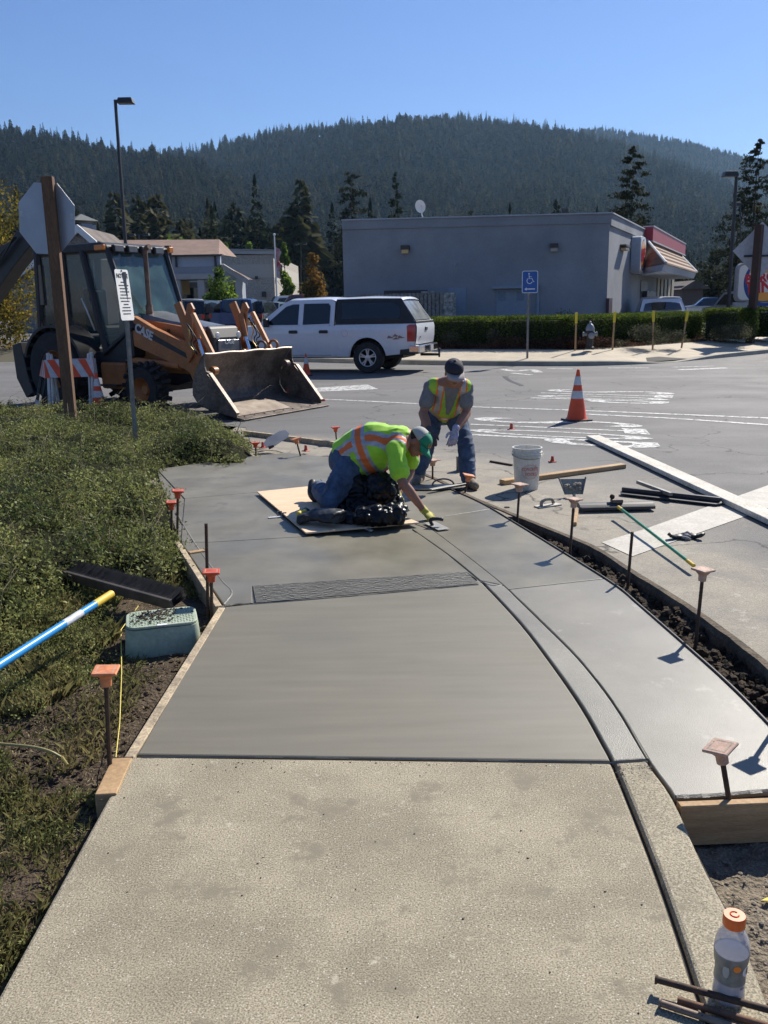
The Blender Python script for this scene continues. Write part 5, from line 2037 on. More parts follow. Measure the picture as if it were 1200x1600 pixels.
# long straggling shoots standing out of it
mb = MB()
for q in range(1100):
 k = random.randrange(NT)
 a = random.uniform(0, 6.28)
 l = random.uniform(.12, .38)
 b = Vector((X[k], Yv[k], HH[k] * .7 - .05))
 mb.ring_tube([b, b + Vector((math.cos(a) * l * .3, math.sin(a) * l * .3, l * .6)), b + Vector((math.cos(a) * l * .8, math.sin(a) * l * .8, l * .8))],
    [.0025, .002, .001], 3, cap=False)
tag(mb.build('stray_shoot', mat('shoot', (.16, .13, .07), .8)), 'thin dry shoots standing out of the near ground cover', 'shoots', kind='stuff')
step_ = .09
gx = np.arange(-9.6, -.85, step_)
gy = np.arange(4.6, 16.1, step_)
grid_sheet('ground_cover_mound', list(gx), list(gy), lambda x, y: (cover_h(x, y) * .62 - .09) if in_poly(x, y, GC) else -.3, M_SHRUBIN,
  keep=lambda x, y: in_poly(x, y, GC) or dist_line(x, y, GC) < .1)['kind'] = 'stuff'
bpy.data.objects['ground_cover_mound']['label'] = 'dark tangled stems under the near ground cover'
# ---- grass and weeds
def blades(region, n, hmin, hmax, seed, w=.0028, zfn=bed_z, lean=.6):
 rg = np.random.default_rng(seed)
 xs_ = [p[0] for p in region]
 ys_ = [p[1] for p in region]
 X = rg.uniform(min(xs_), max(xs_), n * 5)
 Y = rg.uniform(min(ys_), max(ys_), n * 5)
 ok = in_poly_np(X, Y, region)
 X, Y = X[ok], Y[ok]
 cl = np.array([noise.noise(Vector((x * 3.5, y * 3.5, seed))) for x, y in zip(X, Y)])
 ok = rg.uniform(size=len(X)) < np.clip(.45 + cl * 1.6, .03, 1)
 X, Y = X[ok][:n], Y[ok][:n]
 n = len(X)
 Z = np.array([zfn(x, y) for x, y in zip(X, Y)]) - .003
 h = rg.uniform(hmin, hmax, n)
 a = rg.uniform(0, 2 * PI, n)
 l = h * rg.uniform(.1, lean * 1.6, n)
 b = a + rg.uniform(-1, 1, n)
 base = np.stack([X, Y, Z], 1)
 sd = np.stack([-np.sin(a), np.cos(a), np.zeros(n)], 1) * (w / 2)
 d = np.stack([np.cos(a), np.sin(a), np.zeros(n)], 1)
 mid = base + d * (l * .35)[:, None] + np.array([0, 0, 1]) * (h * .6)[:, None]
 tip = base + d * l[:, None] + np.array([0, 0, 1]) * (h * .85)[:, None]
 v = np.stack([base - sd, base + sd, mid + sd * .8, tip], 1)
 v2 = np.stack([base - sd, mid + sd * .8, tip, mid - sd * .8], 1)
 return np.concatenate([v, v2])
def reg(pts, z=-.08):
 return [(g(x, y, z).x, g(x, y, z).y) for x, y in pts]
R1 = reg([(-200, 930), (60, 900), (120, 885), (200, 875), (270, 860), (300, 900), (250, 925), (190, 930), (180, 1000), (120, 1070), (60, 1110), (-200, 1150)])
R2 = reg([(-250, 1150), (0, 1165), (60, 1240), (120, 1225), (170, 1240), (140, 1300), (80, 1410), (10, 1530), (-60, 1600), (-250, 1600)])
R3 = reg([(200, 850), (285, 830), (330, 900), (335, 935), (300, 930), (240, 890)])
R4 = reg([(-200, 1050), (100, 1050), (190, 1010), (260, 1030), (160, 1180), (60, 1220), (-200, 1180)])
V = np.concatenate([blades(R1, 19000, .035, .11, 1), blades(R2, 5500, .02, .06, 2), blades(R3, 3500, .03, .09, 3), blades(R4, 2500, .02, .06, 4)])
tag(numpy_mesh('grass', V, 4, M_GRASS), 'rough green and straw coloured grass on the bare soil beside the walk', 'grass', kind='stuff')
# leafy weeds
rg = np.random.default_rng(77)
def scatter(region, n, zoff, seed):
 rg = np.random.default_rng(seed)
 xs_, ys_ = [p[0] for p in region], [p[1] for p in region]
 X, Y = rg.uniform(min(xs_), max(xs_), n * 5), rg.uniform(min(ys_), max(ys_), n * 5)
 ok = in_poly_np(X, Y, region)
 X, Y = X[ok], Y[ok]
 cl = np.array([noise.noise(Vector((x * 5, y * 5, seed))) for x, y in zip(X, Y)])
 ok = rg.uniform(size=len(X)) < np.clip(.3 + cl * 2.2, .0, 1)
 X, Y = X[ok][:n], Y[ok][:n]
 Z = np.array([bed_z(x, y) for x, y in zip(X, Y)])
 return np.stack([X, Y, Z + rg.uniform(.002, zoff, len(X))], 1)
P = np.concatenate([scatter(R1, 16000, .09, 5), scatter(GC2, 9000, .12, 8), scatter(R2, 9000, .04, 6), scatter(R3, 4000, .06, 7)])
tag(numpy_mesh('weeds', leaf_quads(P, .013, .5, up=.2, rg=rg), 4, M_SHRUB), 'low small leaved weeds creeping over the soil beside the walk', 'weeds', kind='stuff')
ALLR = reg([(-300, 900), (300, 850), (345, 940), (170, 1200), (140, 1300), (0, 1560), (-300, 1600)])
P = scatter(ALLR, 15000, .012, 31)
V = leaf_quads(P, .03, .10, up=0, rg=rg)
V[:, :, 2] = P[:, None, 2] + (V[:, :, 2] - P[:, None, 2]) * .2 + .004
tag(numpy_mesh('straw', V, 4, M_STRAW), 'dry straw and bark bits scattered over the soil beside the walk', 'straw', kind='stuff')
# clods, stones, fallen leaves on the bed
mb = MB()
for q in range(1500):
 p = g(random.uniform(0, 330), random.uniform(950, 1290), -.08)
 if not in_poly(p.x, p.y, ALLR):
  continue
 s = random.choice((.004, .006, .009, .014))
 mb.ball((p.x, p.y, bed_z(p.x, p.y) + s * .2), (s * random.uniform(.8, 1.5), s, s * .7), 6, 3, Matrix.Rotation(random.random() * 6, 3, 'Z'))
tag(mb.build('soil_clod', M_DIRT), 'small clods and stones on the bare soil by the green meter box', 'soil', kind='stuff')
# ================================================================== THE BACKHOE LOADER
M_ORG = mat('machine_orange', (0.46, 0.185, 0.06), 0.45, scale=3, col2=(0.33, 0.13, 0.045), fine=.1, fscale=30, spec=.4)
M_BLK = mat('machine_black', (0.022, 0.022, 0.024), 0.5, var=.3)
M_TYRE = mat('tyre_rubber', (0.028, 0.027, 0.026), 0.85, var=.3, bump=.4, bscale=30)
M_STEEL = mat('worn_steel', (0.22, 0.18, 0.15), 0.55, metal=.45, scale=4, col2=(0.10, 0.075, 0.06), fine=.25, fscale=25, bump=.2, bscale=20)
M_STEELB = mat('sunlit_floor_steel', (0.55, 0.47, 0.38), 0.45, metal=.4, scale=5, col2=(0.36, 0.29, 0.23), fine=.1)  # paler steel: sunlight on the bucket floor put into the colour
M_CHROME = mat('chrome', (0.7, 0.7, 0.72), 0.15, metal=1.0, var=.05)
M_TINT = mat('cab_glass', (0.025, 0.045, 0.042), 0.05, var=.2, scale=3, alpha=.66, spec=.9)
M_TINTW = mat('windscreen_glass', (0.10, 0.18, 0.17), 0.08, scale=2.5, col2=(.05, .09, .095), alpha=.74, spec=.9)
M_AMBER = mat('amber_lens', (0.75, 0.24, 0.02), 0.3, var=.1, spec=.6)
M_DECAL = mat('decal_silver', (0.62, 0.62, 0.60), 0.4, var=.05)
M_GREYP = mat('hood_grey', (0.16, 0.165, 0.17), 0.3, var=.15, spec=.6)
BH_A = R(-32)
_h = Vector((math.cos(BH_A), math.sin(BH_A), 0))
BH_O = Vector((-1.58, 14.45, ST_Z)) - _h * 2.25
BHM = Matrix.Translation(BH_O) @ Matrix.Rotation(BH_A, 4, 'Z')
BHI = BHM.inverted()
def bhp(px, py, yl):
 """a pixel of the photograph on the machine's own vertical plane y = yl: local (x, z)"""
 o = BHI @ Vector((0, 0, CAM_H))
 d = BHI.to_3x3() @ Vector(ray(px, py))
 k = (yl - o.y) / d.y
 q = o + d * k
 return (q.x, q.z)
bh = thing('backhoe_loader', (0, 0, 0), 'orange backhoe loader with black cab and wide worn steel front bucket', 'backhoe loader', M=BHM)
def sidep(name, pix, yl, y0, y1, m, parent=None, bevel=.006, both=False):
 pr_ = [bhp(px, py, yl) for px, py in pix]
 out = []
 for s in ((1, -1) if both else (1,)):
  mb = MB()
  mb.prism(pr_, y0 * s, y1 * s, lambda a, b, h: (a, h, b))
  out.append(mb.build(name, m, parent or bh, bevel=bevel))
 return out[0]
# wheels
def wheel(parent, name, x, y, r, w, rim_r, rim_m, lugs=0, side=-1, spokes=None, tyre_m=None):
 t = thing(name, (x, y, r))
 t.parent = parent
 mb = MB()
 pf = [(rim_r, -w / 2), (rim_r + .02, -w / 2 - .0), (r * .93, -w / 2 * .98), (r * .99, -w / 2 * .72), (r, -w / 4), (r, w / 4), (r * .99, w / 2 * .72), (r * .93, w / 2 * .98), (rim_r, w / 2)]
 mb.lathe(pf, (0, 0, 0), 36, axis=(0, 1, 0), cap=False)
 if lugs:
  for i in range(lugs):
   for s in (-1, 1):
    a = 2 * PI * (i + (.5 if s > 0 else 0)) / lugs
    M = Matrix.Rotation(a, 3, 'Y') @ Matrix.Rotation(s * .6, 3, 'X')
    c = Matrix.Rotation(a, 3, 'Y') @ Vector((0, s * w * .24, r + .012))
    mb.box(c, (.06, w * .55, .07), M=M)
 mb.build('tyre', tyre_m or M_TYRE, t, smooth='auto', angle=50)
 mb = MB()
 s = side
 mb.lathe([(.03, s * w * .18), (rim_r * .35, s * w * .20), (rim_r * .45, s * w * .05), (rim_r * .8, s * w * .0), (rim_r * .92, s * w * .3), (rim_r * 1.02, s * w * .46), (rim_r * .96, s * w * .46),
   (rim_r * .9, s * w * .34), (rim_r * .3, s * w * -.1)], (0, 0, 0), 32, axis=(0, 1, 0))
 mb.build('rim', rim_m, t, smooth='auto')
 return t
for s in (-1, 1):
 wheel(bh, 'wheel', 0, s * .84, .385, .30, .21, M_ORG, 18, s)
 wheel(bh, 'wheel', -2.12, s * .80, .68, .44, .34, M_ORG, 20, s)
mb = MB()
mb.box((0, 0, .40), (.16, 1.5, .16))
mb.build('front_axle', M_BLK, bh, bevel=.02)
mb = MB()
mb.box((-2.2, 0, .66), (.22, 1.3, .22))
mb.build('rear_axle', M_BLK, bh, bevel=.02)
# frame
mb = MB()
mb.prism([(-2.9, .55), (-2.9, .95), (-1.2, .95), (-.2, .80), (.45, .74), (.55, .50), (.2, .42), (-.6, .45)], -.36, .36, lambda a, b, h: (a, h, b))
mb.build('chassis', M_BLK, bh, bevel=.01)
# side tank and step
mb = MB()
mb.box((-.95, -.55, .58), (.62, .32, .46))
mb.build('fuel_tank', M_ORG, bh, bevel=.04, seg=2)
mb = MB()
mb.box((-.95, .55, .58), (.62, .32, .46))
mb.build('battery_box', M_ORG, bh, bevel=.04, seg=2)
mb = MB()
mb.box((-.95, -.76, .42), (.42, .14, .03))
mb.build('step', M_BLK, bh)
# hood: orange flanks, grey top, dark nose
hd = thing('hood', (0, 0, 0))
hd.parent = bh
hs_ = [bhp(192, 484, -.40), bhp(287, 505, -.40), bhp(318, 512, -.40), (.62, 1.0), (.58, .72), (-.9, .72)]
xf = hs_[2][0]
zf = hs_[2][1]
mb = MB()
mb.prism([(-1.0, .62), (-1.0, 1.58), (-.2, 1.50), (xf, 1.34), (xf + .04, .9), (xf, .62)], -.40, .40, lambda a, b, h: (a, h, b))
mb.build('hood_flank', M_ORG, hd, bevel=.02, seg=2)
mb = MB()
for (x, z, w) in ((-1.0, 1.465, .40),):
 pass
sec = []
for x, z, w, ch in ((-1.02, 1.58, .41, .12), (-.4, 1.53, .40, .12), (.1, 1.44, .38, .10), (xf + .02, 1.34, .33, .07)):
 sec.append([(x, -w, z - .02), (x, -w * .8, z + ch * .6), (x, -w * .35, z + ch), (x, w * .35, z + ch), (x, w * .8, z + ch * .6), (x, w, z - .02)])
vs = [p for s in sec for p in s]
fs = [(i * 6 + k, i * 6 + k + 1, i * 6 + 7 + k, i * 6 + 6 + k) for i in range(3) for k in range(5)] + [tuple(range(6)), tuple(range(18, 24))]
mb.add(vs, fs)
mb.build('hood_top', M_GREYP, hd, smooth='auto')
mb = MB()
mb.prism([(xf - .02, .72), (xf - .02, 1.41), (xf + .06, 1.40), (xf + .15, 1.22), (xf + .17, .76)], -.36, .36, lambda a, b, h: (a, h, b))
mb.build('nose', M_BLK, hd, bevel=.05, seg=3)
mb = MB()
mb.box((xf + .165, 0, 1.0), (.03, .52, .36))
mb.build('grille', M_GREYP, hd, bevel=.01)
text_obj('badge', 'CASE', .10, M_DECAL, hd, frame((xf + .185, .0, 1.14), (0, 1, 0), (0, 0, 1)), .003, bold=.003)
for i in range(2):
 mb = MB()
 mb.lathe([(.01, .012), (.05, .01), (.06, 0)], (xf + .17, -.26 + .52 * i, 1.25), 14, axis=(1, 0, 0))
 mb.build('headlight', M_DECAL, hd)
text_obj('model_lettering', '580', .12, M_BLK, hd, frame((-.30, -.404, 1.38), (1, 0, -.06), (0, 0, 1)), .003, bold=.004)
text_obj('model_lettering', 'Super M', .085, M_BLK, hd, frame((.04, -.404, 1.34), (1, 0, -.07), (0, 0, 1)), .003, bold=.002)
# exhaust stack
mb = MB()
ex = bhp(233, 478, -.24)
et = bhp(234, 392, -.24)
mb.ring_tube([(ex[0], -.24, ex[1] - .15), (ex[0], -.24, et[1] - .05), (ex[0] + .01, -.24, et[1] + .02), (ex[0] + .05, -.24, et[1] + .06), (ex[0] + .11, -.24, et[1] + .07)], [.042, .042, .042, .044, .044], 12)
mb.cyl((ex[0], -.24, ex[1] - .14), (ex[0], -.24, ex[1] + .02), .065, .06, 12)
mb.build('exhaust_stack', mat('rusty_exhaust', (.25, .16, .11), .6, metal=.4, scale=8, col2=(.12, .08, .06)), bh, smooth='auto')
# loader arms, both sides; each arm, its raised bracket, its link and its hoses
arm_px = [(190, 488), (207, 491), (242, 512), (292, 535), (302, 545), (312, 556), (325, 557), (328, 586), (324, 600), (309, 603), (300, 582), (288, 574), (190, 530)]
hornp = [(274, 476), (283, 471), (292, 493), (295, 475), (300, 473), (305, 483), (302, 490), (303, 556), (297, 567), (291, 545), (292, 530), (284, 503)]
linkp = [(304, 491), (309, 488), (342, 555), (336, 557)]
for s in (-1, 1):
 pa = [bhp(x, y, -.58) for x, y in arm_px]
 mb = MB()
 mb.prism(pa, s * .52, s * .64, lambda a, b, h: (a, h, b))
 arm = mb.build('loader_arm', M_ORG, bh, bevel=.008)
 mb = MB()
 mb.prism([bhp(x, y, -.65) for x, y in hornp], s * .645, s * .69, lambda a, b, h: (a, h, b))
 mb.build('bracket', M_ORG, arm, bevel=.004)
 mb = MB()
 mb.prism([bhp(x, y, -.65) for x, y in linkp], s * .70, s * .76, lambda a, b, h: (a, h, b))
 mb.build('link_bar', mat('bright_orange_link', (.62, .27, .10), .5, var=.1), arm, bevel=.006)
 mb = MB()
 c0, c1 = bhp(303, 552, -.6), bhp(315, 573, -.6)
 a0, a1 = bhp(308, 530, -.6), bhp(318, 560, -.6)
 mb.cyl((a0[0], s * .58, a0[1]), (a1[0], s * .58, a1[1]), .035, .035, 10)
 mb.build('piston_rod', M_CHROME, arm, smooth='auto')
 mb = MB()
 a2 = bhp(300, 492, -.6)
 mb.cyl((a2[0], s * .58, a2[1]), (a0[0], s * .58, a0[1]), .055, .055, 10)
 mb.build('tilt_cylinder', M_ORG, arm, smooth='auto')
 for q in range(3):
  mb = MB()
  b0, b1, b2, b3 = bhp(303 + q, 505, -.6), bhp(309 + q * 3, 520 + q * 4, -.6), bhp(307 + q * 4, 535, -.6), bhp(318 + q, 552, -.6)
  mb.ring_tube(smooth_line([(b0[0], s * (.77 + .01 * q), b0[1]), (b1[0] + .03 * q, s * .79, b1[1]), (b2[0], s * .78, b2[1]), (b3[0], s * .77, b3[1])], 4), .011, 6)
  mb.build('hydraulic_hose', M_BLK if q else mat('hose_fitting', (.45, .33, .12), .4, metal=.5), arm, smooth=True)
 mb = MB()
 pv = bhp(321, 590, -.6)
 mb.cyl((pv[0], s * .50, pv[1]), (pv[0], s * .67, pv[1]), .055, .055, 14)
 mb.build('pivot_pin', M_BLK, arm, smooth='auto')
 mb = MB()
 l0, l1 = bhp(200, 562, -.6), bhp(282, 572, -.6)
 mb.cyl((l0[0], s * .60, l0[1]), (l1[0], s * .60, l1[1]), .062, .062, 12)
 mb.cyl((l1[0], s * .60, l1[1]), (l1[0] + .14, s * .60, l1[1] - .03), .035, .035, 10)
 mb.build('lift_cylinder', M_ORG, arm, smooth='auto')
 if s < 0:
  st0, st1 = [bhp(x, y, -.645) for x, y in ((200, 500), (200, 511), (298, 563), (298, 556))], 0
  mb = MB()
  mb.prism(st0, -.6415, -.644, lambda a, b, h: (a, h, b))
  mb.build('dark_stripe', M_BLK, arm)
  p0, p1 = bhp(205, 508, -.65), bhp(244, 530, -.65)
  text_obj('brand_lettering', 'CASE', .20, M_DECAL, arm, frame(((p0[0] + p1[0]) / 2, -.6455, (p0[1] + p1[1]) / 2), (p1[0] - p0[0], 0, p1[1] - p0[1]), (0, 0, 1)), .003, bold=.008, sx=.92)
mb = MB()
mb.cyl((bhp(300, 480, -.6)[0], -.62, bhp(300, 480, -.6)[1]), (bhp(300, 480, -.6)[0], .62, bhp(300, 480, -.6)[1]), .03, .03, 8) if False else mb.box((pv[0] - .15, 0, pv[1] + .12), (.12, 1.1, .12))
mb.build('torque_tube', M_ORG, bh)
# bucket
bk_ = thing('bucket', (0, 0, 0))
bk_.parent = bh
bk_.matrix_local = Matrix.Translation((2.2, 0, .035)) @ Matrix.Rotation(R(10), 4, 'Y') @ Matrix.Diagonal((1, 1, .87, 1)) @ Matrix.Translation((-2.2, 0, -.03))
W2 = 1.09
prof = [(1.47, 1.00), (1.40, .86), (1.33, .66), (1.28, .42), (1.30, .22), (1.42, .09), (1.65, .045), (2.05, .035), (2.27, .03)]
prof = [(x - .05, z) for x, z in prof]
mb = MB()
n = len(prof)
th = .022
inner = prof
outer = []
for i, (x, z) in enumerate(prof):
 a = prof[max(i - 1, 0)]
 b = prof[min(i + 1, n - 1)]
 dx, dz = b[0] - a[0], b[1] - a[1]
 l = math.hypot(dx, dz)
 outer.append((x + dz / l * th, z - dx / l * th))
vs = []
for y in (-W2, W2):
 vs += [(x, y, z) for x, z in inner] + [(x, y, z) for x, z in outer]
fs = []
for i in range(n - 1):
 fs.append((i, i + 1, 2 * n + i + 1, 2 * n + i))
 fs.append((n + i, 3 * n + i, 3 * n + i + 1, n + i + 1))
fs += [(0, 2 * n, 3 * n, n), (n - 1, 2 * n - 1, 4 * n - 1, 3 * n - 1)]
mb.add(vs, fs)
mb.build('shell', M_STEEL, bk_, smooth='auto', angle=35)
mb = MB()   # sun falling on the bucket floor, put in as a paler sheet
mb.add([(1.52, -W2 + .1, .067 + .004), (2.12, -W2 + .1, .035 + .009), (2.12, .30, .035 + .009), (1.62, .45, .056 + .004), (1.52, .1, .067 + .006)], [(0, 1, 2, 3, 4)])
mb.build('sunlit_floor_patch', M_STEELB, bk_)
sp = [(x, z) for x, z in prof[:-1]] + [(2.21, .03), (2.16, .12), (1.47, .80)]
sp = [(1.42, 1.0), (1.35, .86), (1.28, .66), (1.23, .42), (1.25, .22), (1.37, .09), (1.6, .045), (2.2, .03), (2.16, .09), (1.52, .66), (1.46, .78)]
for s in (-1, 1):
 mb = MB()
 mb.prism(sp, s * (W2 + .001), s * (W2 + .027), lambda a, b, h: (a, h, b))
 mb.build('side_plate', M_STEEL, bk_, bevel=.003)
 mb = MB()
 mb.prism([(1.50, .72), (1.58, .70), (2.19, .13), (2.16, .08)], s * (W2 - .03), s * (W2 + .05), lambda a, b, h: (a, h, b))
 mb.build('side_edge', M_STEEL, bk_, bevel=.004)
 mb = MB()
 mb.lathe([(.03, -.05), (.075, -.045), (.075, .045), (.03, .05)], (1.47, s * (W2 - .18), .70), 14, axis=(0, 1, 0))
 mb.build('hinge_boss', M_ORG if s < 0 else M_STEEL, bk_, smooth='auto')
mb = MB()
mb.box((2.25, 0, .035), (.16, 2 * W2 + .06, .03))
mb.build('cutting_edge', M_STEEL, bk_, bevel=.003)
for i in range(9):
 mb = MB()
 mb.lathe([(.016, 0), (.016, .012), (.008, .014)], (2.21, -W2 + .12 + i * .243, .05), 8)
 mb.build('edge_bolt', M_STEEL, bk_)
for y in (.40, .72):
 mb = MB()
 pts_ = [(1.40 - .08 + .09 * math.cos(a), y, 1.05 + .09 * math.sin(a)) for a in [R(-40 + 27 * k) for k in range(9)]]
 mb.ring_tube(pts_, .026, 6)
 mb.build('lifting_hook', M_STEEL if y < .5 else M_ORG, bk_, smooth=True)
mb = MB()
mb.ring_tube([(1.425, y, 1.0 + .008 * math.sin(y * 9)) for y in [-W2 + i * .109 for i in range(21)]], .02, 6)
mb.build('rolled_lip', mat('bright_lip_steel', (.45, .36, .29), .5, metal=.4), bk_)
# cab
cab = thing('cab', (0, 0, 0))
cab.parent = bh
xr0 = bhp(38, 388, -.70)[0]
xr1 = bhp(166, 386, -.70)[0]
zr = bhp(100, 384, -.70)[1]
xr0 = max(xr0, xr1 - 1.9)
mb = MB()
rp = [(xr0, zr - .15), (xr0 - .02, zr - .06), (xr0 + .08, zr), (xr1 - .15, zr + .02), (xr1, zr - .03), (xr1 + .02, zr - .13)]
mb.prism(rp, -.72, .72, lambda a, b, h: (a, h, b))
mb.build('roof', M_BLK, cab, bevel=.03, seg=2)
for i in range(4):
 mb = MB()
 mb.box((xr1 + .05, -.50 + i * .31, zr - .09), (.08, .22, .12))
 f = mb.build('work_light', M_BLK, cab, bevel=.01)
 mb = MB()
 mb.box((xr1 + .092, -.50 + i * .31, zr - .09), (.01, .18, .09))
 mb.build('lens', M_GREYP, f)
for s in (-1, 1):
 mb = MB()
 mb.box((xr1 - .12, s * .735, zr - .075), (.24, .06, .09))
 mb.build('indicator', M_AMBER, cab, bevel=.012)
mb = MB()
mb.box((xr1 + .045, .73, zr - .06), (.08, .10, .10))
mb.build('indicator', M_AMBER, cab, bevel=.012)
zb_ = bhp(262, 478, .66)[1]
xw = bhp(168, 545, -.68)[0]
zw = .95
# windscreen line: from roof front edge down to the hood
xb = xr1 + .42
def post(name, p0, p1, w=.06, m=M_BLK):
 mb = MB()
 mb.cyl(p0, p1, w / 2 * 1.2, w / 2 * 1.2, 6)
 mb.build(name, m, cab)
for s in (-1, 1):
 post('front_pillar', (xr1 - .02, s * .67, zr - .1), (xb, s * .64, 1.38), .085)
 post('door_pillar', (xr1 - .62, s * .69, zr - .1), (xr1 - .22, s * .69, .98), .10)
 post('middle_pillar', (xr1 - 1.15, s * .69, zr - .1), (xr1 - 1.12, s * .69, 1.15), .10)
 post('rear_pillar', (xr0 + .08, s * .68, zr - .1), (xr0 - .02, s * .68, 1.25), .11)
 post('sill', (xb, s * .64, 1.40), (xr1 - .3, s * .69, .95), .07)
post('front_sill', (xb, -.64, 1.39), (xb, .64, 1.39), .08)
post('rear_header', (xr0, -.66, zr - .12), (xr0, .66, zr - .12), .08)
mb = MB()
mb.add([(xr1 - .02, -.63, zr - .15), (xr1 - .02, .63, zr - .15), (xb, .61, 1.42), (xb, -.61, 1.42)], [(0, 1, 2, 3)])
ws_ = mb.build('windscreen', M_TINTW, cab)
sd = ws_.modifiers.new('thick', 'SOLIDIFY')
sd.thickness = .006
for s in (-1, 1):
 mb = MB()
 mb.add([(xr1 - .58, s * .67, zr - .16), (xr1 - .05, s * .66, zr - .16), (xb - .04, s * .64, 1.42), (xr1 - .30, s * .67, 1.02)], [(0, 1, 2, 3)])
 mb.build('quarter_window', M_TINTW, cab)
 mb = MB()
 mb.add([(xr1 - 1.12, s * .68, zr - .16), (xr1 - .66, s * .68, zr - .16), (xr1 - .28, s * .68, 1.05), (xr1 - 1.09, s * .68, 1.22)], [(0, 1, 2, 3)])
 mb.build('door_glass', M_TINT, cab) if s < 0 else mb.build('door_glass', M_TINT, cab)
 mb = MB()
 mb.add([(xr0 + .1, s * .67, zr - .17), (xr1 - 1.18, s * .68, zr - .17), (xr1 - 1.16, s * .68, 1.25), (xr0 + .02, s * .67, 1.3)], [(0, 1, 2, 3)])
 mb.build('rear_side_glass', M_TINT, cab)
mb = MB()
mb.add([(xr0 + .02, -.6, zr - .17), (xr0 + .02, .6, zr - .17), (xr0 - .02, .6, 1.3), (xr0 - .02, -.6, 1.3)], [(0, 1, 2, 3)])
mb.build('rear_window', M_TINT, cab)
# cab floor, console, fender
mb = MB()
mb.prism([(xr0 - .05, .95), (xr0 - .05, 1.22), (xr1 - 1.2, 1.22), (xr1 - 1.05, 1.0), (xr1 - .3, .98), (xb - .02, 1.36), (xb, .92), (xr1 - .1, .62), (xr1 - .9, .62)], -.66, .66, lambda a, b, h: (a, h, b))
mb.build('cab_floor', M_BLK, cab, bevel=.01)
for s in (-1, 1):
 mb = MB()
 fn = [( -2.12 + .80 * math.cos(R(a)), .68 + .78 * math.sin(R(a))) for a in range(8, 175, 12)]
 fi = [( -2.12 + .75 * math.cos(R(a)), .68 + .73 * math.sin(R(a))) for a in range(8, 175, 12)]
 vs, fs = [], []
 for y in (s * .55, s * 1.02):
  vs += [(x, y, z) for x, z in fn] + [(x, y, z) for x, z in fi]
 m = len(fn)
 for i in range(m - 1):
  fs += [(i, i + 1, 2 * m + i + 1, 2 * m + i), (m + i, 3 * m + i, 3 * m + i + 1, m + i + 1), (2 * m + i, 2 * m + i + 1, 3 * m + i + 1, 3 * m + i), (i, m + i, m + i + 1, i + 1)]
 mb.add(vs, fs)
 mb.build('fender', M_BLK, bh, smooth='auto', angle=50)
seat = thing('operator_seat', (0, 0, 0))
seat.parent = bh
mb = MB()
mb.box((xr1 - .95, 0, 1.35), (.5, .5, .14))
mb.build('cushion', M_BLK, seat, bevel=.04)
mb = MB()
mb.box((xr1 - 1.2, 0, 1.72), (.13, .48, .7))
mb.build('seat_back', M_BLK, seat, bevel=.04)
mb = MB()
pts_ = [(xr1 - .22 + .07 * math.cos(a), .2 * math.sin(a), 1.62 + .19 * math.cos(a)) for a in [2 * PI * k / 20 for k in range(21)]]
mb.ring_tube(pts_, .014, 6)
mb.cyl((xr1 - .22, 0, 1.62), (xr1 - .02, 0, 1.2), .035, .05, 8)
mb.build('steering_wheel', M_BLK, seat, smooth='auto')
mb = MB()
mb.box((xr1 - .02, 0, 1.15), (.2, .5, .35))
mb.build('console', M_BLK, seat, bevel=.03)
mb = MB()
mb.ring_tube([(xb, .68, 1.5), (xb + .10, .74, 1.56), (xb + .16, .78, 1.5), (xb + .15, .78, 1.35)], .013, 6)
mb.build('mirror_arm', M_CHROME, cab, smooth=True)
mb = MB()
mb.ring_tube([(xr1 - .66, -.76, 1.9), (xr1 - .52, -.79, 1.7), (xr1 - .38, -.77, 1.35)], .014, 6)
mb.build('grab_handle', M_DECAL, cab, smooth=True)
# rear boom, dipper, stabiliser
mb = MB()
mb.box((xr0 - .35, 0, .85), (.5, 1.5, .62))
mb.build('swing_frame', M_BLK, bh, bevel=.03)
rb = lambda x, y: bhp(x, y, 0)
mb = MB()
q0, q1, q2, q3 = rb(40, 362), rb(60, 372), rb(20, 455), rb(-25, 480)
mb.prism([rb(36, 362), rb(52, 360), rb(58, 385), rb(30, 420), rb(0, 462), rb(-40, 520), rb(-60, 500), rb(-10, 430), rb(20, 392)], -.16, .16, lambda a, b, h: (a, h, b))
mb.build('boom', M_BLK, bh, bevel=.015)
mb = MB()
mb.prism([rb(45, 366), rb(48, 380), rb(10, 400), rb(-40, 420), rb(-42, 400), rb(0, 388)], -.10, .10, lambda a, b, h: (a, h, b))
mb.build('dipper_arm', M_BLK, bh, bevel=.012)
for q in range(3):
 mb = MB()
 mb.ring_tube(smooth_line([Vector((rb(40, 372)[0], -.2 - .03 * q, rb(40, 372)[1])), Vector((rb(18, 400)[0], -.24, rb(18, 398 + 4 * q)[1])), Vector((rb(-8, 425)[0], -.22, rb(0, 432)[1])), Vector((rb(-30, 470)[0], -.2, rb(-30, 470)[1]))], 4), .018, 6)
 mb.build('hydraulic_hose', M_BLK, bh, smooth=True)
for s in (-1, 1):
 mb = MB()
 mb.prism([(xr0 - .45, 1.1), (xr0 - .2, 1.15), (xr0 - .1, .6), (xr0 + .02, .25), (xr0 - .2, .15), (xr0 - .42, .5)], s * .86, s * 1.02, lambda a, b, h: (a, h, b))
 mb.build('stabiliser', M_BLK, bh, bevel=.01)
mb = MB()
mb.box((xr0 - .02, -.69, 1.45), (.14, .05, .42))
mb.build('rear_panel', M_ORG, cab, bevel=.01)
mb = MB()
mb.box((xr0 + .08, -.70, 2.15), (.16, .03, .7))
mb.build('sun_faded_panel', mat('faded_panel', (.22, .18, .13), .6), cab, bevel=.01)
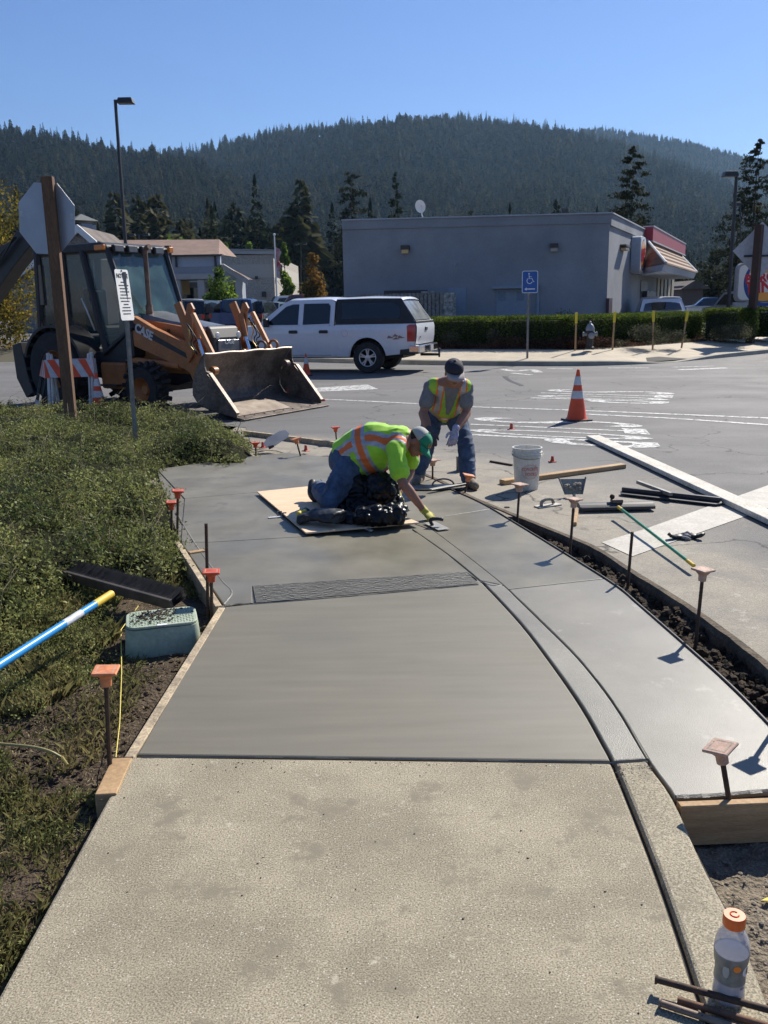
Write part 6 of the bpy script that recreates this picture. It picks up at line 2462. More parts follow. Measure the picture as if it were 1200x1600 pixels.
# ================================================================== VEHICLES
M_CARW = mat('car_white', (0.72, 0.73, 0.76), 0.25, var=.03, coat=.6, spec=.5)
M_TYRE2 = M_TYRE
M_ALLOY = mat('alloy', (0.62, 0.62, 0.60), 0.35, metal=.6, var=.08)
M_PLAST = mat('black_plastic', (0.02, 0.02, 0.021), 0.55, var=.2)
M_TAIL = mat('tail_lens', (0.42, 0.012, 0.018), 0.15, var=.1, spec=.7)
M_GLS = mat('car_glass', (0.012, 0.014, 0.016), 0.04, var=.2, spec=.8)
M_GLSR = mat('hazed_glass', (0.32, 0.33, 0.31), 0.12, scale=3, col2=(.16, .17, .16), spec=.8)
M_SEAM = mat('panel_seam', (0.03, 0.032, 0.036), 0.7)
M_PIN = mat('pin_grey', (.35, .36, .38), .4)
def side_skin(poly, wfun, s, m, name, parent, step=.12, off=0.0, smooth=True):
 """panel cut to an outline in x-z, bent to the body's side"""
 n = len(poly)
 pts = [Vector(p) for p in poly]
 x0, x1 = min(p[0] for p in poly), max(p[0] for p in poly)
 z0, z1 = min(p[1] for p in poly), max(p[1] for p in poly)
 x = x0 + step / 2
 while x < x1:
  z = z0 + step / 2
  while z < z1:
   if in_poly(x, z, poly) and dist_line(x, z, list(poly) + [poly[0]]) > step * .25:
    pts.append(Vector((x, z)))
   z += step
  x += step
 cd = delaunay_2d_cdt(pts, [(i, (i + 1) % n) for i in range(n)], [], 1, 1e-5)
 mb = MB()
 mb.add([(p.x, s * (wfun(p.x, p.y) + off), p.y) for p in cd[0]], [list(f) if s < 0 else list(f)[::-1] for f in cd[2]])
 return mb.build(name, m, parent, smooth=smooth)
def arch(cx, cz, r, a0=0, a1=180, n=14):
 return [(cx + r * math.cos(R(a0 + (a1 - a0) * i / n)), cz + r * math.sin(R(a0 + (a1 - a0) * i / n))) for i in range(n + 1)]
TR_A = R(180 - 17)
tw = g(577, 583, ST_Z)
hx = Vector((math.cos(TR_A), math.sin(TR_A), 0))
# local x forward, y left; near side is the left side (y > 0). rear wheel at x = -1.75
TRM = Matrix.Translation(Vector((tw.x, tw.y, ST_Z)) - (hx * -1.75) - Vector((-hx.y, hx.x, 0)) * .86) @ Matrix.Rotation(TR_A, 4, 'Z')
tk = thing('pickup_truck', (0, 0, 0), 'white crew cab pickup with a dark windowed canopy over its bed', 'pickup truck', M=TRM)
def wf(x, z):
 if z < 1.2:
  t = (z - .35) / .85
  w = .915 + .085 * math.sin(max(0, min(1, t)) * PI * .62)
 else:
  w = .985 - (z - 1.2) * .30
 if x > 2.2:
  w -= (x - 2.2) ** 2 * .18
 if x < -2.6:
  w -= (-2.6 - x) * .10
 return w
RW, FW, WR = -1.75, 1.72, .40
body = arch(RW, .40, .50, 180, 0)
# side outline, going round
out_s = [(-2.98, .52)] + [(RW - .50, .45)] + arch(RW, .43, .49, 178, 2) + [(RW + .5, .42), (FW - .5, .42)] + arch(FW, .43, .49, 178, 2) + [(FW + .50, .42), (2.75, .45), (2.84, .70), (2.80, 1.0),
  (2.70, 1.10), (1.30, 1.22), (-3.02, 1.24)]
cab_s = [(1.30, 1.222), (.55, 1.80), (.40, 1.86), (-.75, 1.87), (-.86, 1.80), (-.86, 1.224)]
for s in (1, -1):
 side_skin(out_s, wf, s, M_CARW, 'body_side', tk)
 side_skin(cab_s, wf, s, M_CARW, 'cab_side', tk)
 side_skin([(1.06, 1.24), (.50, 1.70), (.30, 1.76), (.13, 1.76), (.13, 1.24)], wf, s, M_GLS, 'front_window', tk, off=.006)
 side_skin([(.0, 1.24), (.0, 1.77), (-.68, 1.77), (-.74, 1.70), (-.74, 1.26)], wf, s, M_GLS, 'rear_window', tk, off=.006)
 # canopy
 side_skin([(-.90, 1.245), (-.90, 1.86), (-2.62, 1.86), (-3.02, 1.245)], wf, s, M_PLAST, 'canopy_side', tk, off=.004)
 side_skin([(-1.05, 1.37), (-1.05, 1.77), (-2.40, 1.77), (-2.58, 1.66), (-2.62, 1.50), (-2.60, 1.37)], wf, s, M_GLS, 'canopy_window', tk, off=.012)
 for zz, xa, xb_, h, nm, m_ in ((.72, -.60, 1.2, .035, 'rub_strip', M_CARW), ):
  side_skin([(xa, zz), (.08, zz), (.08, zz + h), (xa, zz + h)], wf, s, m_, nm, tk, off=.012)
  side_skin([(.12, zz), (xb_, zz), (xb_, zz + h), (.12, zz + h)], wf, s, m_, nm, tk, off=.012)
 for x in (.10, -.74, -.88, 1.22):
  side_skin([(x - .006, .45), (x + .006, .45), (x + .006, 1.23), (x - .006, 1.23)], wf, s, M_SEAM, 'door_seam', tk, off=.003)
 side_skin([(-.74, .455), (1.22, .455), (1.22, .465), (-.74, .465)], wf, s, M_SEAM, 'door_seam', tk, off=.003)
 for x in (.26, -.58):
  side_skin([(x - .11, 1.02), (x - .13, 1.05), (x - .11, 1.10), (x + .11, 1.10), (x + .13, 1.05), (x + .11, 1.02)], wf, s, M_PLAST, 'door_handle', tk, off=.02)
 # wheel arch lips and dark wells
 for cx in (RW, FW):
  mb = MB()
  mb.ring_tube([(x, s * (wf(x, z) + .005), z) for x, z in arch(cx, .43, .49, 178, 2)], .018, 6)
  mb.build('arch_lip', M_CARW, tk, smooth=True)
  mb = MB()
  A1 = arch(cx, .43, .485, 178, 2)
  mb.add([(x, s * .93, z) for x, z in A1] + [(x, s * .45, z) for x, z in A1], [(i, i + 1, 16 + i - 0, 15 + i) for i in range(14)] + [tuple(15 + i for i in range(15))])
  mb.build('wheel_well', M_PLAST, tk)
 side_skin(arch(-1.15, 1.02, .09, 0, 360, 18)[:-1], wf, s, M_PIN, 'fuel_flap_ring', tk, off=.002)
 side_skin(arch(-1.15, 1.02, .084, 0, 360, 18)[:-1], wf, s, M_CARW, 'fuel_flap', tk, off=.004)
 # tail lamp
 side_skin([(-3.0, .80), (-2.80, .80), (-2.80, 1.19), (-2.88, 1.22), (-3.02, 1.22)], wf, s, M_TAIL, 'tail_lamp', tk, off=.008)
 mb = MB()
 mb.box((.98, s * 1.08, 1.30), (.12, .20, .22))
 mb.build('mirror', M_PLAST, tk, bevel=.03)
mb = MB()   # the four-wheel decal
for k, (x, z) in enumerate(((-2.38, .90), (-2.52, .94), (-2.66, .90), (-2.52, .87))):
 a = (.3, 1.2, -.3, 2.0)[k]
 y = wf(x, z) + .008
 mb.add([(x - .10, y, z - .01), (x + .10, y, z - .02), (x + .06 * math.cos(a), y + .001, z + .055), (x - .02, y, z + .02)], [(0, 1, 2, 3)])
mb.build('side_decal', mat('decal_red_grey', (.30, .16, .14), .5, var=.2, scale=20), tk)
def crossdeck(name, st, m, parent, smooth='auto'):
 """skin over the top: stations (x, z, half width, crown)"""
 mb = MB()
 nn = 8
 vs = []
 for x, z, w, c in st:
  for k in range(nn + 1):
   t = -1 + 2 * k / nn
   vs.append((x, t * w, z + c * (1 - abs(t) ** 3)))
 fs = [(i * (nn + 1) + k, i * (nn + 1) + k + 1, (i + 1) * (nn + 1) + k + 1, (i + 1) * (nn + 1) + k) for i in range(len(st) - 1) for k in range(nn)]
 mb.add(vs, fs)
 return mb.build(name, m, parent, smooth=smooth)
crossdeck('hood', [(2.84, .70, wf(2.84, .7), 0), (2.80, 1.0, wf(2.8, 1.0), .0), (2.68, 1.10, wf(2.68, 1.1), .03), (1.9, 1.17, wf(1.9, 1.15), .05), (1.30, 1.22, wf(1.3, 1.22), .05)], M_CARW, tk)
crossdeck('windscreen', [(1.30, 1.22, wf(1.3, 1.22), .05), (.55, 1.80, wf(.5, 1.8), .05)], M_GLS, tk)
crossdeck('cab_roof', [(.55, 1.80, wf(.5, 1.8), .05), (.40, 1.86, wf(.4, 1.86), .06), (-.4, 1.87, wf(0, 1.87), .07), (-.75, 1.87, wf(0, 1.87), .06), (-.88, 1.82, wf(0, 1.84), .05)], M_CARW, tk)
crossdeck('canopy_roof', [(-.88, 1.80, .80, .04), (-.90, 1.865, wf(-1, 1.86) + .01, .05), (-1.8, 1.88, wf(-1, 1.87) + .01, .06), (-2.60, 1.865, wf(-2.6, 1.86) + .01, .04), (-2.66, 1.82, wf(-2.6, 1.83), .03)], M_CARW, tk)
crossdeck('canopy_rear_window', [(-2.64, 1.80, .70, 0), (-2.98, 1.33, .83, 0)], M_GLSR, tk)
crossdeck('canopy_rear_frame', [(-2.62, 1.84, .78, 0), (-3.01, 1.25, .93, 0)], M_CARW, tk).location = (.012, 0, 0)
mb = MB()
mb.box((-3.0, 0, 1.27), (.05, 1.85, .07))
mb.build('canopy_sill', M_PLAST, tk, bevel=.01)
crossdeck('tailgate', [(-3.025, 1.24, .93, 0), (-3.05, 1.15, .93, 0), (-3.04, .9, .94, 0), (-3.01, .72, .94, 0)], M_CARW, tk)
mb = MB()
mb.box((-3.055, 0, 1.10), (.03, .22, .09))
mb.build('tailgate_handle', M_PLAST, tk, bevel=.01)
mb = MB()
mb.prism(rrect(.10, .035, .01), 0, .006, lambda a, b, h: (-3.05 - h, a + .6, b + .9))
mb.build('tailgate_badge', M_PLAST, tk)
mb = MB()
mb.prism([(-.98, -3.02), (-.98, -3.12), (-.7, -3.19), (.7, -3.19), (.98, -3.12), (.98, -3.02), (.98, -2.85), (-.98, -2.85)], .52, .70, lambda a, b, h: (b, a, h))
mb.build('rear_bumper', M_CHROME, tk, bevel=.025, seg=2)
mb = MB()
mb.prism([(-.96, -2.6), (-.96, -3.0), (.96, -3.0), (.96, -2.6)], .47, .62, lambda a, b, h: (b, a, h))
mb.build('bumper_valance', M_PLAST, tk, bevel=.02)
mb = MB()
mb.box((-3.2, .0, .61), (.02, .32, .15))
mb.build('number_plate', mat('plate_dirty', (.35, .35, .36), .5), tk)
mb = MB()
mb.cyl((-2.9, 0, .43), (-3.42, 0, .43), .035, .035, 8)
mb.cyl((-3.40, 0, .36), (-3.40, 0, .54), .025, .025, 8)
mb.ball((-3.40, 0, .56), .035, 10, 6)
mb.build('tow_hitch', M_PLAST, tk, smooth='auto')
mb = MB()
mb.box((0, 0, .45), (5.2, 1.2, .16))
mb.box((-.1, 0, .62), (5.4, 1.66, .2))
mb.build('underbody', M_PLAST, tk)
mb = MB()
mb.box((2.86, 0, .6), (.16, 1.85, .22))
mb.build('front_bumper', M_CHROME, tk, bevel=.04, seg=2)
mb = MB()
mb.box((2.83, 0, .86), (.06, 1.3, .28))
mb.build('grille', M_PLAST, tk, bevel=.02)
for cx in (RW, FW):
 for s in (1, -1):
  w_ = wheel(tk, 'wheel', cx, s * .85, WR, .27, .225, M_PLAST, 0, s)
  mb = MB()
  y = s * .105
  mb.lathe([(.225, -.012 * s), (.235, 0), (.222, .014 * s), (.205, 0)], (0, y + .025 * s, 0), 32, axis=(0, 1, 0), cap=False)
  for k in range(5):
   a = 2 * PI * k / 5 + .3
   for da in (-.16, .16):
    p0 = Vector((math.cos(a + da * .6) * .05, y, math.sin(a + da * .6) * .05))
    p1 = Vector((math.cos(a + da) * .215, y + .014 * s, math.sin(a + da) * .215))
    mb.ring_tube([p0, p1], [.026, .022], 6)
  mb.lathe([(.075, 0), (.07, .02 * s), (.03, .03 * s)], (0, y, 0), 16, axis=(0, 1, 0))
  mb.build('wheel_disc', M_ALLOY, w_, smooth='auto')
def car(name, label, loc, ang, L, W, H, m, kind='suv', group=None, tail=False):
 """a parked car: sides with wheel openings, glasshouse, wheels, lamps"""
 M = Matrix.Translation(loc) @ Matrix.Rotation(ang, 4, 'Z')
 t = thing(name, (0, 0, 0), label, {'suv': 'car', 'pickup': 'pickup truck', 'sedan': 'car'}[kind], group, M=M)
 r = .33 if kind == 'sedan' else .37
 rx, fx = -L * .29, L * .31
 belt = H * .60
 w2 = W / 2
 def wfn(x, z):
  w = w2 * (.93 + .07 * min(1, z / belt * 1.1)) if z < belt else w2 * (1 - (z - belt) / H * .38)
  return w - max(0, abs(x) - L * .42) * .25
 base = [(-L / 2, .45)] + arch(rx, r, r * 1.2, 175, 5, 8) + arch(fx, r, r * 1.2, 175, 5, 8) + [(L / 2 - .05, .38), (L / 2, .6), (L / 2 - .06, belt * .88), (L * .2, belt), (-L / 2 + .04, belt)]
 for s in (1, -1):
  side_skin(base, wfn, s, m, 'body_side', t, step=.3)
 if kind == 'suv':
  tops = [(L * .21, belt), (L * .06, H - .04), (-L * .2, H), (-L * .42, H - .06), (-L / 2 + .06, belt)]
 elif kind == 'pickup':
  tops = [(L * .20, belt), (L * .07, H - .04), (-L * .04, H), (-L * .13, H - .05), (-L * .15, belt)]
 else:
  tops = [(L * .19, belt), (L * .04, H - .03), (-L * .12, H), (-L * .26, H - .08), (-L * .40, belt)]
 for s in (1, -1):
  side_skin(tops, wfn, s, m, 'cab_side', t, step=.4)
  cx_ = sum(p[0] for p in tops) / 5
  gl = [(cx_ + (x - cx_) * .86, belt + .03 + (z - belt) * .80) for x, z in tops]
  side_skin(gl, wfn, s, M_GLS, 'side_window', t, step=.4, off=.01)
 tp = [(L / 2, .6), (L / 2 - .06, belt * .88), (L * .2, belt)]
 crossdeck('hood', [(x, z, wfn(x, z), .03) for x, z in [(L / 2, .4)] + tp], m, t)
 crossdeck('windscreen', [(tops[0][0], tops[0][1], wfn(0, belt) * .97, .03), (tops[1][0], tops[1][1], wfn(0, H) * .97, .03)], M_GLS, t)
 crossdeck('roof', [(x, z, wfn(0, z), .03) for x, z in tops[1:4]], m, t)
 crossdeck('rear_pillars', [(tops[3][0] + .02, tops[3][1], wfn(0, H), .02), (tops[4][0] + .02, tops[4][1], wfn(0, belt), .02)], m, t)
 crossdeck('rear_window', [(tops[3][0] - .02, tops[3][1] - .05, wfn(0, H) * .84, .02), (tops[4][0] - .01, tops[4][1] + .04, wfn(0, belt) * .84, .02)], M_GLS, t)
 crossdeck('tail', [(tops[4][0], belt, wfn(0, belt), .0), (-L / 2 + .02, belt, wfn(-L / 2, belt), .0), (-L / 2, .5, wfn(-L / 2, .5), 0), (-L / 2 + .1, .35, wfn(-L / 2, .5), 0)], m, t)
 for s in (1, -1):
  mb = MB()
  mb.box((-L / 2 + .03, s * w2 * .84, belt * .86), (.1, .16, .22))
  mb.build('tail_lamp', M_TAIL, t)
  mb = MB()
  mb.box((L / 2 - .06, s * w2 * .76, belt * .74), (.1, .3, .13))
  mb.build('headlight', M_DECAL, t)
  for x in (rx, fx):
   mb = MB()
   mb.lathe([(.05, -.1), (r * .6, -.1), (r * .95, -.1), (r, -.06), (r, .06), (r * .95, .1), (r * .6, .1), (.05, .1)], (x, s * (w2 - .14), r), 20, axis=(0, 1, 0))
   mb.build('wheel', M_TYRE, t, smooth='auto')
 mb = MB()
 mb.box((0, 0, .4), (L * .92, W * .8, .25))
 mb.build('underbody', M_PLAST, t)
 if tail:
  mb = MB()
  mb.box((tops[4][0] + .13, 0, belt + .06), (.05, .22, .05))
  mb.build('brake_lamp', mat('lit_brake_lamp', (.6, .02, .02), .3, emit=(1, .03, .02, 2.0)), t)
 return t
M_CSIL = mat('car_silver', (.42, .43, .45), .3, var=.04, coat=.5)
M_CBLK = mat('car_black', (.02, .021, .024), .2, var=.1, coat=.5)
M_CBLU = mat('car_blue', (.025, .05, .16), .25, var=.05, coat=.5)
M_CTEAL = mat('car_dusty_teal', (.12, .18, .22), .3, var=.05, coat=.5)
M_CRED = mat('car_maroon', (.15, .02, .025), .3, var=.05, coat=.5)
car('parked_car', 'white wagon behind the hedge with its red brake lamp lit', (at(1048, 480, 38).x, 39.6, .36), R(78), 4.6, 1.85, 1.46, M_CARW, 'sedan', tail=True)
LOTZ = .36
for px, Y, a, k, m, lab, H in ((293, 52, 262, 'pickup', M_CSIL, 'silver pickup facing the street in front of the columned shop', 1.85),
       (318, 50, 80, 'suv', M_CBLK, 'black utility car parked nose away beside the silver pickup', 1.75),
       (341, 51, 262, 'suv', M_CARW, 'white utility car with roof rack in front of the leafy parking lot tree', 1.72),
       (376, 50, 80, 'pickup', M_CBLU, 'blue pickup parked behind the white pickup hood', 1.8),
       (403, 52, 82, 'suv', M_CBLK, 'dark wagon parked right of the blue pickup', 1.7),
       (418, 58, 262, 'suv', M_CTEAL, 'grey blue car parked behind the white pickup windscreen', 1.65),
       (460, 74, 190, 'pickup', M_CRED, 'dark red truck near the foot of the flagpole', 2.3),
       (436, 80, 200, 'suv', M_CARW, 'far white van by the flagpole', 2.3)):
 p = at(px, 480, Y)
 car('parked_car', lab, (p.x, Y, LOTZ), R(a), 4.7 if k != 'pickup' else 5.2, 1.9, H, m, k)
p = at(1100, 480, 72)
car('parked_car', 'dark blue car parked at the far side beyond the hedge', (p.x, 72, LOTZ), R(170), 4.4, 1.8, 1.5, M_CBLU, 'sedan')
p = at(1140, 480, 46)
car('parked_car', 'silver blue car half hidden behind the burger sign', (p.x + .5, 46, LOTZ), R(100), 4.4, 1.8, 1.7, M_CSIL, 'suv')
# ================================================================== STREET AND SITE OBJECTS
M_WOOD = mat('form_lumber', (0.50, 0.33, 0.17), 0.8, scale=3, col2=(0.34, 0.21, 0.10), fine=.15, fscale=60, stretch=(1, 1, 8), bump=.3, bscale=30)
M_WOODD = mat('mortar_stained_lumber', (0.56, 0.44, 0.28), 0.85, scale=9, col2=(0.27, 0.215, 0.145), fine=.3, fscale=90, bump=.5, bscale=60)
M_POST = mat('weathered_post', (0.20, 0.11, 0.06), 0.85, scale=2.5, col2=(0.12, 0.065, 0.038), fine=.2, fscale=20, stretch=(6, 6, .8))
M_PIN2 = mat('rusty_pin', (0.11, 0.065, 0.04), 0.75, metal=.3, scale=30, col2=(0.05, 0.035, 0.027))
M_CAP = mat('faded_orange_cap', (0.70, 0.27, 0.12), 0.5, scale=20, col2=(0.55, 0.19, 0.08), fine=.12, fscale=60, spec=.4)
M_CAPR = mat('red_orange_cap', (0.62, 0.10, 0.04), 0.45, scale=20, col2=(0.42, 0.06, 0.03), spec=.4)
M_CAPP = mat('dusty_cap', (0.55, 0.36, 0.27), 0.7, scale=25, col2=(0.42, 0.27, 0.2), fine=.2)
M_CONE = mat('cone_orange', (0.80, 0.10, 0.025), 0.45, scale=6, col2=(0.62, 0.075, 0.02), spec=.4)
M_REFL = mat('reflective_white', (0.62, 0.62, 0.62), 0.4, scale=10, col2=(.45, .45, .45), fine=.1)
M_ALU = mat('sign_back_aluminium', (0.46, 0.48, 0.52), 0.45, metal=.35, scale=2, col2=(.38, .40, .44))
M_GALV = mat('galvanised_post', (0.28, 0.27, 0.25), 0.6, metal=.4, scale=10, col2=(0.18, 0.17, 0.155))
M_BUCKET = mat('white_bucket_plastic', (0.70, 0.69, 0.64), 0.45, scale=8, col2=(0.58, 0.56, 0.50), fine=.1, fscale=60)
M_MORTAR = mat('dried_mortar', (0.36, 0.33, 0.27), 0.9, scale=30, col2=(0.24, 0.22, 0.18), bump=.6, bscale=80)
M_GREENB = mat('meter_box_green', (0.42, 0.47, 0.35), 0.65, scale=5, col2=(0.29, 0.35, 0.26), fine=.12, fscale=50)
M_TRIPAINT = mat('painted_white_wood', (0.62, 0.60, 0.55), 0.7, var=.1, scale=6)
# ---- form boards round the pour
def board(name, label, pts, w, ztop, depth, m, cat='form board', group=None, z_at=0.0, parts=True):
 """lumber set on edge along ground points (world), top face w wide"""
 P = [Vector((p[0], p[1], 0)) for p in pts]
 mb = MB()
 a, b = offset_line(P, 0), offset_line(P, w)
 n = len(P)
 vs = []
 for L, z in ((a, ztop), (b, ztop), (b, ztop - depth), (a, ztop - depth)):
  vs += [(p.x, p.y, z) for p in L]
 fs = []
 for i in range(n - 1):
  for k in range(4):
   k2 = (k + 1) % 4
   fs.append((k * n + i, k * n + i + 1, k2 * n + i + 1, k2 * n + i))
 fs += [(0, n, 2 * n, 3 * n), (n - 1, 2 * n - 1, 3 * n - 1, 4 * n - 1)]
 mb.add(vs, fs)
 o = mb.build(name, m, bevel=.003)
 return tag(o, label, cat, group)
gg = lambda x, y, z=0: g(x, y, z)
board('form_board', 'long form board lying along the left edge of the broomed slab', [gg(203, 1196), gg(352, 950)], .040, .004, .13, M_WOODD)
bb = [gg(165, 1232), gg(205, 1190)]
board('form_board', 'short fresh cut form board at the near left corner of the broomed slab', [gg(182, 1243), gg(207, 1186)], .075, .008, .15, M_WOOD)
board('form_board', 'form board angling back along the left edge past the plastic meter box', [gg(347, 947), gg(281, 846)], .040, .004, .13, M_WOODD)
board('form_board', 'form board end closing the gutter pour above the bare road base', [gg(1058, 1250), gg(1300, 1240)][::-1], .035, -.004, .15, M_WOOD)
tl = [gg(x, y) for x, y in [(1290, 1222), (1203, 1130), (1142, 1069), (1077, 1011), (1002, 946), (962, 913), (887, 866), (810, 819), (754, 786), (702, 763)]]
board('steel_form', 'thin flexible dark form strip along the trench side of the gutter', smooth_line(tl, 4)[::-1], -.012, .006, .14, mat('form_strip', (.05, .045, .04), .6, var=.3))
board('form_board', 'curved form strip lying at the far end of the pour before the street', smooth_line([gg(590, 702), gg(520, 693), gg(450, 684), gg(385, 676)], 4), .05, .03, .07, M_WOODD)
board('form_board', 'short form board beside the small shrubs at the far left of the pour', [gg(272, 718), gg(318, 707), gg(378, 700)][::-1], .03, .02, .06, M_WOODD)
board('wood_block', 'small wood scrap lying at the left form corner', [gg(297, 866), gg(322, 862)], .05, .01, .04, M_WOOD, 'wood scrap')
# ---- steel pins with plastic caps
def pin(cap_px, base_px, zb, label, m=M_CAP, size=.075, cap=True, tilt=0.0, group=None, rz=0.3, low=False):
 b = g(base_px[0], base_px[1], zb)
 top = at(cap_px[0], cap_px[1], b.y) if cap_px else None
 t = thing('form_stake', b, label, 'stake', group or ('steel form stakes with square plastic caps' if cap else 'bare steel form stakes'))
 v = top - b
 L = v.length
 q = v.to_track_quat('Z', 'Y').to_matrix().to_4x4()
 t.matrix_world = Matrix.Translation(b) @ q
 mb = MB()
 mb.cyl((0, 0, -.12), (0, 0, L - (.03 if cap else 0)), .0095, .0095, 8)
 mb.build('pin', M_PIN2, t, smooth='auto')
 if cap:
  s = size
  c = thing('cap', (0, 0, L))
  c.parent = t
  c.rotation_euler = (0, 0, rz)
  mb = MB()
  mb.box((0, 0, -.004), (s * 1.05, s * 1.05, .011))
  mb.build('plate', m, c, bevel=.003)
  mb = MB()
  mb.lathe([(s * .46, -.012), (s * .30, -.028), (s * .25, -.03), (s * .24, -.062), (s * .18, -.064)], (0, 0, 0), 16)
  mb.build('socket', m, c, smooth='auto')
  mb = MB()
  mb.add([(s * .38 * x, s * .38 * y, .0018) for x, y in ((-1, -1), (1, -1), (1, 1), (-1, 1))] + [(s * .33 * x, s * .33 * y, .0018) for x, y in ((-1, -1), (1, -1), (1, 1), (-1, 1))],
   [(0, 1, 5, 4), (1, 2, 6, 5), (2, 3, 7, 6), (3, 0, 4, 7)])
  mb.build('moulded_square', M_CAPP if m is not M_CAPP else M_MORTAR, c)
 return t
pin((165, 1046), (172, 1208), -.03, 'near left stake with pale orange square cap beside the form board', M_CAP, .085, rz=.1)
pin((278, 766), (277, 838), -.02, 'red capped stake standing at the shrub edge left of the landing', M_CAPR, .085, rz=.2)
pin((268, 784), (268, 836), -.03, 'lower red capped stake half behind the other one at the shrub edge', M_CAPR, .08)
pin((330, 892), (331, 962), -.03, 'red capped stake at the left form corner below the bare pin', M_CAPR, .09, rz=.15)
pin((322, 818), (325, 950), -.03, 'tall bare dark stake just behind the red cap at the left form corner', cap=False)
pin((524, 667), (526, 692), -.02, 'small red capped stake standing beyond the kneeling worker by the street', M_CAPR, .10, rz=.2)
pin((462, 685), (470, 714), -.02, 'orange capped stake left of the kneeling worker near the clear tube', M_CAP, .10, rz=.5)
pin((399, 691), (400, 712), -.02, 'red capped stake at the right tip of the near shrubs', M_CAPR, .10)
pin((676, 718), (676, 746), -.02, 'brown capped stake right of the kneeling worker cap brim', M_CAPP, .11, rz=.7)
pin((654, 722), (654, 748), -.02, 'orange capped stake in front of the standing worker far leg', M_CAP, .09, rz=.4)
pin((733, 742), (727, 768), -.02, 'bright orange capped stake at the standing worker boot', M_CAP, .10, rz=.1)
pin((812, 756), (808, 817), -.05, 'dusty capped stake in front of the white bucket', M_CAPP, .10, rz=.6)
pin((897, 779), (890, 872), -.07, 'thick dark orange capped stake below the grey edging tool', M_CAPP, .085, rz=.6)
pin((988, 831), (980, 925), -.10, 'bare rusty stake standing in the trench by the pile of gloves', cap=False)
pin((1099, 889), (1086, 1016), -.10, 'dusty square capped stake at the butt of the green broom handle', M_CAPP, .082, rz=.5)
pin((1125, 1166), (1148, 1303), -.14, 'nearest right stake with mortar smeared square cap against the end form board', M_CAPP, .085, rz=.75)
b14 = g(1165, 1205) + Vector((math.sin(SUN_AZ), math.cos(SUN_AZ), 0)) * .53
t14 = pin((1099, 889), (1086, 1016), -.10, 'capped stake', M_CAPP, .082, rz=.5)
t14.matrix_world = Matrix.Translation((b14.x, b14.y, -.05))
t14['label'] = 'capped stake standing just outside the right edge with its shadow on the gutter'
# caps lying about
for (x, y), lab in (((799, 671), 'small red cone shaped cap lying on the far road lettering'), ((863, 722), 'small red plastic cap lying right of the white bucket'),
     ((411, 700), 'red plastic cap lying on the ground beside the clear tube'), ((232, 722), 'orange plastic cap lying at the shrub edge'),
     ((266, 707), 'red plastic cap half hidden in the shrubs'), ((478, 705), 'small orange cap on the ground behind the orange capped stake')):
 p = g(x, y, 0 if x < 500 else ST_Z)
 s = .05 * max(1, p.y / 9)
 t = thing('loose_cap', (p.x, p.y, p.z), lab, 'plastic cap', 'loose plastic stake caps', rz=random.random())
 mb = MB()
 mb.box((0, 0, .005), (s * 1.3, s * 1.3, .01))
 mb.build('plate', M_CAPR, t, bevel=.002)
 mb = MB()
 mb.lathe([(s * .5, .01), (s * .32, .03), (s * .3, s * 1.1), (s * .2, s * 1.25)], (0, 0, 0), 12)
 mb.build('socket', M_CAPR, t, smooth='auto')
# ---- traffic cones
def cone(label, base, h, lean=(0, 0), rz=.3, dirty=False, stripes=2):
 t = thing('traffic_cone', base, label, 'traffic cone', 'traffic cones', rz=rz)
 b = h * .50
 mb = MB()
 pts_ = rrect(b, b, b * .18, 3)
 mb.prism(pts_, 0, .028)
 mb.build('base', M_PLAST if not dirty else M_CONE, t, bevel=.004)
 prf = lambda f: .018 * h / .7 + (h * .19 - .018 * h / .7) * (1 - f)
 mb = MB()
 mb.lathe([(h * .215, .028), (prf(0), .05)] + [(prf(f), .05 + (h - .05) * f) for f in (.25, .5, .75, 1.0)] + [(.01, h + .003)], (0, 0, 0), 26)
 mb.build('body', M_CONE, t, smooth='auto')
 for f0, f1 in (((.40, .56), (.68, .86)) if stripes == 2 else ((.5, .8),)):
  mb = MB()
  mb.lathe([(prf(f0) + .003, .05 + (h - .05) * f0), (prf(f1) + .003, .05 + (h - .05) * f1)], (0, 0, 0), 26, cap=False)
  mb.build('collar', M_REFL, t, smooth=True)
 return t
cone('tall clean orange traffic cone with two white collars standing alone on the street', g(901, 657, ST_Z), .74)
cone('dirty orange cone standing in the shrubs beside the striped barricade', g(156, 650, ST_Z), .70, dirty=True)
cone('small orange cone in the street behind the loader bucket', g(479, 587, ST_Z), .55, stripes=1)
tc_ = cone('fallen orange cone whose tip shows under the loader bucket edge', (0, 0, 0), .70, dirty=True)
pf = g(470, 637, ST_Z + .1)
tc_.matrix_world = Matrix.Translation((-1.60, 15.95, ST_Z + .17)) @ Matrix.Rotation(R(-31), 4, 'Z') @ Matrix.Rotation(R(97), 4, 'Y')
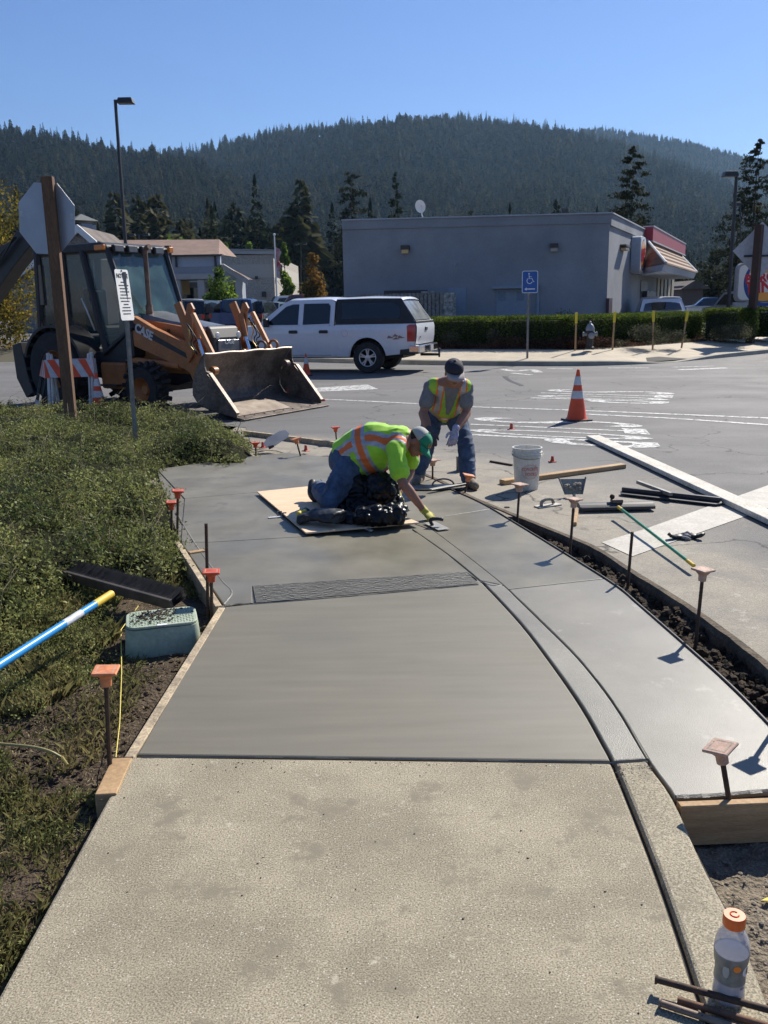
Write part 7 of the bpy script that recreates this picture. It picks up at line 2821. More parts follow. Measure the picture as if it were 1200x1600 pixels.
# ---- barricades by the stop sign: two A-frames
def barricade(label, mid, ang, w, h, group='folding barricades', front_mat=True, dark=False):
 t = thing('barricade', mid, label, 'barricade', group, rz=ang)
 mw = M_TRIPAINT if not dark else M_PLAST
 for s in (-1, 1):
  for q in (-1, 1):
   mb = MB()
   mb.cyl((s * w * .44, q * .30, 0), (s * w * .44, q * .03, h), .024, .024, 6)
   mb.build('leg', mw, t)
   mb = MB()
   mb.cyl((s * w * .38, q * .26, 0.1), (s * w * .38, q * .03, h * .98), .018, .018, 6)
   mb.build('leg', mw, t)
 for q in (-1, 1):
  mb = MB()
  z0, z1 = h * .62, h * .90
  y0, y1 = q * (.30 - .27 * .62 + .03), q * (.30 - .27 * .90 + .03)
  a = [(-w / 2, y0, z0), (w / 2, y0, z0), (w / 2, y1, z1), (-w / 2, y1, z1)]
  b = [(x, y - q * .015, z) for x, y, z in a]
  mb.add(a + b, [(0, 1, 2, 3), (7, 6, 5, 4), (0, 4, 5, 1), (1, 5, 6, 2), (2, 6, 7, 3), (3, 7, 4, 0)])
  pnl = mb.build('panel', M_REFL if q < 0 else M_TRIPAINT, t)
  if q < 0:
   for k in range(-1, 4):
    x0 = -w / 2 + (k + .15) * w / 3.2
    P = []
    for (f, xs_) in ((1, x0), (1, x0 + w / 6.4), (0, x0 + w / 6.4 + w * .22), (0, x0 + w * .22)):
     x = min(w / 2, max(-w / 2, xs_))
     P.append((x, y0 + (y1 - y0) * f - .003, z0 + (z1 - z0) * f))
    mb = MB()
    mb.add(P, [(0, 3, 2, 1)])
    mb.build('stripe', M_CONE, pnl)
 mb = MB()
 mb.box((0, -.27, .10), (w, .02, .16))
 mb.build('lower_board', M_TRIPAINT, t)
 return t
bp_ = g(118, 648, ST_Z)
barricade('folding barricade with orange and white slanted stripes beside the sign post', (bp_.x, bp_.y, ST_Z), R(8), .78, 1.02)
bq_ = g(72, 646, ST_Z)
barricade('folded dark legged barricade seen end on behind the striped one', (bq_.x - .0, bq_.y + .45, ST_Z), R(-62), .7, .95, dark=True)
# ---- stop sign seen from behind
pb = g(113, 673, 0)
pt_ = at(74, 276, pb.y)
ss = thing('stop_sign', pb, 'octagonal road sign seen from its grey back on a leaning brown timber post', 'road sign')
v = (pt_ - Vector((pb.x, pb.y, -.05)))
q = v.to_track_quat('Z', 'Y').to_matrix().to_4x4()
ss.matrix_world = Matrix.Translation((pb.x, pb.y, -.05)) @ Matrix.Rotation(0, 4, 'Z')
mb = MB()
w0 = .075
tp_ = v
mb.add([(-w0, -w0 * .7, -.3), (w0, -w0 * .7, -.3), (w0, w0 * .7, -.3), (-w0, w0 * .7, -.3)] + [(tp_.x + x, tp_.y + y, tp_.z) for x, y in ((-w0, -w0 * .7), (w0, -w0 * .7), (w0, w0 * .7), (-w0, w0 * .7))],
 [(0, 3, 2, 1), (4, 5, 6, 7), (0, 1, 5, 4), (1, 2, 6, 5), (2, 3, 7, 6), (3, 0, 4, 7)])
mb.build('post', M_POST, ss, bevel=.006)
cc = at(73, 342, pb.y + .13) - Vector((pb.x, pb.y, -.05))
mb = MB()
ro = .50
oc = [(ro * math.cos(R(22.5 + 45 * k)), ro * math.sin(R(22.5 + 45 * k))) for k in range(8)]
mb.prism(oc, 0, .004)
Mo = Matrix.Translation(cc) @ Matrix.Rotation(R(-2), 4, 'Y') @ Matrix.Rotation(R(90), 4, 'X')
Mo = Matrix.Translation(cc) @ Matrix.Rotation(R(-20), 4, 'Z') @ Matrix.Rotation(R(5), 4, 'Y') @ Matrix.Rotation(R(90), 4, 'X')
pl = mb.build('plate', M_ALU, ss, M=Mo)
mb = MB()
mb.prism([(x * .985, y * .985) for x, y in oc], -.002, 0)
mb.build('sign_face', mat('stop_red', (.45, .02, .02), .4), pl)
for s in (-1, 1):
 mb = MB()
 mb.box((s * .42, .05, .0055), (.05, .07, .002))
 mb.build('sticker', M_REFL, pl)
# ---- notice sign
nb = g(213, 708, -.05)
nt_ = at(193, 425, nb.y)
ns = thing('notice_sign', (nb.x, nb.y, -.05), 'narrow white notice plate on a slim grey steel post in the near shrubs', 'sign')
v = nt_ - Vector((nb.x, nb.y, -.05))
mb = MB()
mb.ring_tube([(0, 0, -.3), v * .5, v], .028, 4)
mb.build('post', M_GALV, ns)
c = at(194.5, 461, nb.y - .05) - Vector((nb.x, nb.y, -.05))
NM = Matrix.Translation(c) @ Matrix.Rotation(R(76), 4, 'Z') @ Matrix.Rotation(R(-4), 4, 'X') @ Matrix.Rotation(R(90), 4, 'X')
mb = MB()
mb.prism(rrect(.30, .58, .03), -.002, .002)
pl = mb.build('plate', M_WHITE, ns, M=NM)
text_obj('lettering', 'NOTICE', .070, M_BLK, pl, Matrix.Translation((0, .215, .004)), 0, bold=.0025)
for i in range(11):
 mb = MB()
 w = random.uniform(.16, .24) if i not in (0, 7) else .10
 x = -w / 2
 while x < w / 2 - .012:
  l = random.uniform(.012, .04)
  mb.box((x + l / 2, .145 - .036 * i, .004), (l, .012, .001))
  x += l + .007
 mb.build('text_line', M_BLK, pl)
mb = MB()
mb.lathe([(.012, 0), (.01, .008)], (0, .275, .002), 8)
mb.build('bolt', M_BLK, pl)
# ---- parking guide sign
ab = g(824, 551, .3)
an = thing('accessible_parking_sign', ab, 'small blue accessible parking sign with arrow on a grey post before the hedge', 'sign')
top = at(829, 428, ab.y)
h_ = top.z - ab.z
mb = MB()
mb.box((0, 0, h_ / 2 - .1), (.055, .04, h_ + .1))
mb.build('post', M_GALV, an)
sw_, sh_ = .44, .60
c = at(828, 440.5, ab.y - .04) - ab
mb = MB()
mb.prism(rrect(sw_, sh_, .05), 0, .006)
AM = Matrix.Translation(c) @ Matrix.Rotation(R(90), 4, 'X')
pl = mb.build('plate', M_WHITE, an, M=AM)
mb = MB()
mb.prism(rrect(sw_ - .035, sh_ - .035, .04), .006, .008)
mb.build('blue_field', M_BLUE, pl)
mb = MB()
cx, cy = -.01, .06
mb.lathe([(.022, 0), (.022, .003)], (cx - .02, cy + .155, .008), 12)
mb.ring_tube([(cx - .02, cy + .12, .011), (cx - .01, cy + .03, .011), (cx + .07, cy + .025, .011), (cx + .105, cy - .06, .011), (cx + .13, cy - .05, .011)], .011, 6)
mb.ring_tube([(cx - .015, cy + .08, .011), (cx + .055, cy + .075, .011)], .009, 6)
mb.ring_tube([(cx - .0 + .075 * math.cos(a), cy - .03 + .075 * math.sin(a), .011) for a in [R(120 + 20 * k) for k in range(12)]], .010, 6)
mb.build('wheelchair_symbol', M_WHITE, pl)
mb = MB()
mb.prism([(-.15, -.19), (-.09, -.145), (-.09, -.175), (.14, -.175), (.14, -.205), (-.09, -.205), (-.09, -.235)], .008, .011)
mb.build('arrow', M_WHITE, pl)
# ---- diamond sign from behind, brown post
db = at(1175, 492, 30.6)
dt = at(1187, 351, 30.6)
dsn = thing('diamond_sign', (db.x, db.y, .2), 'large diamond road sign seen from its pale back on a dark brown post', 'road sign')
v = dt - Vector((db.x, db.y, .2))
mb = MB()
mb.ring_tube([(0, 0, -.2), v], .16, 4)
mb.build('post', mat('dark_brown_post', (.065, .032, .022), .8), dsn)
c = at(1192, 391, 30.75) - Vector((db.x, db.y, .2))
mb = MB()
mb.prism([(0, .93), (.93, 0), (0, -.93), (-.93, 0)], 0, .01)
pl = mb.build('plate', mat('sign_back_pale', (.46, .46, .48), .6), dsn, M=Matrix.Translation(c + Vector((0, .2, 0))) @ Matrix.Rotation(R(90), 4, 'X'))
mb = MB()
mb.box((0, -.17, .04), (1.1, .06, .05))
mb.build('brace', M_DARK, pl)
# ---- lamp posts
def lamp_post(label, base_px, Y, ztop_px, zb, head, lean=0.0, name='lamp_post', r=.09, scale=1.0):
 b = at(base_px, 470, Y)
 t_ = at(ztop_px[0], ztop_px[1], Y)
 t = thing(name, (b.x, Y, zb), label, 'lamp post')
 v = t_ - Vector((b.x, Y, zb))
 mb = MB()
 mb.ring_tube([(0, 0, -.2), v], [r, r * .8], 8)
 mb.build('pole', M_DARK, t, smooth='auto')
 for (dx, sx) in head:
  mb = MB()
  c = v + Vector((dx * scale, 0, -.05))
  mb.box(c, (sx * scale, .5 * scale, .22 * scale), taper=(.8, .8))
  h = mb.build('lamp_head', M_DARK, t, bevel=.01)
  mb = MB()
  mb.box(c + Vector((0, 0, -.115 * scale)), (sx * .7 * scale, .36 * scale, .02))
  mb.build('lens', M_GREYP, h)
  if abs(dx) > .3:
   mb = MB()
   mb.cyl(v + Vector((0, 0, -.02)), c + Vector((0, 0, .02)), .035, .035, 6)
   mb.build('arm', M_DARK, t)
 return t
lamp_post('tall dark lamp post with one flat head rising behind the digger cab', 202, 42, (180, 156), .3, [(.46, .72)])
lamp_post('dark lamp post with a flat box head beside the tall ragged pine', 1139, 44, (1151, 270), .3, [(-.30, .70)], r=.10)
lamp_post('small twin headed lamp post beyond the grey shop', 219, 96, (217, 366), .3, [(-.8, .8), (.8, .8)], scale=.9, r=.07)
lamp_post('slender lamp post with two bulbs behind the autumn tree', 470, 105, (470, 380), .3, [(-.45, .45), (.45, .45)], r=.06)
lamp_post('slim pale lamp post standing right of the burger shop awning', 1160, 60, (1157, 318), .3, [(-.2, .35)], r=.05)
fb = at(433, 470, 95)
fp = thing('flagpole', (fb.x, 95, .3), 'white flagpole with a furled red and white flag at the end of the cream store', 'flagpole')
hh_ = at(431, 368, 95).z - .3
mb = MB()
mb.cyl((0, 0, 0), (0, 0, hh_), .12, .06, 8)
mb.ball((0, 0, hh_ + .1), .14, 8, 6)
mb.build('pole', M_WHITE, fp, smooth='auto')
mb = MB()
z1 = at(432, 386, 95).z - .3
zz_ = [z1 - k * .38 for k in range(9)]
mb.add([(.08, 0, z) for z in zz_] + [(.50 + .12 * math.sin(k * 1.7), .1 * math.cos(k * 2.1), z - .2) for k, z in enumerate(zz_)], [(k, k + 1, 10 + k, 9 + k) for k in range(8)])
mb.build('flag', mat('flag_red', (.40, .06, .06), .8, scale=1.5, col2=(.5, .45, .45)), fp)
spb = at(267, 480, 31)
sp_ = thing('steel_post', (spb.x, 31, .2), 'thick plain dark square post between the digger cab and the shop', 'post')
mb = MB()
v = at(262, 384, 31) - Vector((spb.x, 31, .2))
mb.ring_tube([(0, 0, -.1), v], .115, 4)
mb.build('shaft', M_BLK, sp_)
# ---- hydrant and marker stakes
hb_ = g(921, 545, .33)
hy = thing('fire_hydrant', hb_, 'silver topped fire hydrant standing in the shrubs before the hedge', 'fire hydrant')
M_HYD = mat('hydrant_silver', (.26, .27, .28), .5, metal=.4, var=.1)
mb = MB()
mb.lathe([(.13, 0), (.13, .05), (.10, .06), (.10, .45), (.14, .46), (.14, .50), (.12, .52)], (0, 0, 0), 16)
mb.build('barrel', mat('hydrant_dark', (.03, .028, .028), .6, var=.2), hy, smooth='auto')
mb = MB()
mb.lathe([(.13, .52), (.125, .60), (.09, .68), (.04, .72), (.03, .78), (.01, .79)], (0, 0, 0), 16)
mb.build('bonnet', M_HYD, hy, smooth='auto')
for s, nm in ((-1, 'side_outlet'), (1, 'side_outlet')):
 mb = MB()
 mb.lathe([(.05, .08), (.05, .17), (.065, .17), (.065, .21), (.03, .22)], (0, 0, .42), 12, axis=(s, 0, 0))
 mb.build(nm, M_HYD, hy, smooth='auto')
mb = MB()
mb.lathe([(.07, .08), (.07, .17), (.09, .17), (.09, .22), (.04, .24)], (0, 0, .38), 14, axis=(0, -1, 0))
mb.build('pumper_outlet', M_HYD, hy, smooth='auto')
M_YEL = mat('marker_yellow', (.75, .55, .03), .6, var=.08)
for k, (x, y0, y1, lean) in enumerate(((899, 548, 488, .0), (957, 538, 487, .02), (1020, 532, 486, -.02), (1069, 534, 486, .09))):
 b = g(x - (4 if k == 3 else 0), y1 + 58 if k < 1 else y1 + 54, .33)
 b = g(x - (4 if k == 3 else 0), 545 - k * 2, .33)
 t = thing('marker_stake', b, ['leftmost yellow topped wooden marker stake beside the hydrant', 'yellow topped marker stake just right of the hydrant',
        'yellow topped marker stake in front of the parked white wagon', 'leaning yellow topped marker stake right of the white wagon'][k], 'stake', 'yellow topped marker stakes')
 h = at(x, y1, b.y).z - b.z
 mb = MB()
 mb.ring_tube([(0, 0, -.1), (lean, 0, h * .72)], .028, 4)
 mb.build('lath', M_WOOD, t)
 mb = MB()
 mb.ring_tube([(lean, 0, h * .70), (lean * 1.4, 0, h)], .04, 4)
 mb.build('painted_top', M_YEL, t)
# ---- plastic meter box
mx0 = g(256, 990, .0)
mbx = thing('meter_box', (0, 0, 0), 'weathered pale green plastic meter box sunk in the soil beside the form board', 'meter box')
tl_, tr_, br_, bl_ = [g(x, y, .055) for x, y in ((205, 952), (302, 938), (308, 985), (196, 985))]
ctr = (tl_ + tr_ + br_ + bl_) / 4
ang_ = math.atan2((tr_ - tl_).y, (tr_ - tl_).x) * .6 + .02
Wm, Dm = (br_ - bl_).length * 1.0, .27
MM = Matrix.Translation((ctr.x, ctr.y - .01, 0)) @ Matrix.Rotation(ang_, 4, 'Z')
mbx.matrix_world = MM
mb = MB()
o1 = rrect(Wm, Dm, .06, 5)
o2 = [(x * 1.12, y * 1.14) for x, y in o1]
n = len(o1)
mb.add([(x, y, .043) for x, y in o1] + [(x, y, -.22) for x, y in o2], [(i, (i + 1) % n, n + (i + 1) % n, n + i) for i in range(n)] + [list(range(n))])
mb.build('box_body', M_GREENB, mbx, smooth='auto')
mb = MB()
mb.prism(rrect(Wm * .985, Dm * .98, .058, 5), .046, .060)
lid = mb.build('lid', M_GREENB, mbx, bevel=.003)
mb = MB()
nx_, ny_ = 22, 11
for i in range(nx_):
 for j in range(ny_):
  x, y = (i + .5 - nx_ / 2) * Wm * .9 / nx_, (j + .5 - ny_ / 2) * Dm * .86 / ny_
  s = 1 if (i + j) % 2 else -1
  mb.box((x, y, .0615), (.011, .0035, .003), rz=s * .785)
tag(mb.build('tread_pattern', M_GREENB, mbx), kind='stuff')
mb = MB()
mb.box((.0, -Dm * .47, .0605), (.05, .022, .004))
mb.build('finger_slot', M_WHITE, mbx)
mb = MB()
for q in range(160):
 x, y = random.gauss(-.02, Wm * .2), random.gauss(.04, Dm * .2)
 if abs(x) < Wm * .45 and abs(y) < Dm * .43:
  s = random.uniform(.003, .008)
  mb.ball((x, y, .064), (s * 1.5, s, .003), 5, 3, Matrix.Rotation(random.random() * 6, 3, 'Z'))
tag(mb.build('soil_crumbs', M_DIRT, mbx), kind='stuff')
# ---- big concrete brush lying in the shrubs, blue handle
h0, h1 = g(105, 893, .18), g(278, 935, .06)
h0, h1 = at(108, 885, g(108, 905, .0).y), at(276, 930, g(276, 945, .0).y)
dirb = (h1 - h0)
cb = (h0 + h1) / 2
brm = thing('concrete_brush', (0, 0, 0), 'wide black bristled concrete brush lying upturned in the grass above the meter box', 'brush',
   M=frame(cb, dirb, (0, 1, .25)))
Lb = dirb.length
mb = MB()
mb.box((0, -.05, -.035), (Lb, .02, .07))
mb.build('aluminium_channel', mat('dirty_channel', (.16, .13, .105), .6, metal=.3, scale=8, col2=(.09, .075, .06), fine=.2), brm, bevel=.003)
V_ = []
rgb_ = np.random.default_rng(4)
nbr = 9000
x = rgb_.uniform(-Lb / 2, Lb / 2, nbr)
y = rgb_.uniform(-.045, .02, nbr)
z = rgb_.uniform(-.055, -.005, nbr)
b0 = np.stack([x, np.full(nbr, -.04), z], 1)
tipb = np.stack([x + rgb_.normal(size=nbr) * .006, .055 + rgb_.normal(size=nbr) * .006, z * 1.3 + .02 + rgb_.normal(size=nbr) * .006], 1)
sd = np.array([.0018, 0, 0])
V_ = np.stack([b0 - sd, b0 + sd, tipb + sd, tipb - sd], 1)
tag(numpy_mesh('bristles', V_, 4, mat('black_bristle', (.014, .013, .013), .8, var=.3), brm), kind='stuff')
mb = MB()
mb.box((0, .0, -.03), (Lb * .99, .07, .05))
mb.build('bristle_core', MATS['black_bristle'], brm)
bhd = thing('brush_handle', (0, 0, 0), 'thick bright blue pole with white label and yellow end lying over the grass', 'pole')
hp0, hp1 = at(-70, 1085, g(-70, 1120, 0).y), at(174, 928, g(174, 945, 0).y)
hp0 = g(-70, 1083, .16)
hp1 = g(174, 928, .16)
dv = hp1 - hp0
for f0, f1, m_, nm in ((0, .63, 'pole_blue', 'shaft'), (.63, .755, 'pole_label', 'label_band'), (.755, .86, 'pole_blue', 'shaft'), (.86, 1.0, 'pole_yellow', 'yellow_end')):
 mm = {'pole_blue': mat('pole_blue', (.02, .26, .62), .35, var=.06, spec=.6), 'pole_label': mat('pole_label', (.62, .64, .68), .5, scale=25, col2=(.42, .45, .5)),
  'pole_yellow': mat('pole_yellow', (.72, .48, .04), .55, scale=60, col2=(.62, .42, .04))}[m_]
 mb = MB()
 mb.cyl(hp0 + dv * f0, hp0 + dv * f1, .020 if nm != 'yellow_end' else .021, None, 14)
 mb.build(nm, mm, bhd, smooth='auto')
for k in range(5):
 a = random.uniform(0, 6)
 c = hp0 + dv * (.88 + .02 * k)
 nn_ = Vector((-dv.y, dv.x, 0)).normalized()
 mb = MB()
 mb.ball(c + nn_ * random.uniform(-.009, .009) + Vector((0, 0, .014)), .0035, 6, 4)
 mb.build('dark_spot', M_BLK, bhd)
# ---- bits on the soil: brass tube end, string line
tb = thing('tube_end', (0, 0, 0), 'thin yellowish tube with a shiny brass tip lying on the soil at the left edge', 'tube')
P = [g(x, y, z) for x, y, z in ((-60, 1156, -.04), (0, 1162, -.03), (50, 1167, -.02), (78, 1174, -.02), (97, 1184, -.05))]
mb = MB()
mb.ring_tube(smooth_line(P, 5), .0055, 8)
mb.build('tube', mat('olive_tube', (.30, .26, .10), .5, var=.15), tb, smooth=True)
mb = MB()
mb.cyl(P[-1], g(106, 1196, -.055), .007, .006, 8)
mb.build('brass_tip', mat('brass', (.75, .55, .15), .3, metal=.8, var=.1), tb, smooth='auto')
sl = thing('string_line', (0, 0, 0), 'yellow string line running from the meter box down to the near form board', 'string')
mb = MB()
P = [g(217, 948, .10), g(204, 966, .09), g(189, 984, .11), g(189, 1070, .05), g(188, 1120, .02), g(183, 1165, .0), g(180, 1194, .01)]
mb.ring_tube([at(216, 947, 5.05), at(189, 984, 4.6), at(190, 1050, 4.0), at(187, 1130, 3.45), at(180, 1192, 3.1)], .0022, 5)
mb.build('string', mat('string_yellow', (.75, .6, .12), .7, var=.1), sl)
# ---- white bucket
bp2 = g(826, 768, ST_Z)
wbk = thing('bucket', (bp2.x, bp2.y + .13, ST_Z), 'white plastic bucket with red print and wire handle standing beside the trench', 'bucket', rz=.1)
hB = at(826, 702, bp2.y).z - ST_Z
rb_ = .128
mb = MB()
k_ = hB / .37
mb.lathe([(rb_ * .80, 0), (rb_ * .84, .01), (rb_ * 1.0, hB * .80), (rb_ * 1.08, hB * .80), (rb_ * 1.08, hB * .83), (rb_ * 1.01, hB * .83), (rb_ * 1.02, hB * .88), (rb_ * 1.10, hB * .885), (rb_ * 1.10, hB * .90),
  (rb_ * 1.03, hB * .90), (rb_ * 1.04, hB * .985), (rb_ * 1.09, hB * .99), (rb_ * 1.08, hB), (rb_ * .99, hB), (rb_ * .94, hB * .6), (rb_ * .8, .03), (.01, .03)], (0, 0, 0), 32)
mb.build('pail', M_BUCKET, wbk, smooth='auto')
mb = MB()
mb.ring_tube([(rb_ * 1.14 * math.cos(a), -abs(rb_ * 1.14 * math.sin(a)) * .98, hB * .86 - .10 * math.sin(a) * hB) for a in [PI * k / 16 for k in range(17)]], .003, 5)
mb.build('wire_handle', M_GALV, wbk, smooth=True)
M_RP = mat('red_print', (.55, .05, .04), .6, scale=60, col2=(.62, .25, .2))
def wrap_text(parent, s, size, r0, z, a0, m, sx=1.0, tilt=0.0):
 o = text_obj('print_lettering', s, size, m, parent, Matrix.Identity(4), 0.0, bold=size * .02, sx=sx)
 for v in o.data.vertices:
  x, y = v.co.x, v.co.y + v.co.x * tilt
  a = a0 + x / r0
  v.co = (r0 * math.sin(a), -r0 * math.cos(a), z + y)
 return o
rr_ = rb_ * .985
wrap_text(wbk, 'CONCRETE', .040, rr_ + .002, hB * .52, .0, M_RP, sx=.78)
wrap_text(wbk, 'TOOLS', .040, rr_ + .001, hB * .40, .05, M_RP, sx=.9)
mb = MB()
mb.ring_tube([((rr_ + .002) * math.sin(a), -(rr_ + .002) * math.cos(a), hB * .46 + .13 * .5 * math.sin(b)) for a, b in [(.62 * math.cos(2 * PI * k / 24), 2 * PI * k / 24) for k in range(25)]], .0015, 4)
mb.build('print_border', M_RP, wbk)
# ---- lumber and tools on the street
def plank(label, a, b, w, h, m, name='lumber', z0=ST_Z, up=0.0, cat='lumber', ends=(0, 0)):
 a, b = Vector(a), Vector(b)
 a.z = b.z = 0
 d = (b - a)
 L = d.length
 M = Matrix.Translation(((a.x + b.x) / 2, (a.y + b.y) / 2, z0 + h / 2 + up)) @ Matrix.Rotation(math.atan2(d.y, d.x), 4, 'Z') @ Matrix.Rotation(-ends[0], 4, 'Y')
 mb = MB()
 mb.box((0, 0, 0), (L, w, h))
 o = mb.build(name, m, bevel=.004)
 o.matrix_world = M
 return tag(o, label, cat)
plank('short length of clean timber lying on the dusty street behind the white bucket', g(784, 757, ST_Z), g(974, 731, ST_Z), .085, .045, M_WOOD)
M_PALEB = mat('mortar_whitened_board', (.68, .65, .57), .85, scale=3, col2=(.52, .48, .40), fine=.15, fscale=40, bump=.4, bscale=50)
plank('long pale straightedge board lying across the street towards the right edge', g(926, 687, ST_Z), g(1225, 826, ST_Z), .17, .045, M_PALEB, 'straightedge_board', up=.012)
for s_, (x, y) in enumerate(((1010, 722), (1140, 785))):
 p = g(x, y, ST_Z)
# dark screeds
M_CHAN = mat('black_channel', (.045, .045, .05), .5, scale=8, col2=(.025, .025, .028), fine=.2)
sc1 = thing('bull_float', (0, 0, 0), 'long dark metal float blade lying on the street under the pale board end', 'float')
a, b = g(969, 772, ST_Z), g(1129, 790, ST_Z)
d = b - a
M = frame((a + b) / 2 + Vector((0, 0, .02)), d, (0, 1, .05))
sc1.matrix_world = M
L = d.length
mb = MB()
mb.prism([(-L / 2 + .04, -.09), (L / 2 - .03, -.09), (L / 2, -.04), (L / 2, .04), (L / 2 - .03, .08), (-L / 2 + .04, .08), (-L / 2, .0)], 0, .012)
mb.build('blade', M_CHAN, sc1, bevel=.003)
mb = MB()
mb.box((0, -.0, .03), (L * .96, .035, .035))
mb.build('spine', M_CHAN, sc1, bevel=.004)
plank('short thin grey metal bar resting across the dark float blade', g(996, 764, ST_Z), g(1048, 784, ST_Z), .035, .03, M_GALV, 'metal_bar', up=.05, cat='metal bar')
fp_ = thing('channel_float', (0, 0, 0), 'black channel float head at the far end of the green handle', 'float')
a, b = g(905, 800, ST_Z), g(1022, 797, ST_Z)
d = b - a
L = d.length
fp_.matrix_world = frame((a + b) / 2 + Vector((0, .05, .02)), d, (0, 1, .0))
mb = MB()
nn = 9
prof_ = [(-.085 + .17 * k / (nn - 1), .045 * math.sin(PI * k / (nn - 1)) ** .7) for k in range(nn)]
mb.prism(prof_, -L / 2, L / 2, lambda a, b, h: (h, a, b))
mb.build('float_body', M_CHAN, fp_, bevel=.003)
mb = MB()
mb.box((0.01, 0, .055), (.09, .07, .03))
mb.build('bracket', M_STEEL, fp_, bevel=.004)
mb = MB()
mb.ball((-.02, .03, .085), .022, 10, 6)
mb.build('clamp_knob', M_PIN2, fp_, smooth=True)
mb = MB()
mb.box((0, -.088, .012), (L * .98, .012, .024))
mb.build('lower_flange', M_CHAN, fp_)
gh = thing('float_handle', (0, 0, 0), 'long green pole with yellow collars reaching from the black float towards the trench', 'pole')
pa, pb_ = g(966, 792, ST_Z + .09), g(1084, 884, ST_Z + .05)
dv = pb_ - pa
for f0, f1, m_, nm in ((0, .06, 'pole_yellow', 'yellow_ferrule'), (.06, .93, 'pole_green', 'shaft'), (.93, 1, 'pole_yellow', 'yellow_end')):
 mb = MB()
 mb.cyl(pa + dv * f0, pa + dv * f1, .0125 if 'y' == nm[0] else .011, None, 12)
 mb.build(nm, mat('pole_green', (.01, .22, .10), .35, var=.08, spec=.6) if m_ == 'pole_green' else MATS['pole_yellow'], gh, smooth='auto')
plank('short round wooden handle piece lying below the black float', g(901, 800, ST_Z), g(898, 822, ST_Z), .03, .03, M_WOOD, 'wooden_dowel', cat='dowel')
plank('thin dark steel bar lying left of the white bucket', g(766, 722, ST_Z), g(800, 728, ST_Z), .03, .02, M_PIN2, 'steel_bar', cat='steel bar')
# edging tool leaning on the stake
eb = g(897, 778, ST_Z)
ed = thing('edging_tool', (eb.x, eb.y + .05, ST_Z), 'flared grey steel edging tool covered in mortar behind the thick stake', 'edger')
mb = MB()
mb.add([(-.07, -.03, .03), (.07, -.03, .03), (.115, .06, .15), (-.115, .06, .15), (-.075, -.04, .04), (-.12, .045, .16), (.075, -.04, .04), (.12, .045, .16)],
 [(0, 1, 2, 3), (0, 3, 5, 4), (1, 6, 7, 2)])
ob = mb.build('pan', M_MORTAR, ed)
sd = ob.modifiers.new('thick', 'SOLIDIFY')
sd.thickness = .006
for s in (-1, 1):
 mb = MB()
 mb.cyl((s * .075, -.035, .03), (s * .12, .055, .165), .007, .007, 6)
 mb.build('rim', M_GALV, ed)
mb = MB()
for q in range(18):
 mb.ball((random.uniform(-.07, .07), random.uniform(-.02, .04), random.uniform(.05, .12)), (.02, .016, .014), 6, 4)
mb.build('mortar_lump', M_MORTAR, ed)
mb = MB()
mb.cyl((0, -.04, .03), (-.01, -.12, -.02), .013, .013, 8)
mb.build('handle', M_WOODD, ed)
# hand float
hf = g(856, 791, ST_Z)
hfl = thing('hand_float', (hf.x, hf.y, ST_Z), 'small pale magnesium hand float with grey handle on the dusty street', 'hand float', rz=R(28))
mb = MB()
mb.box((0, 0, .006), (.24, .08, .012))
mb.build('blade', mat('pale_magnesium', (.5, .47, .40), .6, metal=.2, scale=20, col2=(.35, .33, .28)), hfl, bevel=.003)
mb = MB()
mb.ring_tube(smooth_line([Vector(p) for p in ((-.07, 0, .012), (-.065, 0, .045), (-.02, 0, .062), (.04, 0, .055), (.06, 0, .02))], 4), [.014] * 17, 8)
mb.build('handle', M_MORTAR, hfl, smooth=True)
# worn gloves
gv = g(1070, 842, ST_Z)
for k, (dx, dy, a, lab) in enumerate(((-.05, 0, .3, 'crumpled grey and black work glove on the street, left one of the pile'), (.06, .01, 2.4, 'crumpled grey and black work glove on the street, right one of the pile'))):
 t = thing('work_glove', (gv.x + dx, gv.y + dy, ST_Z), lab, 'glove', 'pile of worn work gloves', rz=a)
 mb = MB()
 mb.ball((0, 0, .018), (.045, .035, .018), 12, 7)
 mb.build('palm', M_BLK, t, smooth=True)
 for q in range(5):
  aa = -1.0 + .45 * q
  p0 = Vector((.025 * math.cos(aa), .03 * math.sin(aa), .018))
  p1 = p0 + Vector((math.cos(aa) * .04, math.sin(aa) * .04, .012 * (q % 2)))
  p2 = p1 + Vector((math.cos(aa + .6) * .025, math.sin(aa + .6) * .025, -.012))
  mb = MB()
  mb.ring_tube([p0, p1, p2], [.011, .011, .008], 8)
  mb.build('finger', mat('glove_grey', (.36, .35, .33), .8, scale=30, col2=(.2, .2, .19)), t, smooth=True)
 mb = MB()
 mb.ring_tube([(-.03, 0, .02), (-.06, 0, .03), (-.075, .01, .045)], [.03, .028, .026], 10, squash=(.5, 1))
 mb.build('cuff', M_BLK, t, smooth=True)
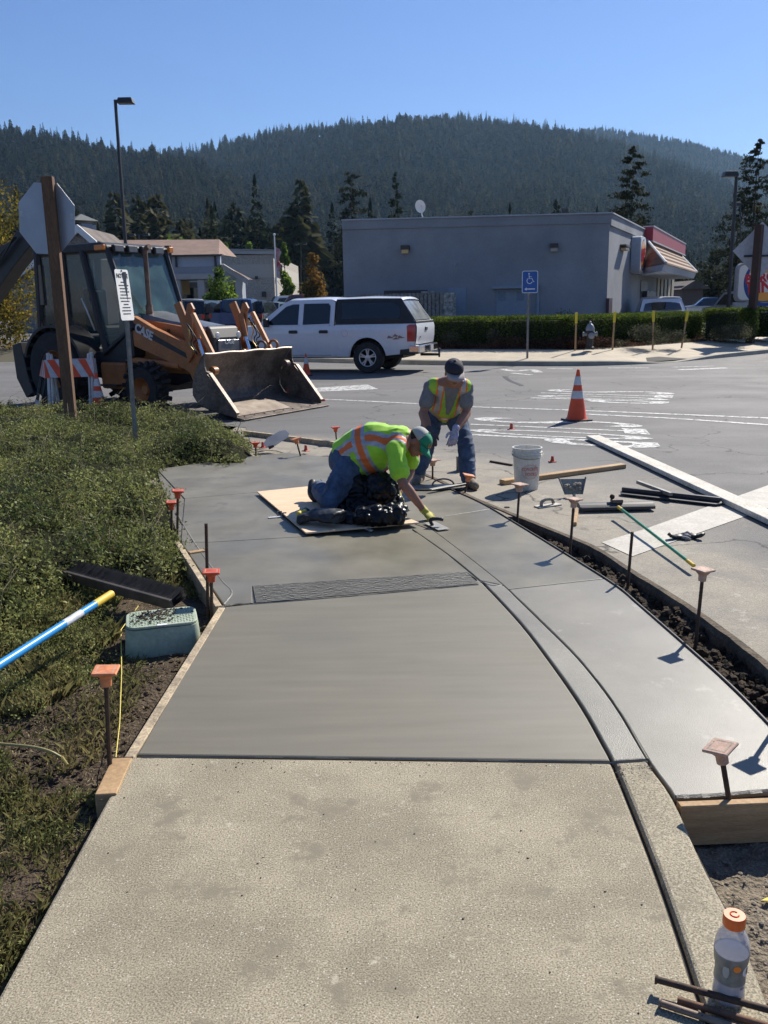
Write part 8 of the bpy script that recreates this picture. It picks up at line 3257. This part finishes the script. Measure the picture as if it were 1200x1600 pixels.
# clear tube / bottle by the shrubs
ct = thing('clear_plastic_tube', (0, 0, 0), 'frosted clear plastic float paddle standing tilted near the shrub tip', 'plastic sheet')
mb = MB()
pc = [at(x, y, g(420, 702).y) for x, y in ((412, 693), (418, 685), (438, 674), (446, 673), (451, 677), (449, 683), (428, 697), (416, 699))]
n = len(pc)
mb.add([p for p in pc] + [p + Vector((0, .02, 0)) for p in pc], [list(range(n)), list(range(2 * n - 1, n - 1, -1))] + [(i, (i + 1) % n, n + (i + 1) % n, n + i) for i in range(n)])
mb.build('paddle', mat('frosted_plastic', (.62, .64, .68), .3, var=.05, alpha=.75), ct, bevel=.006)
mb = MB()
mb.cyl(at(420, 700, g(420, 702).y), at(428, 697, g(420, 702).y), .02, .012, 8)
mb.build('clip', M_PIN2, ct)
bk3 = g(722, 738, ST_Z)
fb3 = thing('steel_block', (bk3.x, bk3.y + .1, ST_Z), 'square grey steel plate standing upright beside the standing worker leg', 'steel plate')
mb = MB()
mb.box((0, 0, .075), (.10, .05, .15))
mb.build('plate', mat('grey_plate', (.25, .235, .2), .6, metal=.3, scale=8, col2=(.17, .16, .14)), fb3, bevel=.003)
# ---- plywood kneeling sheet on its little feet
pw = [g(x, y, .03) for x, y in ((402, 768), (508, 757), (655, 816), (478, 832))]
M_PLY = mat('plywood_face', (.80, .60, .40), .75, scale=2.5, col2=(.68, .48, .30), fine=.12, fscale=40, stretch=(1, 7, 1))
ps = thing('plywood_sheet', (0, 0, 0), 'pale plywood kneeling sheet on low wire legs above the wet concrete', 'plywood sheet')
mb = MB()
mb.add([p for p in pw] + [p - Vector((0, 0, .012)) for p in pw], [(0, 1, 2, 3), (7, 6, 5, 4)] + [(i, (i + 1) % 4, 4 + (i + 1) % 4, 4 + i) for i in range(4)])
mb.build('sheet', M_PLY, ps)
for x, y in ((434, 806), (441, 808)):
 p = g(x, y, .0)
 mb = MB()
 mb.ring_tube([(p.x, p.y, 0), (p.x, p.y, .035), (p.x + .03, p.y + .01, .035), (p.x + .03, p.y + .01, 0)], .006, 6)
 mb.build('wire_leg', M_GALV, ps)
p = g(430, 809, .0)
mb = MB()
mb.box((p.x, p.y, .005), (.11, .035, .006), rz=.3)
mb.build('foot_plate', M_REFL, ps)
# ---- drink bottle and steel pins at the near corner
M_PET = mat('bottle_plastic', (.58, .58, .62), .15, var=.04, alpha=.55, spec=.7)
M_DRINK = mat('pale_drink', (.42, .43, .50), .08, var=.1, alpha=.72, spec=.6)
M_OCAP = mat('orange_bottle_cap', (.82, .16, .03), .4, var=.06)
bt = g(1137, 1560, 0)
btl = thing('drink_bottle', (bt.x, bt.y, .002), 'clear sports drink bottle with orange cap standing on the old kerb', 'bottle', rz=.1)
bt_top = at(1153, 1430, bt.y).z
k = bt_top / .232
pf_ = [(.030, 0), (.035, .004), (.036, .02), (.0335, .045), (.0345, .06), (.0325, .085), (.034, .10), (.037, .115), (.0385, .135), (.0385, .150), (.036, .165), (.031, .180), (.024, .192), (.021, .200), (.021, .206)]
pf_ = [(r * 1.05, z * k) for r, z in pf_]
mb = MB()
mb.lathe(pf_, (0, 0, 0), 36)
mb.build('shell', M_PET, btl, smooth='auto')
mb = MB()
mb.lathe([(r * .94, z * .98 + .002) for r, z in pf_ if z < .15 * k], (0, 0, 0), 30)
mb.build('drink', M_DRINK, btl, smooth='auto')
mb = MB()
mb.lathe([(.0245, .203 * k), (.026, .206 * k), (.026, .228 * k), (.0245, .232 * k), (.003, .232 * k)], (0, 0, 0), 30)
mb.build('cap', M_OCAP, btl, smooth='auto')
mb = MB()
mb.ring_tube([(.010 * math.cos(a), .010 * math.sin(a), .2325 * k) for a in [R(30 + 33 * q) for q in range(10)]], .0018, 5)
mb.build('cap_emblem', mat('cap_mark', (.62, .09, .02), .5), btl)
M_LABEL = mat('bottle_label', (.30, .31, .28), .3, scale=25, col2=(.16, .17, .16), alpha=.85)
mb = MB()
mb.lathe([(r + .0006, z) for r, z in pf_ if .05 * k < z < .14 * k], (0, 0, 0), 36, cap=False)
mb.build('label', M_LABEL, btl, smooth=True)
def patch(name, a0, z0, ra, rz_, m, r_, n=20, parent=btl):
 mb = MB()
 vs = [(r_ * math.sin(a0), -r_ * math.cos(a0), z0)]
 for q in range(n):
  t = 2 * PI * q / n
  a = a0 + ra / r_ * math.cos(t)
  vs.append((r_ * math.sin(a), -r_ * math.cos(a), z0 + rz_ * math.sin(t)))
 mb.add(vs, [(0, q + 1, (q + 1) % n + 1) for q in range(n)])
 return mb.build(name, m, parent, smooth=True)
patch('round_sticker', -.12, .113 * k, .009, .0085, mat('neon_orange', (.9, .26, .03), .5), .0408)
patch('label_emblem', .62, .098 * k, .0125, .0125, M_WHITE, .0384)
patch('emblem_flash', .70, .098 * k, .005, .009, mat('flash_brown', (.35, .15, .10), .5), .0388)
patch('label_panel', -.75, .100 * k, .008, .017, mat('label_white', (.42, .43, .41), .5), .0388, 14)
wrap_text(btl, 'ZERO', .008, .0372, .052 * k, .5, M_LBLUE, sx=1)
for k_, (a, b, z, lab) in enumerate(((g(1026, 1536, .02), g(1225, 1590, .02), .022, 'upper dark steel stake lying in front of the drink bottle with a flat head'),
         (g(1058, 1569, .0), g(1240, 1622, .0), .012, 'middle rusty steel stake with holes lying before the drink bottle'),
         (g(1032, 1574, .0), g(1230, 1640, .0), .012, 'lowest pale brown steel stake lying nearest the picture edge'))):
 t = thing('steel_stake', (0, 0, 0), lab, 'stake', 'steel stakes lying by the bottle')
 a, b = Vector(a), Vector(b)
 a.z = b.z = z if k_ else .030
 d = (b - a).normalized()
 mb = MB()
 mb.cyl(a, b, .0085, .0085, 14)
 if k_ != 1:
  mb.lathe([(.0085, .002), (.0115, 0), (.0115, -.004), (.004, -.005)], a, 14, axis=d)
 mb.build('rod', [M_PIN2, mat('rust_pin', (.22, .11, .06), .8, scale=40, col2=(.12, .065, .04)), mat('pale_pin', (.26, .20, .15), .6, metal=.3, scale=20, col2=(.17, .12, .09))][k_], t, smooth='auto')
 mb = MB()
 for q in range(2):
  c = a + d * (.05 + .045 * q) + Vector((-.002, -.003, .0072))
  mb.lathe([(.0022, 0), (.001, .0012)], c, 8)
 mb.build('nail_hole', M_BLK, t)
lf = g(1196, 1409, -.15)
mb = MB()
mb.add([(lf.x - .015, lf.y, -.145), (lf.x + .01, lf.y - .008, -.14), (lf.x + .03, lf.y, -.142), (lf.x + .01, lf.y + .012, -.143)], [(0, 1, 2, 3)])
tag(mb.build('leaf', mat('yellow_leaf', (.7, .55, .03), .6)), 'single yellow leaf lying on the road base at the right edge', 'leaf')
# ================================================================== THE TWO WORKERS
M_SKIN = mat('skin', (.34, .17, .11), .55, scale=12, col2=(.27, .125, .08), spec=.4)
M_LIME = mat('lime_cloth', (.42, .78, .04), .8, scale=9, col2=(.33, .66, .03), sheen=.2)
M_LIMEV = mat('vest_lime', (.36, .60, .06), .8, scale=9, col2=(.27, .47, .05))
M_ORB = mat('orange_band', (.80, .17, .035), .7, var=.06)
M_SIL = mat('silver_tape', (.42, .42, .44), .4, metal=.3, var=.12, scale=40)
M_JEAN = mat('blue_jeans', (.085, .13, .21), .9, scale=10, col2=(.035, .055, .095), fine=.15, fscale=120)
M_BOOT = mat('tan_boot', (.16, .11, .075), .8, scale=20, col2=(.07, .05, .035))
M_TEE = mat('grey_shirt', (.20, .205, .215), .9, scale=14, col2=(.15, .15, .16))
M_GLY = mat('yellow_glove', (.60, .55, .06), .7, scale=40, col2=(.25, .22, .05))
M_GLL = mat('lavender_glove', (.46, .45, .60), .7, scale=40, col2=(.25, .25, .34))
M_HAIR = mat('dark_hair', (.03, .02, .015), .8)
M_BAG = mat('black_bag', (.005, .005, .006), .36, var=.2, spec=.3, bump=.3, bscale=25, bdist=.01)
def fuse(name, tubes, m, parent, vox=.012, it=3, fold=0.0, fs=14, balls=(), classify=None, pre=None):
 """limbs given as (points, radii[, squash]) grown together into one continuous skin"""
 mb = MB()
 for t in tubes:
  P = smooth_line(t[0], 4) if len(t[0]) > 2 else [Vector(t[0][0]).lerp(Vector(t[0][1]), k / 4) for k in range(5)]
  rr = t[1]
  n = len(P) - 1
  rad = []
  for i in range(n + 1):
   f = i / n * (len(rr) - 1)
   a = min(int(f), len(rr) - 2)
   q = f - a
   q = q * q * (3 - 2 * q)
   rad.append(rr[a] + (rr[a + 1] - rr[a]) * q)
  mb.ring_tube(P, rad, 14, squash=t[2] if len(t) > 2 else None)
  if not (len(t) > 2):
   mb.ball(P[0], rad[0], 12, 8)
   mb.ball(P[-1], rad[-1], 12, 8)
 for b in balls:
  mb.ball(b[0], b[1], 14, 10, b[2] if len(b) > 2 else None)
 if pre:
  pre(mb)
 o = mb.build(name, m)
 md = o.modifiers.new('r', 'REMESH')
 md.mode = 'VOXEL'
 md.voxel_size = vox
 md = o.modifiers.new('s', 'SMOOTH')
 md.iterations = it
 dg = bpy.context.evaluated_depsgraph_get()
 me = bpy.data.meshes.new_from_object(o.evaluated_get(dg))
 bpy.data.objects.remove(o)
 me.name = name
 if fold:
  no = [v.normal.copy() for v in me.vertices]
  for v, nn in zip(me.vertices, no):
   c = v.co
   d = noise.noise(c * fs) * .6 + noise.noise(Vector((c.x * fs * .6, c.y * fs * .6, c.z * fs * 2.2 + 4))) * .8
   d = 1 - abs(d) * 2.2
   v.co = c + nn * fold * (d - .3)
 if classify:
  ms, fn = classify
  me.materials.clear()
  for q in ms:
   me.materials.append(q)
  me.polygons.foreach_set('material_index', [fn(p.center) for p in me.polygons])
 me.polygons.foreach_set('use_smooth', [True] * len(me.polygons))
 o = bpy.data.objects.new(name, me)
 COL.objects.link(o)
 o.parent = parent
 o.matrix_parent_inverse = parent.matrix_world.inverted()
 return o
def glove(name, wrist, d, nrm, m, parent, curl=.5, side=1, s=1.0):
 """a hand: palm, four unequal bent fingers and a thumb leaving the side of the palm"""
 d, nrm = Vector(d).normalized(), Vector(nrm).normalized()
 x = d.cross(nrm).normalized() * side
 nrm = x.cross(d).normalized() * side
 w = Vector(wrist)
 T = [([w - d * .03 * s, w + d * .01 * s], [.032 * s, .030 * s])]
 T.append(([w + d * .01 * s, w + d * .05 * s, w + d * .085 * s], [.028 * s, .036 * s, .034 * s], (.55, 1.25)))
 for k, (o, l) in enumerate(((-.033, .066), (-.011, .078), (.011, .073), (.032, .058))):
  p = w + d * .082 * s + x * o * s
  c = curl * (1 + .12 * k)
  pts = [p]
  a = c * .3
  for q in range(3):
   a += c * .75
   p = p + (d * math.cos(a) - nrm * math.sin(a)) * l * s * (.45, .33, .26)[q]
   pts.append(p)
  T.append((pts, [.0115 * s, .0105 * s, .0085 * s]))
 p = w + d * .025 * s - x * .03 * s
 T.append(([p, p - x * .025 * s + d * .02 * s - nrm * .008 * s, p - x * .030 * s + d * .052 * s - nrm * .02 * s], [.014 * s, .012 * s, .0095 * s]))
 return fuse(name, T, m, parent, .0045, 2)
def head(parts, c, up, face):
 """adds skull, jaw, nose, ears to a body; returns the head's axes"""
 up, face = Vector(up).normalized(), Vector(face).normalized()
 side = up.cross(face).normalized()
 face = side.cross(up).normalized()
 M = Matrix((side, face, up)).transposed()
 c = Vector(c)
 parts += [(c + up * .03 - face * .01, (.074, .092, .085), M), (c - up * .045 + face * .028, (.056, .062, .058), M), (c - up * .085 + face * .055, (.030, .028, .022), M),
   (c - up * .022 + face * .098, (.012, .018, .020), M), (c - up * .008 + face * .085, (.040, .014, .010), M), (c - up * .058 + face * .086, (.024, .012, .010), M),
   (c + side * .076 - up * .012, (.010, .020, .030), M), (c - side * .076 - up * .012, (.010, .020, .030), M)]
 return c, up, face, side, M
def face_bits(H, parent):
 c, up, face, side, M = H
 for s in (-1, 1):
  mb = MB()
  mb.ball(c + side * .029 * s + face * .083 - up * .012, .0085, 8, 6)
  mb.build('eye', M_HAIR, parent, smooth=True).matrix_parent_inverse = parent.matrix_world.inverted()
 mb = MB()
 mb.ring_tube([c + side * .022 * t + face * (.0985 - .006 * t * t) - up * .060 for t in (-1, -.4, .4, 1)], .0028, 5)
 mb.build('mouth', mat('lip', (.20, .07, .055), .6), parent, smooth=True).matrix_parent_inverse = parent.matrix_world.inverted()
 o = fuse('hair', [], M_HAIR, parent, .008, 2, balls=[(c + up * .02 - face * .035, (.080, .075, .078), M)])
 return o
def cap(H, parent, m_front, m_back, m_brim, patch_=None):
 c, up, face, side, M = H
 o = thing('cap', (0, 0, 0))
 o.parent = parent
 o.matrix_parent_inverse = parent.matrix_world.inverted()
 for nm, a0, a1, m in (('front_panel', -75, 75, m_front), ('back_panel', 75, 285, m_back)):
  mb = MB()
  nu, nv = 18, 8
  vs = []
  for i in range(nu + 1):
   az = R(a0 + (a1 - a0) * i / nu)
   for j in range(nv + 1):
    el = PI / 2 * j / nv
    k = math.cos(el) ** .75
    p = c + up * (.035 + .088 * math.sin(el) ** .9) + side * (.088 * math.sin(az) * k) + face * ((.106 * math.cos(az)) * k - .004)
    vs.append(p)
  fs = [(i * (nv + 1) + j, (i + 1) * (nv + 1) + j, (i + 1) * (nv + 1) + j + 1, i * (nv + 1) + j + 1) for i in range(nu) for j in range(nv)]
  mb.add(vs, fs)
  q = mb.build(nm, m, o, smooth=True)
  sd = q.modifiers.new('t', 'SOLIDIFY')
  sd.thickness = .004
 mb = MB()
 vs = []
 n = 14
 for i in range(n + 1):
  az = R(-62 + 124 * i / n)
  for r in (0, .5, 1):
   rr = .100 + .072 * r * math.cos(az * .9) ** .6
   vs.append(c + up * (.034 - .020 * r - .03 * abs(math.sin(az)) ** 2 * r) + side * (.088 * math.sin(az) * (1 - .05 * r)) + face * (.104 * math.cos(az) + (rr - .1)))
 mb.add(vs, [(i * 3 + j, i * 3 + 3 + j, i * 3 + 4 + j, i * 3 + 1 + j) for i in range(n) for j in range(2)])
 q = mb.build('brim', m_brim, o, smooth=True)
 sd = q.modifiers.new('t', 'SOLIDIFY')
 sd.thickness = .005
 mb = MB()
 mb.ball(c + up * .125, .008, 8, 5)
 mb.build('button', m_front, o)
 if patch_:
  mb = MB()
  P = []
  for az, h in ((-22, .055), (22, .055), (22, .090), (-22, .090)):
   a = R(az)
   k = .97 - (h - .055) * 5
   P.append(c + up * h + side * (.094 * math.sin(a) * k) + face * (.112 * math.cos(a) * k))
  mb.add(P, [(0, 1, 2, 3)])
  mb.build('patch', patch_, o)
 return o
def torso_frame(pel, neck, back):
 pel, neck = Vector(pel), Vector(neck)
 u = (neck - pel)
 L = u.length
 u.normalize()
 b = Vector(back)
 b = (b - u * b.dot(u)).normalized()
 l = u.cross(b)
 return pel, u, b, l, L
# ---------------- kneeling worker
A = at
pel, pelf = A(543, 718, 7.32), None
k1, k2 = A(516, 797, 6.98), A(560, 790, 7.42)
k1.z, k2.z = .12, .11
f1, f2 = A(497, 762, 7.42), A(530, 752, 7.85)
chest, nk = A(602, 692, 7.18), A(634, 684, 7.14)
sh1, sh2 = A(617, 704, 6.99), A(642, 688, 7.34)
el1, wr1 = A(628, 752, 6.84), A(661, 796, 6.82)
el2, wr2 = A(641, 738, 7.30), A(622, 772, 7.06)
w1 = thing('person', (pel.x, pel.y, 0), 'kneeling worker in bright lime shirt with orange bands and green and white cap, troweling', 'person')
bpy.context.view_layer.update()
hp1, hp2 = pel + Vector((.03, -.13, -.02)), pel + Vector((.03, .13, -.02))
HB1 = []
Hd = head(HB1, A(652, 691, 7.13), (.62, -.12, .50), (.42, -.42, -.80))
leg = lambda h, k, f: [([h, h.lerp(k, .5), k], [.085, .078, .055]), ([k, k.lerp(f, .45), f], [.052, .055, .038])]
fuse('body', [([pel, pel.lerp(chest, .5), chest, nk], [.12, .115, .125, .07]), ([nk, nk.lerp(Hd[0], .7)], [.055, .052]), ([sh1, sh1.lerp(el1, .5), el1], [.052, .047, .038]),
   ([el1, el1.lerp(wr1, .35), wr1, wr1 + (wr1 - el1) * .25], [.040, .042, .027, .02]), ([sh2, sh2.lerp(el2, .5), el2], [.052, .047, .038]),
   ([el2, el2.lerp(wr2, .35), wr2], [.038, .040, .027]), ([sh1, nk, sh2], [.05, .06, .05])] + leg(hp1, k1, f1) + leg(hp2, k2, f2), M_SKIN, w1, .009, 3, balls=HB1)
TF = torso_frame(pel, nk, (-.25, -.35, .9))
def cl1(c):
 p, u, b, l, L = TF
 v = c - p
 s, lat, bk_ = v.dot(u), v.dot(l), v.dot(b)
 f = s / L
 if 0.30 < f < 0.52:
  q = (f - .30) / .22
  return 2 if (q < .27 or q > .73) else 1
 d = abs(lat) - .115
 if abs(d) < .045 and f > -.05:
  return 1 if abs(d) < .020 else 2
 return 0
sl1, sl2 = sh1.lerp(el1, .70), sh2.lerp(el2, .66)
fuse('shirt', [([pel + (pel - chest) * .10, pel.lerp(chest, .4), pel.lerp(chest, .8), chest.lerp(nk, .75)], [.165, .195, .190, .11], (1.12, 1.0)), ([sh1.lerp(nk, .25), nk.lerp(chest, .35), sh2.lerp(nk, .25)], [.080, .12, .080]),
   ([sh1 + (sh1 - el1) * .05, sl1], [.072, .080]), ([sh2, sl2], [.070, .076])], M_LIME, w1, .008, 3, fold=.007, fs=9, classify=([M_LIME, M_ORB, M_SIL], cl1))
tx = TF
jn = lambda h, k, f, a: [([h + (h - k) * .12, h.lerp(k, .5), k], [.118, .108, .082]), ([k, k.lerp(f, .5), f.lerp(k, .08)], [.080, .082, .068])]
fuse('jeans', jn(hp1, k1, f1, 0) + jn(hp2, k2, f2, 0) + [([pel + Vector((-.02, -.06, .0)), pel + Vector((-.02, .06, .0))], [.135, .135]), ([pel, pel.lerp(chest, .25)], [.14, .13])],
 M_JEAN, w1, .009, 3, fold=.008, fs=11)
mb = MB()
for q in range(7):
 c = f1.lerp(k1, .28 + .05 * q) + Vector((-.02 + .012 * math.sin(q * 2.3), -.074, .01))
 mb.ball(c, (.030, .012, .013), 7, 5, Matrix.Rotation(q * .9, 3, 'Y'))
mb.build('bleach_patch', mat('bleached_denim', (.42, .55, .66), .9, var=.15, scale=50), w1, smooth=True).matrix_parent_inverse = w1.matrix_world.inverted()
for k, f in ((k1, f1), (k2, f2)):
 dn = (f - k).normalized()
 t_ = f + Vector((.02, -.03, -.16))
 t_.z = max(.06, t_.z)
 fuse('boot', [([f - dn * .06, f + dn * .02], [.052, .055]), ([f + dn * .035, f.lerp(t_, .5) + Vector((-.02, 0, 0)), t_], [.052, .052, .045])], M_BOOT, w1, .008, 2)
 fuse('boot_sole', [([f + dn * .085 + Vector((-.03, 0, .02)), f.lerp(t_, .5) + Vector((-.07, 0, 0)), t_ + Vector((-.045, 0, -.005))], [.036, .032, .034])], M_BLK, w1, .008, 1)
face_bits(Hd, w1)
M_GREEN = mat('green_cap', (.015, .23, .12), .8, var=.1, scale=30)
cap(Hd, w1, M_GREEN, mat('mesh_cap', (.42, .42, .38), .9, var=.12, scale=90), M_GREEN, M_ORB)
trw = g(684, 823, .0)
hd1 = wr1 + (A(671, 806, 6.80) - wr1).normalized() * .02
glove('glove', hd1, A(680, 817, 6.74) - wr1, (.55, -.5, .6), M_GLY, w1, .95, 1, 1.0)
glove('glove', wr2 + Vector((0, -.01, -.01)), A(626, 796, 6.92) - wr2, (-.1, -.8, .55), M_GLY, w1, .35, -1, 1.0)
# trowel
tw_ = thing('trowel', (0, 0, 0), 'steel finishing trowel held flat on the wet concrete by the kneeling worker', 'trowel')
mb = MB()
mb.box((0, 0, 0), (.26, .10, .003))
a_ = math.atan2(g(695, 829).y - g(664, 814).y, g(695, 829).x - g(664, 814).x)
bl = mb.build('blade', mat('trowel_steel', (.62, .60, .56), .35, metal=.6, var=.1), tw_, bevel=.001)
bl.matrix_local = Matrix.Translation((trw.x - .01, trw.y + .0, .008)) @ Matrix.Rotation(a_, 4, 'Z')
mb = MB()
h0_ = Vector((trw.x - .01, trw.y, .0))
mb.ring_tube(smooth_line([h0_ + Vector((-.03, 0.01, .008)), h0_ + Vector((-.045, .015, .05)), h0_ + Vector((0, 0, .062)), h0_ + Vector((.05, -.02, .06))], 4), .014, 8)
mb.build('handle', M_BLK, tw_, smooth=True)
# ---------------- bag under the worker, kneepads, tools beside
bgc = A(574, 792, 7.02)
bag = thing('rubbish_bag', (bgc.x, bgc.y, 0), 'shiny crumpled black plastic bag bunched under the kneeling worker', 'bag')
bpy.context.view_layer.update()
ob = fuse('bag_film', [([A(520, 806, 7.1), A(560, 795, 7.05), A(622, 806, 7.0)], [.07, .13, .09])], M_BAG, bag, .011, 1, fold=0,
  balls=[(A(556, 766, 7.15), (.17, .14, .16)), (A(596, 765, 7.06), (.16, .15, .15)), (A(618, 796, 6.98), (.09, .11, .11)), (A(590, 805, 6.95), (.2, .13, .08)), (A(530, 800, 7.1), (.13, .12, .09)), (g(588, 806, .10), (.19, .13, .09)), (g(618, 806, .09), (.09, .11, .10)), (g(548, 812, .05), (.13, .09, .06))])
for v in ob.data.vertices:
 c = v.co
 a = noise.cell_vector(c * 22)
 n1_ = noise.voronoi(c * 11)[0]
 d = (n1_[1] - n1_[0])
 v.co = c + v.normal * (.045 * (d - .30) + .015 * noise.noise(c * 30))
 if v.co.z < .034:
  v.co.z = .034 + (v.co.z - .034) * .03
kp = g(495, 808, .06)
kpt = thing('knee_pad', (kp.x, kp.y, .05), 'dirty black foam knee pad with a yellow corner on the plywood', 'knee pad')
bpy.context.view_layer.update()
fuse('foam', [([g(473, 810, .08), g(495, 804, .10), g(530, 808, .11)], [.05, .075, .08], (.55, 1.2)), ([g(470, 812, .07), g(478, 800, .07)], [.035, .03])], M_BLK, kpt, .009, 2, fold=.012, fs=14)
fuse('yellow_corner', [([g(467, 803, .105), g(476, 799, .105)], [.022, .018])], M_YEL, kpt, .006, 1)
rd = thing('jointer_tool', (0, 0, 0), 'long flat steel finishing tool lying off the plywood edge by the knee', 'tool')
mb = MB()
a, b = g(512, 794, .07), g(578, 828, .012)
mb.ring_tube([a, b], .013, 4)
mb.build('shaft', M_GALV, rd)
mb = MB()
mb.ring_tube([g(566, 823, .016), g(580, 829, .01)], .022, 4, squash=(.4, 1))
mb.build('tip', mat('bright_tip', (.7, .68, .62), .4, metal=.5), rd)
kb = thing('knee_board', (0, 0, 0), 'grey oval steel knee board lying on the wet gutter behind the trowel hand', 'knee board')
c = g(690, 762, .0)
mb = MB()
mb.prism([(.26 * math.cos(2 * PI * i / 28) * (1.15 if math.cos(2 * PI * i / 28) < 0 else 1), .11 * math.sin(2 * PI * i / 28)) for i in range(28)], .004, .012)
o = mb.build('pan', mat('wet_steel_pan', (.30, .28, .24), .4, metal=.4, scale=10, col2=(.2, .185, .16)), kb, bevel=.003)
o.matrix_local = Matrix.Translation((c.x - .02, c.y, 0)) @ Matrix.Rotation(.15, 4, 'Z')
mb = MB()
mb.ring_tube([(c.x + .02 + .10 * math.cos(a), c.y + .08, .012 + .055 * math.sin(a)) for a in [PI * k / 12 for k in range(13)]], .008, 6)
mb.build('hoop', M_GALV, kb, smooth=True)
plank('narrow pale steel straightedge resting over the knee board and the form', g(672, 766, .02), g(733, 755, .02), .045, .012, mat('pale_bar', (.42, .40, .34), .5, metal=.3, var=.15, scale=20), 'straightedge', z0=.02, cat='straightedge')
# ---------------- standing, bending worker
pl2 = A(693, 641, 8.72)
kR, kL = A(728, 694, 8.40), A(668, 692, 8.50)
aR, aL = A(731, 744, 8.22), A(655, 734, 8.42)
nk2, ch2 = A(706, 598, 8.34), A(700, 622, 8.52)
sR, sL = A(729, 606, 8.38), A(673, 605, 8.40)
eR, wRt = A(729, 645, 8.34), A(712, 672, 8.12)
eL, wLt = A(661, 646, 8.34), A(671, 674, 8.14)
w2 = thing('person', (pl2.x, pl2.y, ST_Z), 'standing worker bending forward in lime vest over grey shirt, navy cap and jeans', 'person')
bpy.context.view_layer.update()
hR, hL = pl2 + Vector((.10, 0, -.02)), pl2 + Vector((-.10, 0, -.02))
HB2 = []
H2 = head(HB2, A(709, 582, 8.18), (.06, -.42, .80), (.12, -.80, -.52))
fuse('body', [([pl2, ch2, nk2], [.13, .15, .08]), ([nk2, nk2.lerp(H2[0], .7)], [.06, .056]), ([sR, sR.lerp(eR, .5), eR], [.052, .048, .040]), ([eR, eR.lerp(wRt, .35), wRt], [.045, .046, .030]),
   ([sL, sL.lerp(eL, .5), eL], [.052, .048, .040]), ([eL, eL.lerp(wLt, .35), wLt], [.045, .046, .030]), ([sR, nk2, sL], [.06, .07, .06])] + leg(hR, kR, aR) + leg(hL, kL, aL),
 M_SKIN, w2, .010, 3, balls=HB2)
fuse('shirt', [([pl2.lerp(ch2, .1), ch2, nk2.lerp(ch2, .2)], [.14, .155, .10]), ([sR, nk2.lerp(ch2, .3), sL], [.072, .10, .072]), ([sR, sR.lerp(eR, .6)], [.062, .070]), ([sL, sL.lerp(eL, .6)], [.062, .070])],
 M_TEE, w2, .009, 3, fold=.004, fs=10)
T2 = torso_frame(pl2, nk2, (0, .8, .6))
def cl2(c):
 p, u, b, l, L = T2
 v = c - p
 s, lat, bk_ = v.dot(u) / L, v.dot(l), v.dot(b)
 if bk_ < .02 and s > .42 and abs(lat) < .012 + .10 * (s - .42):
  return 3
 d = abs(lat) - .105
 if abs(d) < .036 and s > .30:
  return 2 if abs(d) < .022 else 1
 if .12 < s < .26:
  return 2 if .155 < s < .225 else 1
 return 0
fuse('vest', [([pl2 + (pl2 - ch2) * -.02, pl2.lerp(ch2, .6), ch2, nk2.lerp(ch2, .35)], [.152, .16, .165, .12], (1.0, 1.08)), ([sR.lerp(nk2, .2), nk2.lerp(ch2, .3), sL.lerp(nk2, .2)], [.082, .116, .082])],
 M_LIMEV, w2, .008, 3, fold=.005, fs=9, classify=([M_LIMEV, M_ORB, M_SIL, M_TEE], cl2))
jn2 = lambda h, k, f: [([h + (h - k) * .1, h.lerp(k, .5), k], [.110, .098, .078]), ([k, k.lerp(f, .5), f], [.078, .082, .074])]
fuse('jeans', jn2(hR, kR, aR) + jn2(hL, kL, aL) + [([hR, hL], [.125, .125])], M_JEAN, w2, .009, 3, fold=.009, fs=11)
for a_k, tox in ((aR, .05), (aL, -.04)):
 b_ = Vector((a_k.x, a_k.y, ST_Z))
 fuse('boot', [([a_k - Vector((0, 0, .02)), b_ + Vector((0, .01, .06))], [.062, .058]), ([b_ + Vector((0, .05, .045)), b_ + Vector((tox * .5, -.06, .048)), b_ + Vector((tox, -.17, .040))], [.044, .052, .042])],
  mat('pale_boot', (.26, .215, .16), .8, scale=20, col2=(.15, .12, .09)), w2, .008, 2)
face_bits(H2, w2)
M_NAVY = mat('navy_cap', (.02, .02, .035), .8, var=.15)
cap(H2, w2, M_NAVY, M_NAVY, mat('cap_brim_grey', (.34, .30, .30), .8, var=.1))
glove('glove', wRt + (wRt - eR).normalized() * .01, A(706, 697, 8.06) - wRt, (.2, -.9, .3), M_GLL, w2, .45, -1, 1.05)
glove('glove', wLt + (wLt - eL).normalized() * .01, A(678, 700, 8.06) - wLt, (.1, -.9, .3), mat('dark_glove', (.06, .06, .075), .8, var=.2), w2, .6, 1, 1.05)
